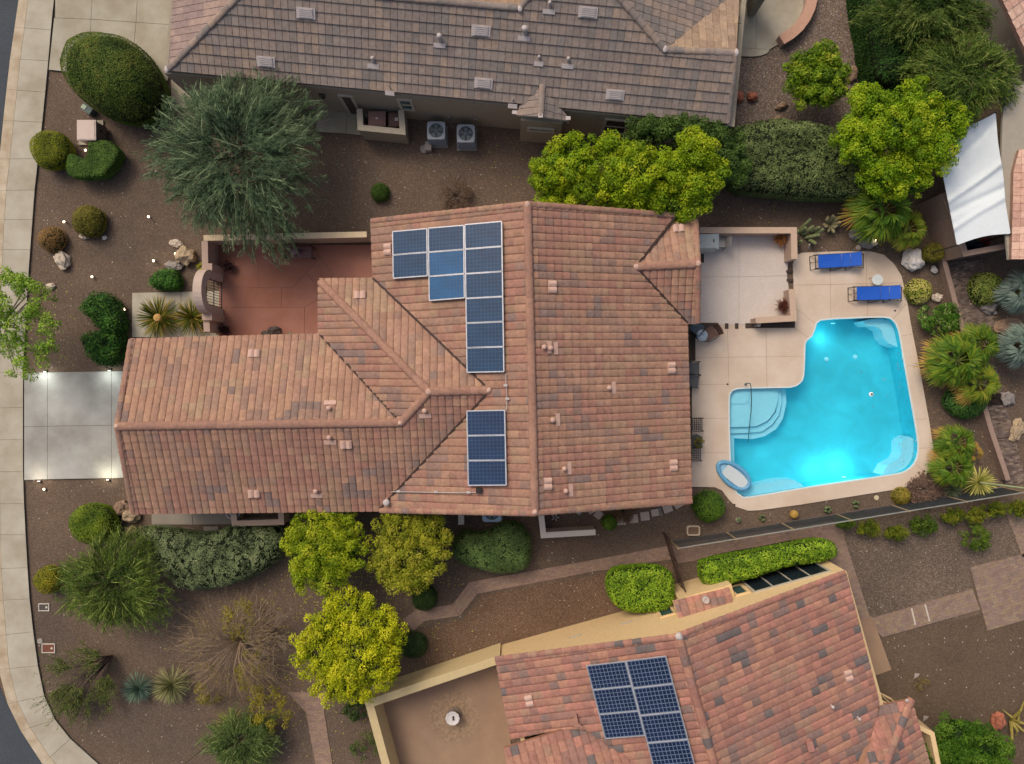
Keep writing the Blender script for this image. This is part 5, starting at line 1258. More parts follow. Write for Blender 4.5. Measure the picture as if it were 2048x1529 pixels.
# ================= PLANTS
LIME = [rgb(58, 90, 6), rgb(94, 130, 8), rgb(130, 158, 14), rgb(162, 176, 38)]
LIME2 = [rgb(68, 94, 8), rgb(104, 134, 12), rgb(138, 160, 24), rgb(168, 176, 52)]
OLIVE = [rgb(78, 94, 18), rgb(112, 128, 26), rgb(142, 152, 40), rgb(166, 166, 66)]
YELL = [rgb(92, 110, 10), rgb(134, 154, 14), rgb(168, 182, 22), rgb(194, 198, 54)]
DOME = [rgb(34, 54, 16), rgb(52, 78, 20), rgb(72, 96, 30), rgb(100, 106, 44)]
BRITE = [rgb(48, 78, 10), rgb(78, 116, 18), rgb(106, 144, 30), rgb(130, 160, 44)]
OLV2 = [rgb(62, 64, 20), rgb(86, 88, 26), rgb(104, 106, 34), rgb(116, 112, 50)]
DARKG = [rgb(18, 44, 12), rgb(30, 70, 16), rgb(44, 92, 22), rgb(78, 118, 40)]
SAGE = [rgb(48, 66, 44), rgb(72, 92, 60), rgb(96, 116, 78), rgb(120, 134, 98)]
DKSAGE = [rgb(46, 62, 34), rgb(64, 84, 46), rgb(84, 104, 58), rgb(102, 118, 74)]
GREYG = [rgb(38, 58, 42), rgb(56, 80, 56), rgb(76, 102, 72), rgb(106, 128, 96)]
MID = [rgb(38, 62, 14), rgb(62, 92, 20), rgb(84, 114, 30), rgb(112, 132, 50)]
PALMP = [rgb(38, 72, 14), rgb(66, 102, 20), rgb(104, 124, 32), rgb(142, 134, 54), rgb(158, 130, 70)]
VAR = [rgb(70, 92, 26), rgb(110, 128, 44), rgb(160, 162, 84), rgb(190, 186, 120)]
OPENG = [rgb(66, 104, 24), rgb(96, 138, 34), rgb(128, 166, 54), rgb(160, 186, 84)]
# ---- north-west yard
outline_shrub('clipped_tree', 'huge egg shaped clipped dome of dense dark green leaves by the top left driveway', [(192,62),(240,68),(276,92),(302,128),(315,165),(313,198),(296,222),(262,236),(222,232),(184,214),(146,186),(126,158),(121,122),(134,88),(160,68)], 3.0, DOME, None, 'tree', rnd_r=1.75, leaf=(.055,.04), lump=.05, zref=1.7, core=rgb(26, 36, 16))
ball_shrub('clipped_shrub', 'round yellow green clipped shrub beside the sidewalk below the utility cabinet', 109, 303, 38, 1.25, [rgb(66, 82, 10), rgb(96, 110, 16), rgb(120, 130, 24)], 'clipped shrubs', rnd_r=.4, lump=.02)
outline_shrub('hedge', 'L shaped clipped green hedge with flat top in the upper left yard', [(190,292),(212,288),(230,290),(249,308),(240,332),(224,352),(212,360),(165,362),(148,354),(145,338),(150,316),(165,318),(180,324),(188,308)], 1.0, [rgb(38, 66, 22), rgb(60, 94, 32), rgb(84, 116, 44)], None, 'hedge', rnd_r=.12, lump=.02)
ball_shrub('clipped_shrub', 'olive green clipped dome shrub standing in gravel left of the feathery tree', 177, 443, 32, 1.0, OLV2, 'clipped shrubs', lump=.02)
ball_shrub('clipped_shrub', 'small dome half bare and half golden, just above a pale boulder', 103, 479, 26, .8, [rgb(96, 76, 28), rgb(122, 96, 44), rgb(112, 96, 70), rgb(128, 104, 50)], 'clipped shrubs', lump=.03, gaps=.25)
loose_shrub('shrub', 'small dark green shrub under the left edge of the big feathery tree', 302, 240, 20, .8, DARKG, 'small green shrubs')
outline_shrub('shrub', 'dark green leafy shrub beside the grey boulders and front walk', [(312,548),(330,539),(352,542),(363,560),(360,578),(340,582),(318,580),(304,572),(303,558)], .8, [rgb(24, 56, 14), rgb(38, 82, 22), rgb(56, 104, 30), rgb(84, 124, 50)], 'small green shrubs', lump=.07, lfreq=3, leaf=(.06,.045), fuzz=.05)
outline_shrub('shrub', 'irregular dark green shrub left of the spiky yuccas, upper of the two', [(170,615),(190,590),(212,586),(232,598),(246,622),(251,655),(240,672),(215,672),(198,650),(180,632)], 1.1, DARKG, 'front yard green shrubs', lump=.12, lfreq=2, leaf=(.08,.06), fuzz=.07)
outline_shrub('shrub', 'irregular dark green shrub left of the spiky yuccas, lower one by the driveway', [(168,676),(196,664),(240,668),(250,680),(246,712),(228,732),(200,728),(180,706)], 1.0, DARKG, 'front yard green shrubs', lump=.12, lfreq=2, leaf=(.08,.06), fuzz=.07)
tree('street_tree', 'open bright green tree overhanging the sidewalk at the left edge', (36, 655), [(20,580,3.6,36,40,.7),(66,572,3.4,34,34,.6),(100,585,3.1,22,18,.4),(88,640,3.3,40,42,.7),(10,660,3.5,30,50,.7),(60,700,3.2,48,34,.6),(40,742,2.9,26,18,.4),(-25,620,3.6,40,60,.7)], OPENG, leaf=(.085,.06), nclump=130, rclump=.26, per=70, r0=.08, bark=mat('pale_bark', rgb(128, 122, 104), .9, var=.2), zmin=-.5)
feathery('desert_tree', 'very large grey green feathery tree overhanging the courtyard wall', (492, 330), 470, 312, 3.7, 184, 2.4, GREYG, nb=480, nl=135, leaf=(.19, .022), ry=184, droop=.6, r0=.16)
# spiky plants by the front walk
YUC = [rgb(40, 62, 14), rgb(66, 84, 20), rgb(104, 106, 34), rgb(138, 124, 62)]
rosette('yucca', 'large spiky green and gold yucca with a round pale bud at its centre', 318, 636, 47, 1.2, YUC, 150, .045, 'yuccas by the front walk', elmin=-12, elmax=70, dead=.2)
p = W(315, 636, 1.1); mb = MB(); mb.lathe([(.01, -.16), (.14, -.1), (.19, 0), (.15, .09), (.01, .13)], 14, p.x, p.y, 1.1); o = mb.build('bud', mat('bud', rgb(186, 146, 82), .8), [x for x in col.objects if x.name.startswith('yucca')][0])
rosette('yucca', 'spiky green and gold yucca squeezed against the courtyard wall', 384, 636, 40, 1.1, YUC, 130, .045, 'yuccas by the front walk', elmin=-10, elmax=75, dead=.2)
ball_shrub('clipped_shrub', 'tiny round green shrub alone in gravel above the central house', 760, 385, 19, .6, [rgb(34, 60, 16), rgb(54, 84, 22), rgb(72, 100, 30)], 'clipped shrubs', leaf=(.04,.03))
twiggy('dry_shrub', 'wispy brownish bare shrub in gravel just above the ridge end', 912, 392, 36, .6, n=50, th=.008, leafpal=[rgb(88, 80, 56), rgb(96, 84, 70), rgb(110, 94, 78)], seed=4, m=mat('grey_twig', rgb(104, 88, 76), .9), fork=5, nleaf=10)
loose_shrub('cactus_clump', 'small yellowish plant at the foot of the courtyard wall beside boulders', 404, 535, 9, .4, YELL, rclump=.07, nclump=8, per=24, leaf=(.05,.03))
# ---- trees between the houses
tree('lime_tree', 'bright lime green lumpy tree, left of the two above the main roof', (1150, 345), [(1150,302,2.8,44,30,.8),(1104,345,2.6,38,40,.9),(1172,378,2.8,46,38,.9),(1150,340,3.1,48,38,.9),(1118,388,2.3,44,28,.6)], LIME, 'lime green trees', leaf=(.085,.06), nclump=150, rclump=.27, per=130, core=rgb(44, 58, 14), jit=.1)
tree('lime_tree', 'biggest bright lime green tree, touching the porch gable of the central roof', (1330, 350), [(1232,306,3.0,38,34,.8),(1270,345,3.4,54,52,1.1),(1330,352,3.2,44,42,.9),(1388,306,3.3,44,42,.9),(1402,368,3.1,54,48,.9),(1345,412,2.9,62,32,.9),(1232,385,2.7,44,40,.9),(1278,404,2.8,44,32,.8)], LIME, 'lime green trees', leaf=(.085,.06), nclump=330, rclump=.28, per=130, core=rgb(44, 58, 14))
tree('green_tree', 'mid green tree behind the lime trees under the north house eave', (1350, 285), [(1300,265,2.6,52,28,.8),(1370,262,2.7,62,28,.8),(1440,285,2.6,46,44,.8),(1450,330,2.4,40,46,.8)], [rgb(42, 66, 26), rgb(62, 92, 36), rgb(86, 116, 48)], leaf=(.09,.05), nclump=170, rclump=.26, per=120, core=rgb(30, 42, 20))
outline_shrub('hedge', 'broad dark sage green hedge mass between the two groups of lime trees', [(1468,268),(1500,252),(1540,246),(1600,252),(1650,262),(1690,292),(1716,330),(1722,370),(1716,398),(1660,402),(1580,398),(1520,392),(1470,384),(1450,350),(1452,310)], 2.1, DKSAGE, None, 'hedge', rnd_r=.7, lump=.16, lfreq=1.3, leaf=(.07,.05), gaps=.35, gapf=1.4)
tree('lime_tree', 'bright lime green lumpy tree beside the white shade sail', (1800, 290), [(1740,215,3.0,48,40,.9),(1830,215,3.2,48,46,.9),(1885,245,3.1,46,42,.8),(1790,262,3.5,66,54,1.1),(1720,290,3.1,52,50,.9),(1850,310,3.2,56,42,.9),(1775,350,3.0,52,44,.9),(1815,372,2.7,44,24,.7)], [rgb(56, 90, 6), rgb(90, 130, 8), rgb(124, 156, 14), rgb(160, 174, 44)], 'lime green trees', leaf=(.085,.06), nclump=380, rclump=.28, per=130, core=rgb(38, 56, 12))
tree('citrus_tree', 'leafy citrus tree with yellow flecks standing in gravel by the curved patio', (1632, 158), [(1640,112,1.9,36,28,.6),(1608,150,1.8,46,42,.7),(1658,160,1.9,40,44,.7),(1628,186,1.7,46,32,.6)], [rgb(44, 74, 8), rgb(78, 114, 14), rgb(112, 142, 26), rgb(166, 176, 60)], leaf=(.12,.055), nclump=150, rclump=.22, per=70, core=rgb(30, 42, 12))
outline_shrub('hedge', 'tall deep green hedge bulging beside the gravel at the top right', [(1714,-40),(1790,-60),(1880,-40),(1900,60),(1880,150),(1840,200),(1790,196),(1745,176),(1730,130),(1722,70),(1712,20)], 2.6, [rgb(20, 44, 12), rgb(32, 66, 16), rgb(48, 86, 24)], None, 'hedge', rnd_r=.9, lump=.2, lfreq=1.1, leaf=(.09,.06), gaps=.3, gapf=1.2)
feathery('willow_tree', 'dark green fine leaved tree leaning over the top right house eave', (1890, 130), 1930, 150, 3.4, 122, 1.5, [rgb(34, 58, 16), rgb(54, 82, 22), rgb(76, 104, 34), rgb(112, 126, 66)], 'fine leaved trees', nb=330, nl=110, leaf=(.12,.028), ry=92, droop=.4, r0=.1)
feathery('willow_tree', 'dark green fine leaved tree cut by the top right edge of the photo', (1860, 40), 1870, 10, 3.4, 124, 1.5, [rgb(32, 56, 16), rgb(50, 78, 22), rgb(72, 98, 36), rgb(106, 120, 64)], 'fine leaved trees', nb=330, nl=110, leaf=(.12,.028), ry=80, droop=.4, r0=.1)
# ---- palms
fan_palm('fan_palm', 'bright fan palm with gold tipped fronds right of the cactus patch', 1764, 420, 68, 1.7, PALMP, 'fan palms', nf=26)
fan_palm('fan_palm', 'smaller lower fan palm growing behind and right of the cactus patch palm', 1815, 458, 44, 1.1, PALMP[1:], 'fan palms', nf=18, old=.4)
fan_palm('fan_palm', 'fan palm at the right of the pool, left one of three standing together', 1912, 722, 62, 1.7, PALMP, 'fan palms', nf=24)
fan_palm('fan_palm', 'fan palm topmost of three standing together right of the pool', 1956, 690, 48, 1.5, PALMP, 'fan palms', nf=20)
fan_palm('fan_palm', 'yellowing fan palm lowest of three standing together right of the pool', 1955, 768, 50, 1.3, PALMP[1:], 'fan palms', nf=20, old=.5)
fan_palm('fan_palm', 'small fan palm above a dark stone near the lower right pool corner', 1915, 885, 42, 1.1, PALMP, 'fan palms', nf=16)
fan_palm('fan_palm', 'small gold edged fan palm just left of the pale yucca', 1908, 935, 46, 1.1, PALMP, 'fan palms', nf=18)
fan_palm('fan_palm', 'small dry brown fan palm at the low wall right of the green ones', 1945, 905, 24, .8, PALMP[3:]+[rgb(160,130,80)], 'fan palms', nf=10)
BLU = [rgb(70, 92, 86), rgb(92, 116, 108), rgb(116, 136, 130), rgb(140, 156, 150)]
fan_palm('blue_palm', 'silvery blue fan palm at the right edge, upper of two', 2050, 585, 48, 1.5, BLU, 'silver blue palms', nf=20, old=-1)
fan_palm('blue_palm', 'silvery blue fan palm at the right edge, lower of two', 2050, 692, 50, 1.6, BLU, 'silver blue palms', nf=20, old=-1)
ball_shrub('clipped_shrub', 'small boxy olive shrub touching the white boulder by the low wall', 1862, 508, 19, .8, OLV2, 'clipped shrubs', rnd_r=.15, lump=.02)
ball_shrub('clipped_shrub', 'variegated yellow green round shrub beside the right deck edge', 1838, 583, 26, .7, VAR, 'clipped shrubs', leaf=(.07,.05), lump=.04)
ball_shrub('clipped_shrub', 'variegated green round shrub on the neighbour side beside grey boulders', 1974, 578, 34, .9, [rgb(64, 86, 32), rgb(98, 118, 50), rgb(136, 146, 80)], 'clipped shrubs', leaf=(.07,.05), lump=.05)
loose_shrub('flowering_shrub', 'green shrub speckled with tiny pale flowers beside the right deck edge', 1878, 636, 48, .8, [rgb(36, 72, 14), rgb(54, 98, 22), rgb(80, 122, 36), rgb(150, 170, 110)], ry=34, nclump=70, rclump=.16, per=60, leaf=(.07,.05))
ball_shrub('clipped_shrub', 'dense green rounded shrub beneath the yellowing palm', 1932, 802, 42, 1.0, [rgb(36, 70, 26), rgb(52, 92, 34), rgb(74, 112, 46)], 'clipped shrubs', leaf=(.06,.045), ry=36, lump=.05)
ball_shrub('clipped_shrub', 'small deep green round shrub behind the lower silvery palm', 2018, 700, 19, .6, [rgb(20, 50, 16), rgb(30, 68, 20)], 'clipped shrubs')
AG = [rgb(134, 148, 70), rgb(168, 176, 96), rgb(196, 198, 124)]
rosette('agave', 'pale yellow green rosette leaning over the fence with a long flower stalk', 1960, 965, 34, 1.5, AG, 110, .05, 'flowering rosettes', elmin=-20, elmax=80, cat='agave')
a = W(1962, 966, 1.2); b = W(2075, 980, 4.6); o_ = [x for x in col.objects if x.name == 'agave'][0]
mb = MB(); mb.tube([a, a.lerp(b, .3), a.lerp(b, .65), b], [.05, .045, .04, .03], n=8); mb.build('flower_stalk', mat('stalk_green', rgb(164, 170, 124), .7), o_)
rosette('agave', 'small blue green spiky plant at the foot of the view fence', 1904, 978, 20, .6, [rgb(56, 80, 56), rgb(84, 108, 80), rgb(112, 130, 100)], 60, .03, None, cat='agave')
ball_shrub('clipped_shrub', 'small yellow green mound between the pool deck and view fence', 1803, 993, 18, .5, [rgb(84, 88, 22), rgb(116, 112, 36), rgb(138, 130, 60)], 'clipped shrubs', leaf=(.05,.03), lump=.03)
twiggy('dry_shrub', 'low dead brown shrub lying beside the lower right deck curve', 1846, 980, 30, .35, n=70, th=.012, seed=9, m=mat('dead_brown', rgb(112, 96, 84), .9), leafpal=[rgb(92, 78, 68), rgb(118, 102, 90), rgb(74, 64, 56)], fork=6, nleaf=16, leaf=(.08,.05))
# row of shrubs outside the view fence
RW = [rgb(48, 70, 10), rgb(78, 100, 16), rgb(108, 122, 28), rgb(134, 134, 50)]
for x, y, r, ry, lab in ((1735,1057,26,17,'leftmost shrub of the row outside the view fence'),(1788,1064,26,18,'second shrub from the left in the row outside the fence'),(1845,1049,30,20,'widest dark green shrub in the middle of the fence row'),(1906,1031,25,16,'shrub right of the widest one in the fence row'),(1950,1032,22,18,'yellowish shrub touching the lone shrub below the fence row'),(1992,1019,30,16,'shrub below the pale rosette and its flower stalk'),(2040,1017,22,18,'last shrub of the fence row, cut by the right edge'),(1690,1046,20,10,'low dark shrub in the fence shadow at the row start')):
    loose_shrub('fence_shrub', lab, x, y, r, .9, RW if 'dark' not in lab else MID, 'shrubs outside the view fence', ry=ry, nclump=34, rclump=.15, per=50, leaf=(.06,.045), core=rgb(30, 42, 12))
loose_shrub('shrub', 'lone scruffy green shrub in gravel below the fence row', 1950, 1075, 40, .9, MID, None, ry=26, nclump=50, rclump=.14, per=45)
ball_shrub('clipped_shrub', 'round green clipped ball between house corner and pool deck curve', 1418, 1013, 32, 1.05, [rgb(40, 70, 14), rgb(62, 98, 22), rgb(84, 118, 32)], 'clipped shrubs', leaf=(.055,.04))
ball_shrub('clipped_shrub', 'small green ball shrub beside the stepping stones', 1219, 1045, 16, .6, [rgb(40, 70, 14), rgb(62, 98, 22), rgb(84, 118, 32)], 'clipped shrubs')
twiggy('dry_shrub', 'brown twiggy shrub partly hidden by the eave above the stepping stones', 1246, 1020, 24, .6, n=46, th=.009, seed=12, leafpal=[rgb(84, 72, 44), rgb(104, 84, 64)], fork=5, nleaf=10, m=mat('grey_twig', rgb(104, 88, 76), .9))
outline_shrub('hedge', 'bright green boxy clipped shrub at the end of the metal side fence', [(1222,1138),(1250,1130),(1300,1128),(1328,1134),(1342,1152),(1342,1190),(1326,1212),(1270,1218),(1236,1210),(1216,1188),(1210,1160)], 1.6, BRITE, 'bright green hedges', 'hedge', rnd_r=.35, leaf=(.075,.055), lump=.05, lfreq=2.5)
outline_shrub('hedge', 'long bright green clipped hedge in front of the neighbour windows', [(1396,1130),(1402,1120),(1440,1110),(1540,1092),(1600,1080),(1630,1076),(1655,1080),(1665,1097),(1655,1112),(1620,1120),(1560,1130),(1500,1150),(1440,1164),(1408,1165),(1396,1150)], 1.5, BRITE, 'bright green hedges', 'hedge', rnd_r=.35, leaf=(.075,.055), lump=.05, lfreq=2.5)
# ---- south-west yard
ball_shrub('clipped_shrub', 'bright green round clipped shrub by the garage corner boulders', 190, 1046, 45, 1.4, [rgb(52, 78, 12), rgb(82, 110, 20), rgb(112, 132, 34)], 'clipped shrubs', ry=40, leaf=(.055,.04), rnd_r=.6)
ball_shrub('clipped_shrub', 'yellow green round shrub at the left of the lower feathery bush', 96, 1160, 28, .9, [rgb(80, 90, 12), rgb(110, 118, 22), rgb(138, 134, 36)], 'clipped shrubs')
feathery('desert_shrub', 'large dark green feathery bush near the curved sidewalk', (235, 1165), 224, 1170, 1.9, 118, 1.4, [rgb(38, 60, 18), rgb(60, 86, 26), rgb(84, 110, 40), rgb(116, 136, 66)], nb=330, nl=120, leaf=(.10,.024), ry=100, droop=.3, cat='shrub', r0=.07)
outline_shrub('sage_hedge', 'grey green sprawling sage hedge with dark cracks below the garage eave', [(275,1062),(300,1052),(350,1056),(400,1064),(440,1060),(470,1048),(520,1050),(558,1052),(576,1075),(566,1110),(530,1140),(480,1162),(420,1176),(370,1174),(345,1150),(310,1120),(284,1090)], 1.5, SAGE, 'sage hedges', 'hedge', rnd_r=.6, leaf=(.055,.04), lump=.14, lfreq=1.2, gaps=.55, gapf=1.5)
outline_shrub('sage_hedge', 'smooth dark green cushion hedge right of the olive tree', [(908,1080),(930,1062),(960,1064),(984,1058),(1010,1044),(1040,1048),(1060,1076),(1062,1110),(1052,1136),(1010,1146),(960,1138),(920,1126),(906,1104)], 1.4, [rgb(58, 82, 44), rgb(76, 104, 54), rgb(94, 124, 68)], 'sage hedges', 'hedge', rnd_r=.7, leaf=(.05,.035), lump=.07, lfreq=1.1, gaps=.18, gapf=1.3)
tree('leafy_tree', 'bright green leafy tree touching the garage wing eave, left of the olive one', (650, 1110), [(640,1060,2.5,56,42,.7),(610,1100,2.4,46,44,.7),(680,1110,2.7,52,50,.8),(640,1145,2.4,56,44,.7),(690,1060,2.4,34,34,.6),(655,1100,2.9,52,48,.7)], LIME2, 'leafy trees south of the central house', leaf=(.085,.045), nclump=260, rclump=.24, per=100, core=rgb(48, 56, 16))
tree('leafy_tree', 'olive and gold leafy tree right of the bright green one', (815, 1105), [(800,1060,2.5,54,38,.7),(860,1070,2.5,46,40,.7),(775,1105,2.5,42,46,.7),(835,1115,2.8,60,50,.8),(810,1155,2.3,46,34,.6)], OLIVE, 'leafy trees south of the central house', leaf=(.085,.045), nclump=260, rclump=.24, per=90, core=rgb(44, 42, 18))
tree('leafy_tree', 'yellow leafy tree hanging over the corner of the courtyard wall', (712, 1300), [(705,1215,2.6,50,44,.7),(660,1250,2.6,50,46,.7),(745,1260,2.9,62,56,.8),(640,1310,2.7,60,52,.7),(720,1320,3.1,78,66,.9),(690,1370,2.6,62,38,.6),(780,1300,2.4,34,60,.6)], YELL, 'leafy trees south of the central house', leaf=(.085,.05), nclump=340, rclump=.24, per=90, core=rgb(46, 44, 16))
ball_shrub('clipped_shrub', 'dark green ball shrub by the bend in the paver path', 849, 1197, 26, .8, [rgb(32, 54, 22), rgb(44, 70, 28), rgb(58, 84, 36)], 'clipped shrubs')
ball_shrub('clipped_shrub', 'dark green ball shrub between yellow tree and cream wall', 828, 1291, 27, .8, [rgb(36, 56, 28), rgb(50, 74, 36), rgb(66, 90, 46)], 'clipped shrubs')
twiggy('bare_shrub', 'sprawling bare twiggy shrub with long pale arching branches', 470, 1290, 118, 1.7, n=62, th=.011, seed=21, leafpal=[rgb(86, 88, 26), rgb(116, 110, 40), rgb(128, 116, 62)], fork=9, nleaf=3, leaf=(.07,.035), ry=100)
twiggy('bare_shrub', 'grey bare branching shrub beside the yellow tree', 545, 1270, 56, 1.6, n=26, th=.013, seed=22, m=mat('grey_wood', rgb(136, 120, 102), .9), fork=9, ry=82)
tree('leafy_shrub', 'yellow green loose shrub under the bare twigs by the front path', (530, 1400), [(540,1420,1.0,44,46,.5),(505,1350,.9,36,46,.4),(478,1240,.9,34,40,.4),(420,1385,.6,26,22,.3)], [rgb(88, 94, 18), rgb(120, 122, 28), rgb(150, 146, 50)], None, leaf=(.08,.04), nclump=110, rclump=.2, per=45, r0=.03, cat='shrub')
GT = [rgb(56, 88, 78), rgb(84, 116, 100), rgb(120, 146, 124)]
rosette('desert_spoon', 'blue green spiky grass ball, left of the pair near the curved sidewalk', 276, 1375, 32, .8, GT, 260, .022, 'spiky grass balls', elmin=-5, elmax=88, cat='spiky grass')
rosette('desert_spoon', 'pale tipped spiky grass ball, right of the pair near the curved sidewalk', 343, 1370, 40, .9, [rgb(70, 88, 56), rgb(116, 128, 84), rgb(168, 168, 122)], 320, .022, 'spiky grass balls', elmin=-8, elmax=86, cat='spiky grass')
twiggy('mesquite', 'low sparse green mesquite sprawling from dark trunks over the curved sidewalk', 165, 1370, 80, 1.3, n=26, th=.02, seed=31, m=DKBARK, leafpal=[rgb(60, 84, 30), rgb(88, 108, 44), rgb(104, 118, 60)], fork=12, nleaf=34, leaf=(.07,.025), base=(228, 1310), cat='tree')
feathery('desert_shrub', 'grey green fine leaved bush at the bottom edge under the bloom stalk', (480, 1495), 482, 1485, 1.2, 84, 1.0, [rgb(50, 74, 34), rgb(74, 100, 48), rgb(104, 126, 72)], nb=200, nl=90, leaf=(.10,.02), ry=64, cat='shrub', r0=.05)
rosette('agave', 'green rosette with a very long thin bloom stalk at the bottom left', 462, 1450, 36, 1.2, [rgb(84, 110, 30), rgb(128, 148, 50), rgb(160, 172, 84)], 110, .03, 'flowering rosettes', cat='agave', elmin=0)
o_ = [x for x in col.objects if x.name.startswith('agave')][-1]; a = W(462, 1450, .8); b = W(350, 1545, 4.8)
mb = MB(); mb.tube([a, a.lerp(b, .35)+Vector((0, 0, .1)), a.lerp(b, .7), b], [.028, .022, .018, .012], n=6); mb.build('flower_stalk', mat('stalk_olive', rgb(96, 92, 52), .8), o_)
loose_shrub('shrub', 'dark green shrub tucked under the yellow tree outside the cream wall', 712, 1415, 32, .8, [rgb(36, 58, 26), rgb(52, 76, 34), rgb(70, 94, 44)], 'small shrubs by the cream wall', ry=26, nclump=40, rclump=.14, per=50)
loose_shrub('shrub', 'thin green shrub beside the cream courtyard wall near the bottom edge', 732, 1492, 32, .8, [rgb(44, 68, 26), rgb(66, 92, 36), rgb(92, 112, 56)], 'small shrubs by the cream wall', ry=34, nclump=34, rclump=.14, per=40, leaf=(.09,.02))
tree('leafy_tree', 'vivid green tree at the bottom right corner of the photo', (1925, 1490), [(1920,1470,2.0,50,42,.7),(1960,1500,1.9,60,50,.7),(1895,1510,1.9,44,44,.6),(1935,1540,1.9,66,40,.6)], [rgb(34, 64, 10), rgb(52, 92, 14), rgb(78, 118, 28), rgb(106, 136, 54)], None, leaf=(.085,.05), nclump=200, rclump=.24, per=100, core=rgb(28, 46, 12))
# octopus agave: few thick curling arms
t = thing('aloe', 'sprawling aloe with a few thick curling yellow green arms', 'aloe', (*W(2022, 1440, 0).xy, 0)); mb = MB()
for i, (x, y) in enumerate(((2050,1398),(2060,1450),(2052,1470),(2015,1500),(2005,1420),(2040,1425),(2030,1475))):
    a = W(2022, 1440, .15); b = W(x, y, .25); m_ = a.lerp(b, .5)+Vector((rnd.uniform(-.1, .1), rnd.uniform(-.1, .1), .3)); mb.tube([a, m_, b], [.09, .06, .015], n=7)
mb.build('arms', mat('aloe_yellow', rgb(136, 122, 52), .6, var=.2), t)
twiggy('weed', 'small yellowish weed beside the white lawn light in tan gravel', 1842, 1368, 14, .3, n=16, th=.006, seed=44, leafpal=[rgb(104, 98, 48), rgb(120, 110, 60)], fork=3, nleaf=10, leaf=(.05,.02))

# fallen leaves and twigs lying about on the gravel
lb = LB(); N_ = 0
for x, y, r, n, pal_ in ((700,1300,170,900,YELL),(650,1110,130,500,LIME2),(815,1110,120,500,OLIVE),(470,315,230,900,GREYG),(1260,350,220,700,LIME),(1800,290,190,600,LIME),(50,650,110,250,OPENG),(470,1290,180,700,[rgb(150,128,104),rgb(120,100,80)]),(225,1170,160,400,GREYG),(1632,158,110,350,[rgb(170,150,80),rgb(110,100,50)]),(1920,720,130,400,[rgb(170,140,90),rgb(120,100,70)]),(1910,930,110,300,[rgb(170,140,90),rgb(120,100,70)]),(1940,1480,150,80,GREYG),(165,1370,120,400,[rgb(130,110,80),rgb(96,90,60)]),(900,300,200,500,[rgb(170,156,140),rgb(120,104,90)])):
    c0 = W(x, y, 0); P_ = RS.normal(size=(n, 2))*r*S*.55+np.array([c0.x, c0.y])
    q = np.column_stack([P_, np.full(n, .016)+RS.rand(n)*.01]); s_ = .6+RS.rand(n)
    lb.leaves(q, np.array([0, 0, 1])+RS.normal(size=(n, 3))*.15, .065*s_, .028*s_, mixc([tuple(np.array(p)*.8) for p in pal_[-2:]], n))
tag(lb.build('leaf_litter', LEAFD), kind='stuff')
# ================= WALLS, FENCES, FURNITURE, SMALL THINGS
def wall_thing(name, label, segs, th, h, m, capm=None, cat='wall', capw=0.03, z0=0.0, group=None, corner=None):
    """segs: polyline of ground pixels; one run per stretch, butted, with a slightly wider coping"""
    P = [W(x, y, 0) for x, y in segs]; t = thing(name, label, cat, P[0], group=group)
    L_ = [(p.x, p.y) for p in P]
    def ribbon(hw, za, zb):
        m_ = MB(); lo = []; ro = []
        for i, p in enumerate(P):
            d0 = (P[i]-P[i-1]).normalized() if i > 0 else (P[1]-P[0]).normalized()
            d1 = (P[i+1]-P[i]).normalized() if i < len(P)-1 else d0
            n0 = Vector((-d0.y, d0.x, 0)); n1 = Vector((-d1.y, d1.x, 0)); nn = (n0+n1).normalized(); k = hw/max(.4, nn.dot(n1))
            lo.append((p.x+nn.x*k, p.y+nn.y*k)); ro.append((p.x-nn.x*k, p.y-nn.y*k))
        m_.prism(lo+ro[::-1], za, zb); return m_
    ribbon(th/2, z0, h-.04).build('wall_body', m, t); ribbon(th/2+capw, h-.04, h+.02).build('coping', capm or m, t)
    return t
PINKST = mat('rose_stucco', rgb(170, 146, 132), .9, var=.06, bump=.3, bscale=60)
COPE = mat('cope_tan', rgb(190, 164, 142), .9, var=.05, bump=.2)
wall_thing('courtyard_wall', 'cream topped stucco wall along the north side of the terracotta courtyard', [(432,488),(745,481)], .2, 1.35, STUC, mat('cope_cream', rgb(206, 184, 150), .9, var=.05))
wall_thing('courtyard_wall', 'stucco wall above the arched gate, west side of the courtyard', [(434,494),(435,556)], .22, 1.35, PINKST, PINKST)
wall_thing('courtyard_wall', 'short stucco wall below the arched gate, beside the squeezed yucca', [(437,628),(438,668)], .22, 1.35, PINKST, PINKST)
# arched gate portal
gc = W(440, 592, 0); t = thing('arched_gateway', 'curved stucco arch over the iron gate at the courtyard entrance', 'gateway', gc)
mb = MB(); hw, ow, zt = .62, .98, 2.15; prof = []
N_ = 14
outer = [(-ow, 0), (-ow, 1.55)]+[(-ow*math.cos(a)*1.0, 1.55+.95*math.sin(a)) for a in np.linspace(.12, math.pi-.12, N_)]+[(ow, 1.55), (ow, 0)]
inner = [(-hw, 0), (-hw, 1.45)]+[(-hw*math.cos(a), 1.45+.55*math.sin(a)) for a in np.linspace(.12, math.pi-.12, N_)]+[(hw, 1.45), (hw, 0)]
n_ = len(outer); D = .19; vs = [(gc.x+dx, gc.y+p[0], p[1]) for dx in (-D, D) for lst in (outer, inner) for p in lst]
fs = []
for i in range(n_-1):
    fs += [(i, i+1, n_+i+1, n_+i), (2*n_+i, 3*n_+i, 3*n_+i+1, 2*n_+i+1), (i, 2*n_+i, 2*n_+i+1, i+1), (n_+i, n_+i+1, 3*n_+i+1, 3*n_+i)]
fs += [(0, n_, 3*n_, 2*n_), (n_-1, 3*n_-1, 4*n_-1, 2*n_-1)]
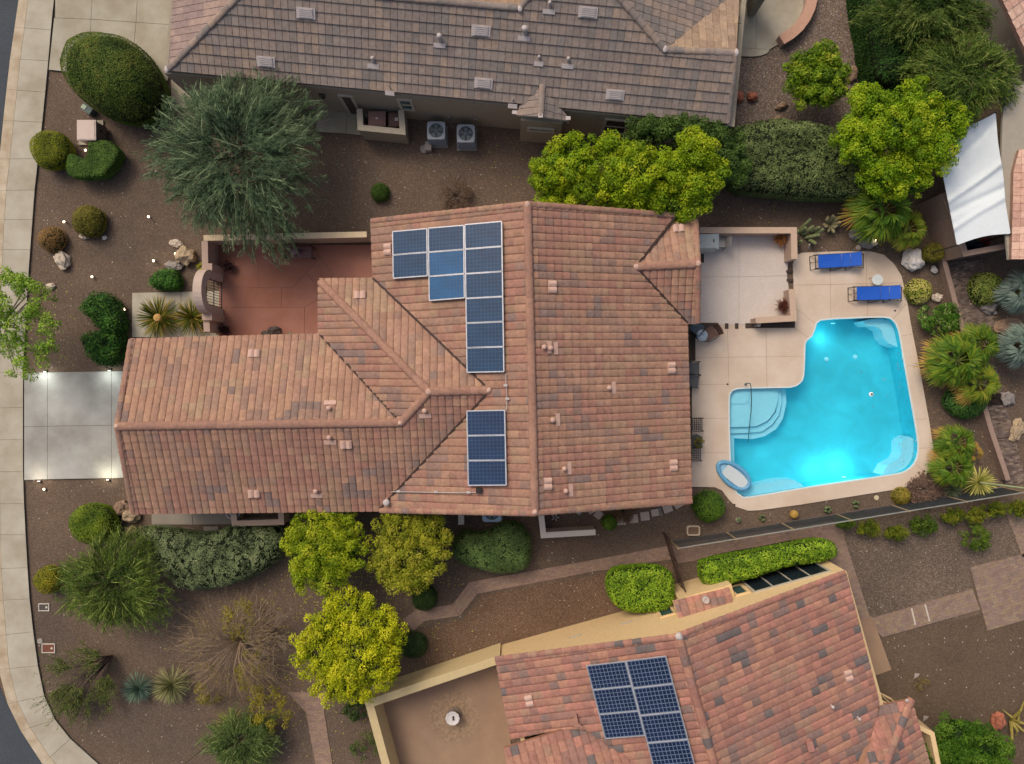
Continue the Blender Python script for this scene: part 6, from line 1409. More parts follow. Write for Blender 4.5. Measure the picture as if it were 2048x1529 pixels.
mb.add(vs, fs); mb.build('arch', mat('arch_stucco', rgb(186, 166, 152), .9, var=.05, bump=.3), t)
for s_ in (-1, 1):
    mb = MB(); mb.box(gc.x+.02, gc.y+s_*(ow+.13), .75, .46, .34, 1.5); mb.build('pier', PINKST, t)
mb = MB(); y0, y1 = gc.y-hw+.05, gc.y+hw-.05; xg = gc.x+.1
for z in (.1, .95, 1.75): mb.bar((xg, y0, z), (xg, y1, z), .035)
for k in range(10):
    y = y0+(y1-y0)*k/9; mb.bar((xg, y, .06), (xg, y, 1.8), .02 if 0 < k < 9 else .04)
mb.build('gate', DARKMET, t)
# patio walls
wall_thing('patio_wall', 'low stucco wall around the upper patio corner holding a dry potted plant', [(1388,470),(1571,470),(1572,526)], .22, 1.0, PINKST, COPE)
wall_thing('patio_wall', 'low L shaped stucco wall at the lower patio corner beside the pool', [(1570,583),(1574,640),(1500,644)], .22, .8, PINKST, COPE)
wall_thing('garden_wall', 'pale L shaped low wall enclosing a dark bed south of the central ridge', [(1080,1018),(1085,1062),(1186,1056)], .2, 1.0, WHITEP, mat('cope_white', rgb(208, 198, 186), .9, var=.04))
wall_thing('bin_wall', 'low beige wall partly under the garage eave beside the sage hedge', [(482,1022),(484,1040),(575,1037),(574,1018)], .2, .9, STUC, COPE)
wall_thing('side_wall', 'short pale wall stub poking from the eave left of the single air conditioner', [(924,1008),(925,1042)], .2, .9, STUC, WHITEP)
# NH bin enclosure
wall_thing('bin_enclosure', 'sage stucco three sided enclosure with two brown bins against the north house', [(731,240),(733,276),(814,284),(811,242)], .2, 1.35, STUCG, mat('cope_sage', rgb(164, 154, 136), .9, var=.05))
def bin_(label, x, y, sx, sy, c, emblem=None):
    w = W(x, y, 1.0); t = thing('wheelie_bin', label, 'bin', (w.x, w.y, 0), group='bins in the enclosure')
    m_ = mat('bin_'+str(c[0])[:5], c, .6, var=.08)
    b = MB(); b.add([(w.x+dx*sx*k, w.y+dy*sy*k, z) for z, k in ((.08, .36), (.98, .46)) for dx, dy in ((-1,-1),(1,-1),(1,1),(-1,1))], [(0,3,2,1),(4,5,6,7),(0,1,5,4),(1,2,6,5),(2,3,7,6),(3,0,4,7)]); b.build('bin_body', m_, t)
    b = MB(); b.box(w.x, w.y, 1.01, sx, sy, .06); b.box(w.x, w.y-.02, 1.05, sx*.8, sy*.75, .03); b.build('lid', m_, t)
    b = MB(); b.tube([(w.x-sx*.35, w.y+sy*.55, .97), (w.x+sx*.35, w.y+sy*.55, .97)], .018, n=6); b.build('handle', DARKMET, t)
    for s_ in (-1, 1):
        b = MB(); b.tube([(w.x+s_*sx*.3-.03, w.y+sy*.36, .1), (w.x+s_*sx*.3+.03, w.y+sy*.36, .1)], .1, n=12); b.build('wheel', DARKMET, t)
    b = MB()
    if emblem == 'square': b.box(w.x+.05, w.y, 1.072, .15, .15, .006); b.box(w.x+.05, w.y, 1.08, .05, .05, .006, c=None)
    else: b.lathe([(.05, 0), (.05, .008), (.01, .01)], 12, w.x, w.y, 1.068)
    b.build('lid_mark', PALEGREY, t)
bin_('brown bin with a rounded lid and pale dot, left in the enclosure', 754, 238, .8, .66, rgb(122, 90, 82))
bin_('darker brown bin with a pale square mark, right in the enclosure', 791, 240, .62, .62, rgb(86, 60, 54), 'square')
# air conditioners
ACM = mat('ac_grey', rgb(138, 146, 154), .5, var=.08); ACB = mat('ac_blue', rgb(134, 158, 172), .5, var=.06)
def acunit(label, x, y, s=.82, m_=None, sq=True):
    w = W(x, y, .8); t = thing('air_conditioner', label, 'air conditioner', (w.x, w.y, 0), group='air conditioner units')
    m_ = m_ or ACM; hh = .85
    b = MB(); b.box(w.x, w.y, .04, s*1.15, s*1.2, .08); b.build('pad', mat('pad_grey', rgb(130, 128, 124), .9), t)
    b = MB(); b.box(w.x, w.y, .08+hh/2, s*.96, s*.96, hh)
    for k in range(14): b.box(w.x, w.y, .14+k*.055, s*.985, s*.985, .018)
    b.build('casing', m_, t)
    b = MB(); q = s/2; rad = s*.40; n = 32; sqp = []
    for i in range(n):
        a = 2*math.pi*i/n; c_, s_ = math.cos(a), math.sin(a); k = q/max(abs(c_), abs(s_)); k = min(k, q*1.3); sqp.append((w.x+k*c_, w.y+k*s_))
    circ = [(w.x+rad*math.cos(2*math.pi*i/n), w.y+rad*math.sin(2*math.pi*i/n)) for i in range(n)]
    b.prism(sqp, .93, .98, holes=[circ]); b.build('top_panel', m_, t)
    b = MB(); b.lathe([(rad*.98, 0), (rad*.98, .01), (.01, .01)], 24, w.x, w.y, .935); b.build('fan_well', mat('ac_dark', rgb(58, 72, 80), .6), t)
    b = MB()
    for k in range(5):
        a = k*1.2566+.3; c_, s_ = math.cos(a), math.sin(a)
        b.add([(w.x+c_*.06-s_*.03, w.y+s_*.06+c_*.03, .955), (w.x+c_*rad*.85-s_*.13, w.y+s_*rad*.85+c_*.13, .965), (w.x+c_*rad*.85+s_*.1, w.y+s_*rad*.85-c_*.1, .950), (w.x+c_*.06+s_*.03, w.y+s_*.06-c_*.03, .95)], [(0, 3, 2, 1)])
    b.lathe([(.09, 0), (.09, .03), (.02, .04)], 12, w.x, w.y, .95); b.build('fan', mat('fan_grey', rgb(104, 118, 126), .5), t)
    b = MB()
    for k in range(1, 6): b.tube([(w.x+rad*k/6*math.cos(a), w.y+rad*k/6*math.sin(a), .985) for a in np.linspace(0, 2*math.pi, 25)], .004, n=4, caps=False)
    for k in range(8):
        a = k*math.pi/8; b.tube([(w.x-rad*math.cos(a), w.y-rad*math.sin(a), .985), (w.x+rad*math.cos(a), w.y+rad*math.sin(a), .985)], .004, n=4)
    b.build('grille', DARKMET, t)
acunit('left one of two grey air conditioner units by the north house wall', 873, 264)
acunit('right one of two grey air conditioner units by the north house wall', 932, 270)
acunit('single pale blue air conditioner half under the eave above the cushion hedge', 984, 1024, .86, ACB)
w = W(852, 292, .35); t = thing('utility_pedestal', 'small grey box and round cover left of the two air conditioners', 'utility box', (w.x, w.y, 0))
mb = MB(); mb.box(w.x+.1, w.y, .17, .3, .4, .34, rz=-.05); mb.build('box', mat('ped_grey', rgb(134, 128, 124), .7), t); mb = MB(); mb.lathe([(.2, 0), (.2, .08), (.15, .1), (.01, .1)], 16, w.x-.12, w.y-.05, 0); mb.build('round_cover', mat('ped_grey', rgb(134, 128, 124), .7), t)
# utility cabinet
t = thing('utility_cabinet', 'large tan utility cabinet on a concrete pad in the upper left gravel', 'utility cabinet', (*W(182, 268, 0).xy, 0))
mb = MB(); w = W(184, 266, 0); mb.box(w.x, w.y-.02, .05, 1.15, 1.15, .1); mb.build('pad', CONC3, t)
mb = MB(); w = W(177, 263, .9); mb.box(w.x, w.y, .55, .80, .86, .9); mb.build('cabinet_body', mat('cab_dark', rgb(116, 98, 88), .6), t)
mb = MB(); mb.box(w.x, w.y, 1.03, .86, .92, .07); mb.box(w.x-.02, w.y, 1.075, .8, .84, .02); mb.build('lid', mat('cab_lid', rgb(190, 170, 158), .55, var=.04), t)
mb = MB(); mb.box(w.x+.41, w.y+.1, .6, .03, .08, .14); mb.build('handle', DARKMET, t)
t = thing('utility_pedestal', 'small green pedestal box tucked under the huge clipped dome', 'utility box', (*W(176, 218, 0).xy, 0))
mb = MB(); w = W(178, 221, .2); mb.box(w.x, w.y, .2, .5, .32, .4, rz=-.6); mb.build('box', mat('ped_green', rgb(62, 84, 82), .6), t); mb = MB(); mb.box(w.x-.12, w.y+.08, .41, .22, .2, .03, rz=-.6); mb.build('lid', mat('ped_lid', rgb(150, 166, 140), .6), t)
# boulders
def rockm(name, c, c2=None): return mat(name, c, .92, var=.22, scale=3.5, bump=.7, bscale=14, fine=.12)
RKP = rockm('pale_rock', rgb(196, 180, 162)); RKG = rockm('grey_rock', rgb(142, 134, 128)); RKW = rockm('white_rock', rgb(198, 192, 186)); RKR = rockm('red_rock', rgb(158, 96, 74)); RKB = rockm('brown_rock', rgb(138, 114, 94)); RKM = rockm('tan_rock', rgb(166, 146, 118)); RKD = rockm('dark_rock', rgb(84, 74, 68))
ri = 0
for x, y, rx, ry, h, m_, rot, lab, nm in (
    (125,521,12,18,.4,RKP,.3,'pale oblong boulder below the golden dome shrub','boulder'),(352,487,13,8,.25,RKP,-.2,'small cream rock above the biggest boulder by the courtyard','boulder'),
    (369,512,19,18,.6,RKM,.2,'biggest tan boulder with a dark patch outside the courtyard wall','boulder'),(348,532,16,10,.35,RKG,-.1,'grey flat boulder just above the dark green shrub','boulder'),
    (168,473,8,6,.2,RKP,0,'little pale rock peeping out below the olive dome shrub','rock'),(209,476,5,4,.12,RKW,.5,'tiny blue white stone right of the olive dome shrub','rock'),(101,573,9,6,.2,RKP,0,'tan rock beside the open bright green street tree','rock'),
    (242,1018,17,14,.5,RKB,.3,'brown boulder touching the round clipped shrub by the garage','boulder'),(262,1032,16,14,.5,RKM,.1,'tan boulder under the garage roof corner','boulder'),(262,1062,12,9,.3,RKB,.8,'small brown rock below the garage corner boulders','rock'),
    (1476,196,12,10,.35,RKR,.2,'left one of two rusty red rocks beside the north house','rock'),(1504,194,10,9,.35,RKR,-.3,'right one of two rusty red rocks beside the north house','rock'),
    (1703,148,11,16,.3,RKB,-.7,'flat tan rock right of the citrus tree','rock'),(1563,212,12,6,.25,RKB,.4,'flat brown rock below left of the citrus tree','rock'),(1551,240,14,5,.2,RKB,.5,'narrow brown rock above the broad sage hedge','rock'),
    (1827,522,19,21,.6,RKW,.1,'big white angular boulder right of the deck','boulder'),(1712,468,14,12,.35,RKG,.2,'grey boulder under the left fronds of the bright palm','boulder'),(1736,485,17,12,.35,RKG,-.3,'grey boulder lit green under the bright palm','boulder'),
    (1717,496,5,5,.12,RKP,.2,'small pale triangular stone above the deck edge','rock'),(1874,596,11,8,.25,RKP,0,'round cream rock between variegated and flowering shrubs','rock'),(1868,540,6,8,.2,RKW,.3,'small pale rock under the boxy olive shrub','rock'),
    (1978,612,16,14,.4,RKG,.1,'round grey boulder under the variegated shrub across the wall','boulder'),(2005,602,13,10,.35,RKG,0,'grey boulder left of the upper silvery palm','boulder'),(1990,626,4,3,.1,RKW,0,'tiny white stone below the round grey boulder','rock'),
    (2016,797,13,13,.3,RKG,.4,'flat round stone beside the block path','boulder'),(2034,860,12,22,.3,RKM,-.4,'long tan boulder at the right edge beside the block path','boulder'),(2018,655,30,18,.35,RKB,0,'low layered brown boulder between the two silvery palms','boulder'),
    (1996,1443,11,17,.5,RKR,-.3,'red boulder leaning beside the curling aloe','boulder'),(2038,1035,4,3,.1,RKW,0,'tiny pale stone near the lower right fence corner','rock'),
    (548,662,13,9,.45,RKD,.2,'dark rounded rock beside the terracotta courtyard edge','rock'),(535,668,12,6,.3,RKD,0,'darker flat rock left of the round rock at the courtyard edge','rock'),(580,668,10,5,.15,RKB,.1,'flat brown stone at the courtyard eave edge','rock'),
    (2040,722,8,5,.2,RKG,0,'small grey rock at the right edge below the silvery palm','rock')):
    w = W(x, y, h*.4); k = S*(H-h*.4)/H; mb = MB(); ri += 1
    mb.blob(w.x, w.y, h*.38, rx*k*1.02, ry*k*1.02, h*.62, seed=ri*1.7, rough=.22, sub=3, rot=rot, flat=-.6, freq=1.3)
    o = mb.build(nm, m_, None, (w.x, w.y, 0), smooth=False); tag(o, lab, 'rock', 'landscape rocks')
# irrigation / valve boxes
def valve(label, x, y, sx, sy, rz, c, full=True):
    w = W(x, y, .03); t = thing('valve_box', label, 'valve box', (w.x, w.y, 0), group='valve boxes near the sidewalk')
    m_ = MB(); m_.prism([(w.x+p[0], w.y+p[1]) for p in ((-sx/2,-sy/2),(sx/2,-sy/2),(sx/2,sy/2),(-sx/2,sy/2))], 0, .05, holes=[[(w.x+p[0], w.y+p[1]) for p in ((-sx/2+.035,-sy/2+.035),(sx/2-.035,-sy/2+.035),(sx/2-.035,sy/2-.035),(-sx/2+.035,sy/2-.035))]]); m_.build('rim', mat('rim_pale', rgb(204, 196, 182), .7), t)
    m_ = MB(); m_.box(w.x, w.y, .015, sx-.07, sy-.07, .03); m_.build('lid', mat('lid_'+str(c[0])[:4], c, .8), t)
    m_ = MB(); m_.lathe([(.05, 0), (.05, .02), (.01, .03)], 12, w.x+sx*.25, w.y, .03); m_.build('reader', mat('rim_pale', rgb(204, 196, 182), .7), t)
valve('red brown meter box with a pale rounded rim near the curved sidewalk', 97, 1297, .62, .44, .1, rgb(112, 66, 48))
valve('grey meter box with a thin white rim near the lower feathery bush', 88, 1215, .5, .36, .1, rgb(78, 70, 66))
w = W(80, 1283, .03); mb = MB(); mb.lathe([(.13, 0), (.13, .04), (.1, .05), (.01, .05)], 18, w.x, w.y, 0); tag(mb.build('cleanout_cap', mat('cap_grey', rgb(150, 144, 134), .8), None, (w.x, w.y, 0)), 'small round concrete cap beside the red brown meter box', 'cap')
# ---- metal view fence and side fence
FM = mat('fence_metal', rgb(70, 78, 82), .5, metal=.4); FR_ = mat('fence_rail', rgb(150, 150, 140), .5, metal=.3); FB = mat('rust_fence', rgb(72, 52, 44), .6, metal=.2)
fa, fb_ = W(1341, 1082, 0), W(2002, 975, 0); t = thing('view_fence', 'long dark metal view fence running between pool yard and shrub row', 'fence', fa)
fd = (fb_-fa); FLn = fd.length; fd.normalize(); fh = 1.55; npan = 6
for k in range(npan+1):
    p = fa+fd*FLn*k/npan; b = MB(); b.bar(p, p+Vector((0, 0, fh+.05)), .06); b.build('post', mat('tan_post', rgb(160, 138, 104), .6), t)
for z in (.08, fh): b = MB(); b.bar(fa+Vector((0, 0, z)), fb_+Vector((0, 0, z)), .045); b.build('rail', FR_, t)
for k in range(npan):
    b = MB(); a0 = fa+fd*(FLn*k/npan+.06); L1 = FLn/npan-.12; n = int(L1/.085)
    for i in range(n+1):
        p = a0+fd*L1*i/n; b.bar(p+Vector((0, 0, .1)), p+Vector((0, 0, fh-.02)), .022)
    for z in (.45, .8, 1.15): b.bar(a0+Vector((0, 0, z)), a0+fd*L1+Vector((0, 0, z)), .018)
    b.build('picket_panel', FM, t)
wall_thing('fence_footing', 'thin dark concrete footing beneath the metal view fence', [(1341,1085),(1700,1026),(2003,978)], .12, .09, mat('footing', rgb(96, 86, 80), .9), cat='footing')
fc, fe = W(1326, 1066, 0), W(1357, 1168, 0); t = thing('side_gate', 'rusty brown iron gate and fence between the two houses', 'gate', fc)
gd = (fe-fc).normalized(); GL = (fe-fc).length
for k in range(3): p = fc+gd*GL*(0, .42, 1)[k]; b = MB(); b.bar(p, p+Vector((0, 0, 1.65)), .06); b.build('post', FB, t)
for k, (u0, u1) in enumerate(((.02, .40), (.44, .98))):
    b = MB(); n = 10
    for i in range(n+1): p = fc+gd*GL*(u0+(u1-u0)*i/n); b.bar(p+Vector((0, 0, .1)), p+Vector((0, 0, 1.5)), .022)
    for z in (.12, .8, 1.5): b.bar(fc+gd*GL*u0+Vector((0, 0, z)), fc+gd*GL*u1+Vector((0, 0, z)), .03)
    b.build(('gate_leaf', 'fence_panel')[k], FB, t)
# ---- courtyard wall of the south house
CRW = mat('cream_wall', rgb(206, 184, 138), .9, var=.05, bump=.3); CRT = mat('cream_cope', rgb(196, 176, 132), .9, var=.05, bump=.2)
wall_thing('courtyard_wall', 'long cream stucco wall around the clay courtyard of the south house', [(1003,1292),(752,1377),(798,1545)], .3, 1.6, CRW, CRT)
# fountain
t = thing('fountain', 'small white round fountain centred in the ring of bricks', 'fountain', (*W(909, 1432, 0).xy, .05)); w = W(909, 1431, .3)
mb = MB(); mb.lathe([(.30, 0), (.32, .06), (.2, .12), (.16, .35), (.24, .45)], 18, w.x, w.y, .05); mb.build('pedestal', mat('ftn_dark', rgb(110, 98, 88), .8), t)
w = W(905, 1438, .65); mb = MB(); mb.lathe([(.2, 0), (.31, .08), (.33, .13), (.29, .135), (.2, .10), (.01, .09)], 10, w.x, w.y, .5); mb.build('basin', mat('ftn_white', rgb(206, 200, 196), .6, var=.06), t)
mb = MB(); mb.tube([(w.x+.03, w.y+.06, .6), (w.x+.03, w.y+.02, .72)], [.05, .02], n=8); mb.tube([(w.x+.03, w.y-.06, .6), (w.x+.03, w.y-.02, .70)], [.05, .02], n=8); mb.build('spout', DARKMET, t)
# ---- low wall along the east edge of the yard, and the neighbour's taller wall under the sail
LW = mat('block_wall', rgb(136, 112, 98), .9, var=.1, bump=.4); LWT = mat('block_cope', rgb(150, 126, 112), .9, var=.08)
wall_thing('boundary_wall', 'low tan block wall running down the right side of the yard', [(1876,520),(1898,605),(1922,690),(1950,790),(1970,860),(2003,958)], .16, .45, LW, LWT)
wall_thing('boundary_wall', 'tall brown wall below the white shade sail', [(1838,408),(1858,452),(1880,522),(1972,505)], .18, 1.9, LW, LWT)
# ---- shade sail
SAILP = [(1888,262,2.9),(1991,226,3.0),(2020,470,3.0),(1914,490,2.6),(1876,345,2.7)]
t = thing('shade_sail', 'big white fabric shade sail sagging between the wall and house', 'shade sail', (*W(1950, 360, 0).xy, 0))
A_ = [W(1878, 330, 2.7), W(1991, 226, 3.1)]; mb = MB(); nu, nv = 24, 60; vs = []
def sail(u, v):
    # u across (left to right), v top to bottom in the picture; edges are concave
    lx = 1868+(1914-1868)*v; ly = 262+(491-262)*v
    rx_ = 1991+(2021-1991)*v-2*math.sin(math.pi*v*2)**2; ry_ = 226+(468-226)*v
    x = lx+(rx_-lx)*u; y = ly+(ry_-ly)*u+(10*math.sin(math.pi*u))*(1-v)-(6*math.sin(math.pi*u))*v
    z = 2.65+.25*u-.35*math.sin(math.pi*u)*math.sin(math.pi*v)+.05*math.sin(8*v+3*u)*math.sin(math.pi*u)+.16*math.exp(-((v-.62+.20*u)/.022)**2)+.10*math.exp(-((v-.86+.16*u)/.02)**2)-.12*math.exp(-((v-.72+.10*u)/.03)**2)-.08*math.exp(-((v-.35+.3*u)/.04)**2)
    return W(x, y, z)
for k in (0, 1):
    for i in range(nu+1):
        for j in range(nv+1): p = sail(i/nu, j/nv); vs.append((p.x, p.y, p.z-.015*k))
M0 = (nu+1)*(nv+1); fs = []
for i in range(nu):
    for j in range(nv):
        a = i*(nv+1)+j; fs += [(a, a+1, a+nv+2, a+nv+1), (M0+a, M0+a+nv+1, M0+a+nv+2, M0+a+1)]
mb.add(vs, fs); mb.build('sail_fabric', mat('sail_white', rgb(206, 214, 218), .8, var=.03), t, smooth=True)
for (u, v) in ((0, 0), (1, 0), (1, 1), (0, 1)):
    p = sail(u, v); b = MB(); b.tube([(p.x, p.y, 0), (p.x, p.y, p.z+.05)], .03, n=8); b.build('post', DARKMET, t)
w = W(1952, 492, .5); t = thing('covered_cart', 'dark blue and red covered items under the lower sail edge', 'outdoor cart', (w.x, w.y, 0))
mb = MB(); mb.blob(w.x-.15, w.y+.05, .45, .42, .26, .45, seed=3, flat=-.9); mb.build('blue_cover', mat('navy_cover', rgb(32, 40, 62), .7), t); mb = MB(); mb.blob(w.x+.45, w.y+.2, .35, .28, .2, .35, seed=5, flat=-.9); mb.build('red_cover', mat('red_cover', rgb(126, 34, 34), .7), t)
# curved seat wall of the north patio
wall_thing('seat_wall', 'curved rose topped seat wall edging the patio at the top', [(1606,-60),(1614,-38),(1617,-14),(1616,8),(1611,28),(1602,47),(1589,65),(1573,79),(1555,90)], .42, .5, PINKST, mat('rose_cope', rgb(186, 146, 124), .9, var=.06))
t = thing('patio_pillar', 'stucco pillar with a pale cap and dark opening at the top patio', 'pillar', (*W(1500, 22, 0).xy, 0)); w = W(1500, 20, 0)
mb = MB(); mb.box(w.x, w.y, 1.3, .34, .7, 2.6); mb.build('column', STUCG, t); mb = MB(); mb.box(w.x, w.y, 2.64, .5, .85, .08); mb.build('cap', PALEGREY, t)
# ---- stepping stones
PV = mat('step_pale', rgb(176, 162, 150), .9, var=.08, bump=.2)
for i, (x, y, rz, s_) in enumerate(((1183,1019,.5,.38),(1197,1030,.85,.36),(1243,1042,.03,.42),(1267,1038,.1,.42),(1290,1033,.12,.42),(1310,1026,.2,.34),(1335,1017,.35,.42),(1356,1008,.5,.40))):
    w = W(x, y, .04); b = MB(); b.box(w.x, w.y, .02, s_, s_*.95, .05, rz=rz)
    lab = ['stepping stone first by the low white wall, mostly under the eave', 'diamond turned stepping stone beside the low white wall end', 'stepping stone right of the small green ball shrub', 'second stepping stone right of the small green ball', 'third stepping stone right of the small green ball', 'narrow stepping stone beside the dark striped mat', 'tilted stepping stone near the house corner', 'last stepping stone, tucked under the roof corner'][i]
    tag(b.build('stepping_stone', PV, None, (w.x, w.y, 0)), lab, 'stepping stone', 'stepping stones')
w = W(1319, 1024, .05); t = thing('boot_scraper', 'small dark mat with pale curved stripes between stepping stones', 'mat', (w.x, w.y, 0))
mb = MB(); mb.box(w.x, w.y, .02, .2, .45, .04, rz=.2); mb.build('base', DARKMET, t)
for k in range(4): b = MB(); b.tube([(w.x-.08+.045*k, w.y+.2, .05), (w.x-.05+.045*k, w.y, .06), (w.x+.0+.045*k, w.y-.2, .05)], .008, n=5); b.build('stripe', WHITEP, t)
# ---- pots and small ornaments between deck and fence
POTC = mat('pot_pale', rgb(190, 186, 170), .7, var=.06); CACT = mat('cactus_green', rgb(96, 112, 70), .7, var=.2, scale=14, bump=.4, bscale=60)
def cactuspot(label, x, y, kind):
    w = W(x, y, .15); t = thing('potted_cactus', label, 'cactus', (w.x, w.y, 0), group='little cacti along the view fence')
    if kind == 'pot':
        b = MB(); b.lathe([(.07, 0), (.11, .16), (.12, .2), (.1, .2), (.09, .17), (.01, .16)], 16, w.x, w.y, 0); b.build('pot', POTC, t)
    b = MB(); r_ = random.Random(x)
    n_ = {'pot': 4, 'clump': 5, 'pads': 6}[kind]
    for k in range(n_):
        a = k*6.28/n_+r_.random(); d = .06 if kind == 'pot' else .12; b.blob(w.x+d*math.cos(a), w.y+d*math.sin(a), .2 if kind == 'pot' else .12, .06, .06, .12, seed=k+x, sub=2, rough=.08)
    b.build('stems', CACT, t)
cactuspot('pale potted cactus below the round green ball, first of the fence line', 1476, 1040, 'pot'); cactuspot('brown green lumpy cactus clump second along the view fence', 1525, 1036, 'clump')
cactuspot('armed green cactus with a dark centre right of the yellow barrel', 1656, 1020, 'pads'); cactuspot('small green cactus left of the pale disc', 1712, 1009, 'clump')
w = W(1588, 1029, .15); b = MB()
for i in range(18):
    a = i*6.283/18
    for j in range(1): b.tube([(w.x+.05*math.cos(a), w.y+.05*math.sin(a), .29), (w.x+.15*math.cos(a), w.y+.15*math.sin(a), .24), (w.x+.18*math.cos(a), w.y+.18*math.sin(a), .13), (w.x+.13*math.cos(a), w.y+.13*math.sin(a), .01)], .03, n=6)
b.lathe([(.1, .28), (.01, .3)], 12, w.x, w.y, 0); tag(b.build('barrel_cactus', mat('gold_cactus', rgb(168, 134, 62), .8, var=.2, scale=20), None, (w.x, w.y, 0)), 'round golden barrel cactus between the pool and view fence', 'cactus')
w = W(1753, 996, .03); b = MB(); b.lathe([(.11, 0), (.11, .04), (.08, .05), (.01, .05)], 20, w.x, w.y, 0); tag(b.build('round_lid', mat('lid_cream', rgb(196, 184, 150), .7), None, (w.x, w.y, 0)), 'pale cream round lid in gravel below the pool', 'lid')
w = W(1386, 1061, .1); t = thing('planter_tray', 'pale rounded square tray lying in gravel beside the view fence', 'planter', (w.x, w.y, 0))
def rr(sx, sy, r, n=5):
    o = []
    for cx2, cy2, a0 in ((sx-r, sy-r, 0), (-sx+r, sy-r, 1), (-sx+r, -sy+r, 2), (sx-r, -sy+r, 3)):
        for k in range(n): a = (a0+k/(n-1))*math.pi/2; o.append((w.x+cx2+r*math.cos(a), w.y+cy2+r*math.sin(a)))
    return o
mb = MB(); mb.prism(rr(.31, .23, .1), 0, .22, holes=[rr(.25, .17, .08)]); mb.build('rim', mat('tray_pale', rgb(188, 172, 148), .8), t); mb = MB(); mb.prism(rr(.24, .16, .08), 0, .1); mb.build('soil', mat('tray_soil', rgb(118, 96, 78), .95, var=.2, scale=14), t)
# cactus patch
CG = mat('cactus_pale', rgb(118, 126, 84), .8, var=.2, scale=18, bump=.5, bscale=80); CG2 = mat('cactus_tan', rgb(142, 134, 100), .8, var=.2, scale=18, bump=.5, bscale=80)
w = W(1612, 468, 0); t = thing('column_cactus', 'leaning green column cactus clump in gravel above the deck', 'cactus', w)
for i, (x0, y0, x1, y1) in enumerate(((1600,460,1622,438),(1590,472,1597,462),(1604,470,1628,452),(1622,465,1640,454),(1626,472,1648,458),(1610,476,1640,470),(1592,488,1604,482),(1618,480,1632,488),(1600,466,1612,455))):
    a, b_ = W(x0, y0, .05), W(x1, y1, .7); m_ = MB(); m_.tube([a, a.lerp(b_, .1), a.lerp(b_, .6), a.lerp(b_, .93), b_], [.06, .09, .09, .07, .02], n=9); m_.build('stem', CG, t)
w = W(1660, 450, 0); t = thing('starfish_cactus', 'pale cactus with stubby arms spread like a star, right of the leaning column cactus', 'cactus', w)
for i in range(15):
    a = i*2.39996; L1 = .22+.28*((i*7) % 5)/5; p = W(1660, 450, .1); q = p+Vector((math.cos(a)*L1*1.2, math.sin(a)*L1, .35 if i % 3 else .6)); s0_ = p+Vector((math.cos(a)*.08, math.sin(a)*.08, 0)); m_ = MB(); m_.tube([s0_, s0_.lerp(q, .5), s0_.lerp(q, .9), q], [.05, .075, .07, .02], n=8); m_.build('arm', CG2, t)
w = W(1617, 494, 0); t = thing('garden_stake', 'short white stake standing in gravel at the patio corner', 'stake', w); mb = MB(); mb.bar(W(1617, 498, .02), W(1619, 489, .35), .05, .05); mb.build('post', WHITEP, t)
# potted plants on the patio / courtyard
def spikyplant(name, label, x, y, r, pal, h=.7, n=60, pot=None, w_=.03, group=None):
    w = W(x, y, h*.5); t = thing(name, label, 'potted plant', (w.x, w.y, .08), group=group)
    b = MB(); b.lathe([(.13, 0), (.18, .25), (.2, .3), (.17, .3), (.15, .26), (.01, .25)], 16, w.x, w.y, .08); b.build('pot', pot or mat('pot_dark', rgb(58, 46, 42), .7), t)
    lb = LB(); az = RS.rand(n)*6.28; el = np.radians(RS.uniform(5, 80, n)); d = np.stack([np.cos(az)*np.cos(el), np.sin(az)*np.cos(el), np.sin(el)], axis=1)
    strip_blades(lb, np.tile(np.array([w.x, w.y, .36]), (n, 1))+d*.03, d, r*S*(.7+.5*RS.rand(n)), w_, .35, pal, 3)
    c_ = np.array([w.x, w.y, .5])+RS.normal(size=(n*3, 3))*r*S*.35*np.array([1, 1, .5]); lb.leaves(c_, RS.normal(size=(n*3, 3))+[0, 0, 1], .09, .03, mixc(pal, n*3)); lb.build('foliage', LEAF, t)
BLKP = [rgb(30, 16, 24), rgb(48, 26, 34), rgb(60, 34, 36)]
spikyplant('potted_plant', 'dark purple spiky potted plant in the upper left of the courtyard', 458, 533, 14, BLKP, group='dark potted plants in the courtyard')
spikyplant('potted_plant', 'dark purple spiky potted plant near the lower courtyard wall', 450, 661, 14, BLKP, group='dark potted plants in the courtyard')
spikyplant('potted_plant', 'dry golden potted plant in the upper right patio corner', 1560, 479, 17, [rgb(96, 66, 34), rgb(140, 100, 56), rgb(170, 130, 80)], n=110)
spikyplant('potted_plant', 'dark reddish spiky potted plant in the lower right patio corner', 1566, 612, 18, [rgb(56, 30, 26), rgb(84, 48, 40), rgb(110, 72, 56)], n=80)
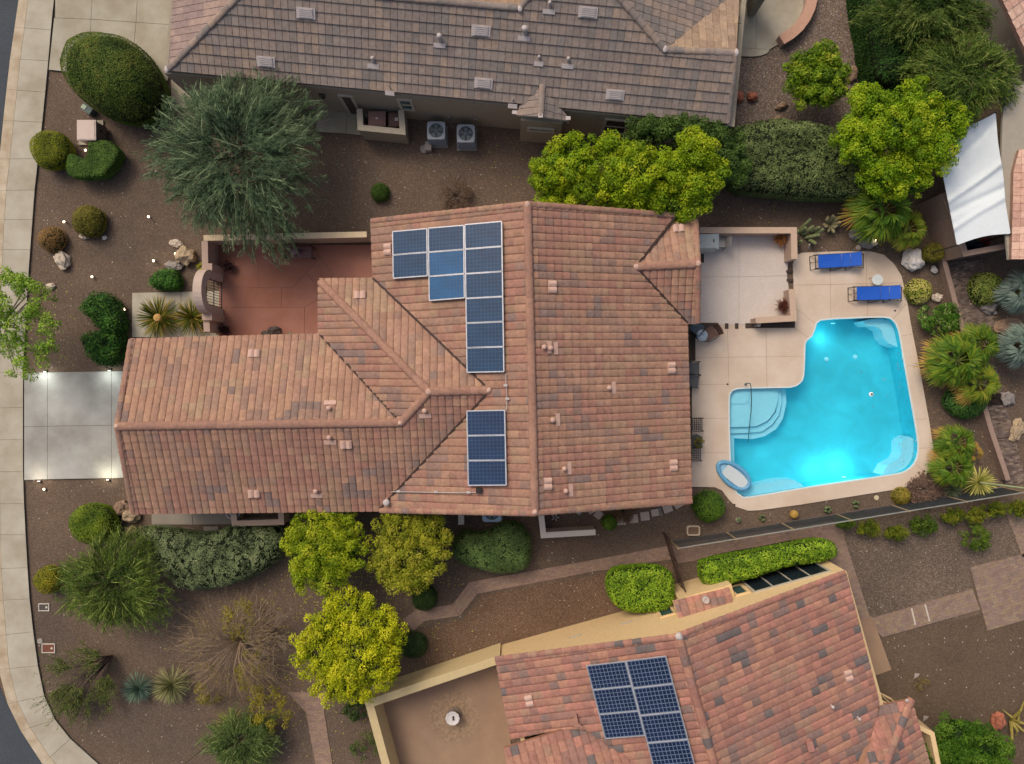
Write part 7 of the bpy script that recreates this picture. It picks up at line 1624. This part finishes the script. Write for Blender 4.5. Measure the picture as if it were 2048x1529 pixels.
# courtyard bench
def bench(label, x, y, rz, m_, mc):
    t = thing('garden_bench', label, 'bench', (*W(x, y, .4).xy, .09), rz=rz)
    for s_ in (-1, 1):
        for yy, hh in ((-.24, .62), (.24, .9)): b = MB(); b.bar((s_*.58, yy, 0), (s_*.58, yy*1.15, hh), .045); b.build('leg', m_, t, world=False)
        b = MB(); b.bar((s_*.6, -.34, .62), (s_*.6, .26, .64), .05, .03); b.build('armrest', m_, t, world=False)
    b = MB()
    for k in range(6): b.bar((-.56, -.22+.085*k, .43), (.56, -.22+.085*k, .43), .06, .02)
    b.build('seat', mc, t, world=False); b = MB()
    b.tube([(-.58, .28, .85), (-.3, .31, .97), (0, .32, 1.0), (.3, .31, .97), (.58, .28, .85)], .022, n=6)
    for k in range(11): b.bar((-.5+.1*k, .25, .45), (-.5+.1*k, .3, .93), .02)
    b.build('backrest', m_, t, world=False); b = MB(); b.blob(-.25, 0, .53, .17, .16, .09, seed=2, sub=2); b.build('cushion', mat('mauve_cushion', rgb(126, 98, 104), .9, var=.2, scale=20), t, world=False); b = MB(); b.blob(.02, .02, .53, .1, .1, .09, seed=6, sub=2); b.build('ornament', mat('plum', rgb(72, 40, 56), .6), t, world=False)
bench('dark slatted bench with mauve cushions against the courtyard wall', 602, 506, 0, mat('bench_iron', rgb(54, 40, 42), .5, metal=.3), mat('bench_slat', rgb(112, 82, 84), .7, var=.2, scale=20))
# patio chairs under the east eave
def chair(name, label, x, y, rz, mf, mc, z=.06, sling=True, group=None, sc=1.0):
    t = thing(name, label, 'chair', (*W(x, y, .4).xy, z), rz=rz, group=group); q = .27*sc
    for s_ in (-1, 1):
        for yy in (-1, 1): b = MB(); b.tube([(s_*q*1.05, yy*q*1.1, 0), (s_*q, yy*q*.95, .42)], .016, n=6); b.build('leg', mf, t, world=False)
        b = MB(); b.tube([(s_*q*1.08, -q, .42), (s_*q*1.12, -q*1.05, .62), (s_*q*1.12, q*.9, .64)], .018, n=6); b.build('armrest', mf, t, world=False)
    b = MB(); n = 7
    if sling: b.box(0, 0, .42, q*1.95, q*1.95, .035)
    else:
        for k in range(n): b.bar((-q*.95+q*1.9*k/(n-1), -q, .42), (-q*.95+q*1.9*k/(n-1), q, .42), .022, .02); b.bar((-q, -q*.95+q*1.9*k/(n-1), .42), (q, -q*.95+q*1.9*k/(n-1), .42), .022, .02)
    b.build('seat', mc, t, world=False); b = MB()
    for s_ in (-1, 1): b.tube([(s_*q*.98, q*.95, .42), (s_*q*.98, q*1.35, .98)], .018, n=6)
    b.tube([(-q*.98, q*1.35, .98), (0, q*1.45, 1.03), (q*.98, q*1.35, .98)], .018, n=6)
    if sling: b.add([(-q*.95, q*1.0, .46), (q*.95, q*1.0, .46), (q*.95, q*1.36, .97), (-q*.95, q*1.36, .97), (-q*.95, q*1.06, .46), (q*.95, q*1.06, .46), (q*.95, q*1.42, .97), (-q*.95, q*1.42, .97)], [(0, 1, 2, 3), (7, 6, 5, 4), (3, 2, 6, 7), (0, 4, 5, 1)])
    else:
        for k in range(5): b.bar((-q*.8+q*1.6*k/4, q*.97, .44), (-q*.8+q*1.6*k/4, q*1.36, .98), .02)
    b.build('backrest', mc if sling else mf, t, world=False)
    return t
IRON = mat('black_iron', rgb(40, 40, 42), .5, metal=.4); GSL = mat('grey_sling', rgb(92, 92, 92), .8, var=.1)
chair('patio_chair', 'grey sling chair half under the east eave, upper of two', 1386, 737, R(90), IRON, GSL, group='grey sling chairs under the eave')
chair('patio_chair', 'grey sling chair half under the east eave, lower of two', 1385, 762, R(80), IRON, GSL, group='grey sling chairs under the eave')
chair('iron_chair', 'black iron lattice chair left of the pool steps, above the small table', 1392, 849, R(90), IRON, IRON, sling=False, group='black iron chairs')
chair('iron_chair', 'black iron lattice chair below the octagonal plant table', 1389, 908, R(90), IRON, IRON, sling=False, group='black iron chairs')
w = W(1392, 883, .5); t = thing('plant_table', 'octagonal dark table with a green bushy plant between the iron chairs', 'table', (w.x, w.y, .06))
mb = MB(); mb.lathe([(.34, .0), (.34, .03), (.01, .03)], 8, w.x, w.y, .5); mb.build('table_top', mat('dark_top', rgb(78, 78, 78), .4), t)
for k in range(4): a = k*1.57+.78; b = MB(); b.tube([(w.x+.2*math.cos(a), w.y+.2*math.sin(a), .5), (w.x+.26*math.cos(a), w.y+.26*math.sin(a), .06)], .015, n=6); b.build('leg', IRON, t)
loose_shrub('table_plant', 'small olive green bushy plant sitting on the octagonal table', 1392, 883, 11, .5, [rgb(70, 82, 30), rgb(100, 104, 44), rgb(128, 120, 70)], rclump=.08, nclump=16, per=40, leaf=(.05,.03), cat='potted plant').location.z = .53
chair('wicker_chair', 'brown cushioned chair beside the glass table near the patio strip', 1420, 667, R(-60), mat('brown_frame', rgb(60, 46, 42), .5), mat('brown_cushion', rgb(112, 84, 74), .8, var=.12), sling=True)
chair('patio_chair', 'dark striped folding chair partly under the porch corner', 1393, 656, R(140), IRON, mat('blue_stripe', rgb(72, 84, 96), .8, var=.4, scale=30))
w = W(1404, 671, .6); t = thing('glass_table', 'small round glass table shining between two chairs at the porch corner', 'table', (w.x, w.y, .06)); mb = MB(); mb.lathe([(.26, 0), (.26, .03), (.01, .03)], 24, w.x, w.y, .6); mb.build('table_top', mat('bright_glass', rgb(158, 172, 180), .12, var=.35, scale=9), t)
mb = MB(); mb.lathe([(.18, 0), (.03, .05), (.03, .54)], 12, w.x, w.y, .06); mb.build('pedestal', IRON, t)
# covered barbecue and frame chair on the patio
w = W(1412, 487, .5); t = thing('covered_barbecue', 'pale blue grey covered barbecue at the upper left of the patio', 'barbecue', (w.x, w.y, .08))
mb = MB(); prof_ = [(-.5, .0), (-.5, .8), (-.42, .95), (.25, 1.0), (.48, .85), (.5, .0)]; vs = [(w.x+a, w.y+s_*(.36-.05*(b_ > .9)), .08+b_) for s_ in (-1, 1) for a, b_ in prof_]; n = 6
mb.add(vs, [tuple(range(n)), tuple(reversed(range(n, 2*n)))]+[(i, n+i, n+(i+1) % n, (i+1) % n) for i in range(n)]); mb.build('cover', mat('cover_pale', rgb(186, 192, 188), .7, var=.06), t)
mb = MB(); mb.box(w.x+.2, w.y+.0, 1.09, .05, .14, .02); mb.build('handle', DARKMET, t)
chair('folding_chair', 'empty dark metal chair frame right of the covered barbecue', 1440, 488, R(-90), mat('green_frame', rgb(58, 74, 72), .5, metal=.3), mat('pale_web', rgb(168, 164, 160), .8), sc=.8, z=.075)
w = W(1516, 651, .1); t = thing('garden_frog', 'small grey and white ornament on the dark strip by the patio wall', 'ornament', (w.x, w.y, .08)); mb = MB(); mb.blob(w.x, w.y, .18, .1, .09, .1, seed=1, sub=2); mb.build('head', WHITEP, t); mb = MB(); mb.blob(w.x-.12, w.y, .14, .11, .09, .08, seed=2, sub=2); mb.build('body', RKG, t)
# items inside the white low wall
w = W(1140, 1024, .2); t = thing('garden_hose_rack', 'grey pipe and round valve in the bed beside the white low wall', 'pipe', (w.x, w.y, 0)); mb = MB(); mb.tube([W(1128, 1024, .3), W(1152, 1024, .3)], .07, n=10); mb.build('pipe', ACM, t); mb = MB(); p = W(1158, 1026, .3); mb.lathe([(.1, 0), (.1, .1), (.01, .12)], 12, p.x, p.y, .2); mb.build('valve', ACM, t)
w = W(1111, 1036, .2); t = thing('garden_ornament', 'cluster of grey white leaf shaped ornaments in the walled bed', 'ornament', (w.x, w.y, 0))
for k in range(5): a = k*1.25; mb = MB(); mb.blob(w.x+.12*math.cos(a), w.y+.1*math.sin(a), .12, .08, .045, .1, seed=k, sub=2, rot=a); mb.build('leaf', PALEGREY, t)
w = W(467, 1024, .7); t = thing('garden_tub', 'white rounded tub peeping from under the garage eave', 'tub', (w.x, w.y, 0)); mb = MB(); mb.lathe([(.2, 0), (.3, .6), (.34, .72), (.3, .72), (.26, .6), (.01, .55)], 20, w.x, w.y, .06); mb.build('shell', PALEGREY, t)
w = W(1636, 660, 0)
# small objects in the tan gravel, lower right
for x, y, lab in ((1832,1355,'white twisted lawn ornament standing beside the weed'),(1850,1440,'white fan shaped lawn ornament beside the small hipped roof')):
    w = W(x, y, .2); t = thing('lawn_ornament', lab, 'ornament', (w.x, w.y, 0), group='white lawn ornaments'); mb = MB(); mb.bar((w.x, w.y-.15, .02), (w.x, w.y, .2), .04); mb.build('stake', WHITEP, t)
    mb = MB(); mb.add([(w.x-.08, w.y, .2), (w.x+.1, w.y+.02, .2), (w.x+.12, w.y+.2, .3), (w.x-.1, w.y+.22, .3), (w.x-.08, w.y, .17), (w.x+.1, w.y+.02, .17), (w.x+.12, w.y+.2, .27), (w.x-.1, w.y+.22, .27)], [(0,1,2,3),(7,6,5,4),(0,4,5,1),(1,5,6,2),(2,6,7,3),(3,7,4,0)]); mb.build('fan', WHITEP, t)
# ---- landscape lights, all lit in the photograph
def pathlight(label, x, y, e, c=(1.0, .72, .45), z=.28, warm=True, up=False):
    w = W(x, y, z); t = thing('landscape_light', label, 'garden light', (w.x, w.y, 0), group='small landscape lights')
    mb = MB(); mb.lathe([(.03, 0), (.02, .04), (.018, z-.06)], 10, w.x, w.y, 0); mb.build('stem', DARKMET, t)
    mb = MB(); mb.lathe([(.05, z-.06), (.075, z), (.06, z+.005)], 14, w.x, w.y, 0); mb.build('shade', DARKMET, t)
    mb = MB(); mb.lathe([(.056, z+.006), (.05, z+.02), (.02, z+.03), (.005, z+.032)], 12, w.x, w.y, 0); mb.build('bulb', emis('warm_bulb' if c[0] > c[2] else 'cool_bulb', c, 5.0), t)
    l_ = bpy.data.lights.new('garden_lamp', 'POINT'); l_.energy = e; l_.color = c; l_.shadow_soft_size = .05
    o = bpy.data.objects.new('garden_lamp', l_); col.objects.link(o); o.parent = t; o.location = (0, 0, z+.14)
pathlight('brightest warm landscape light, left of the boulders by the courtyard', 307, 522, 5)
pathlight('small warm landscape light left of the big feathery tree', 297, 434, 1.4); pathlight('small warm landscape light above the golden dome shrub', 128, 444, 1.2)
pathlight('landscape light touching the biggest tan boulder', 351, 508, 1.2, (1, .85, .7)); pathlight('landscape light just below the utility cabinet', 171, 301, 1.6, (1, .78, .6))
pathlight('tiny white landscape light in gravel above the dark green shrubs', 184, 554, .4, (1, .9, .8), z=.18); pathlight('tiny landscape light on the right edge of the irregular dark shrub', 249, 619, .4, (1, .8, .5), z=.3)
pathlight('green tinted light under the bright palm beside the boulders', 1750, 481, 2.2, (1.0, .95, .5))
pathlight('landscape light just below the lower left driveway corner', 88, 979, .5, (1, .8, .6), z=.1)
WH = (.92, 1.0, .96)
def drivelight(label, x, y, dy, e, c):
    w = W(x, y, 0); t = thing('driveway_light', label, 'driveway light', (w.x, w.y, 0), group='low spotlights at the driveway edge')
    mb = MB(); mb.box(w.x, w.y, .06, .12, .08, .12); mb.build('housing', DARKMET, t); mb = MB(); mb.box(w.x, w.y+dy*.045, .16, .1, .02, .05); mb.build('lens', emis('lens_glow', (1, .97, .88), 2.5), t)
    l_ = bpy.data.lights.new('driveway_lamp', 'SPOT'); l_.energy = e; l_.color = c; l_.spot_size = R(150); l_.spot_blend = 1.0; l_.shadow_soft_size = .06
    o = bpy.data.objects.new('driveway_lamp', l_); col.objects.link(o); o.parent = t; o.location = (0, dy*.16, .7); o.rotation_euler = (R(25)*dy, 0, 0)
drivelight('driveway light at the upper left edge of the concrete', 94, 742, -1, 36, WH); drivelight('driveway light at the upper right edge of the concrete', 222, 740, -1, 36, WH)
drivelight('driveway light at the lower left edge of the concrete', 82, 964, 1, 22, (1, .86, .66)); drivelight('driveway light at the lower right edge of the concrete', 219, 961, 1, 42, (1, .93, .72))
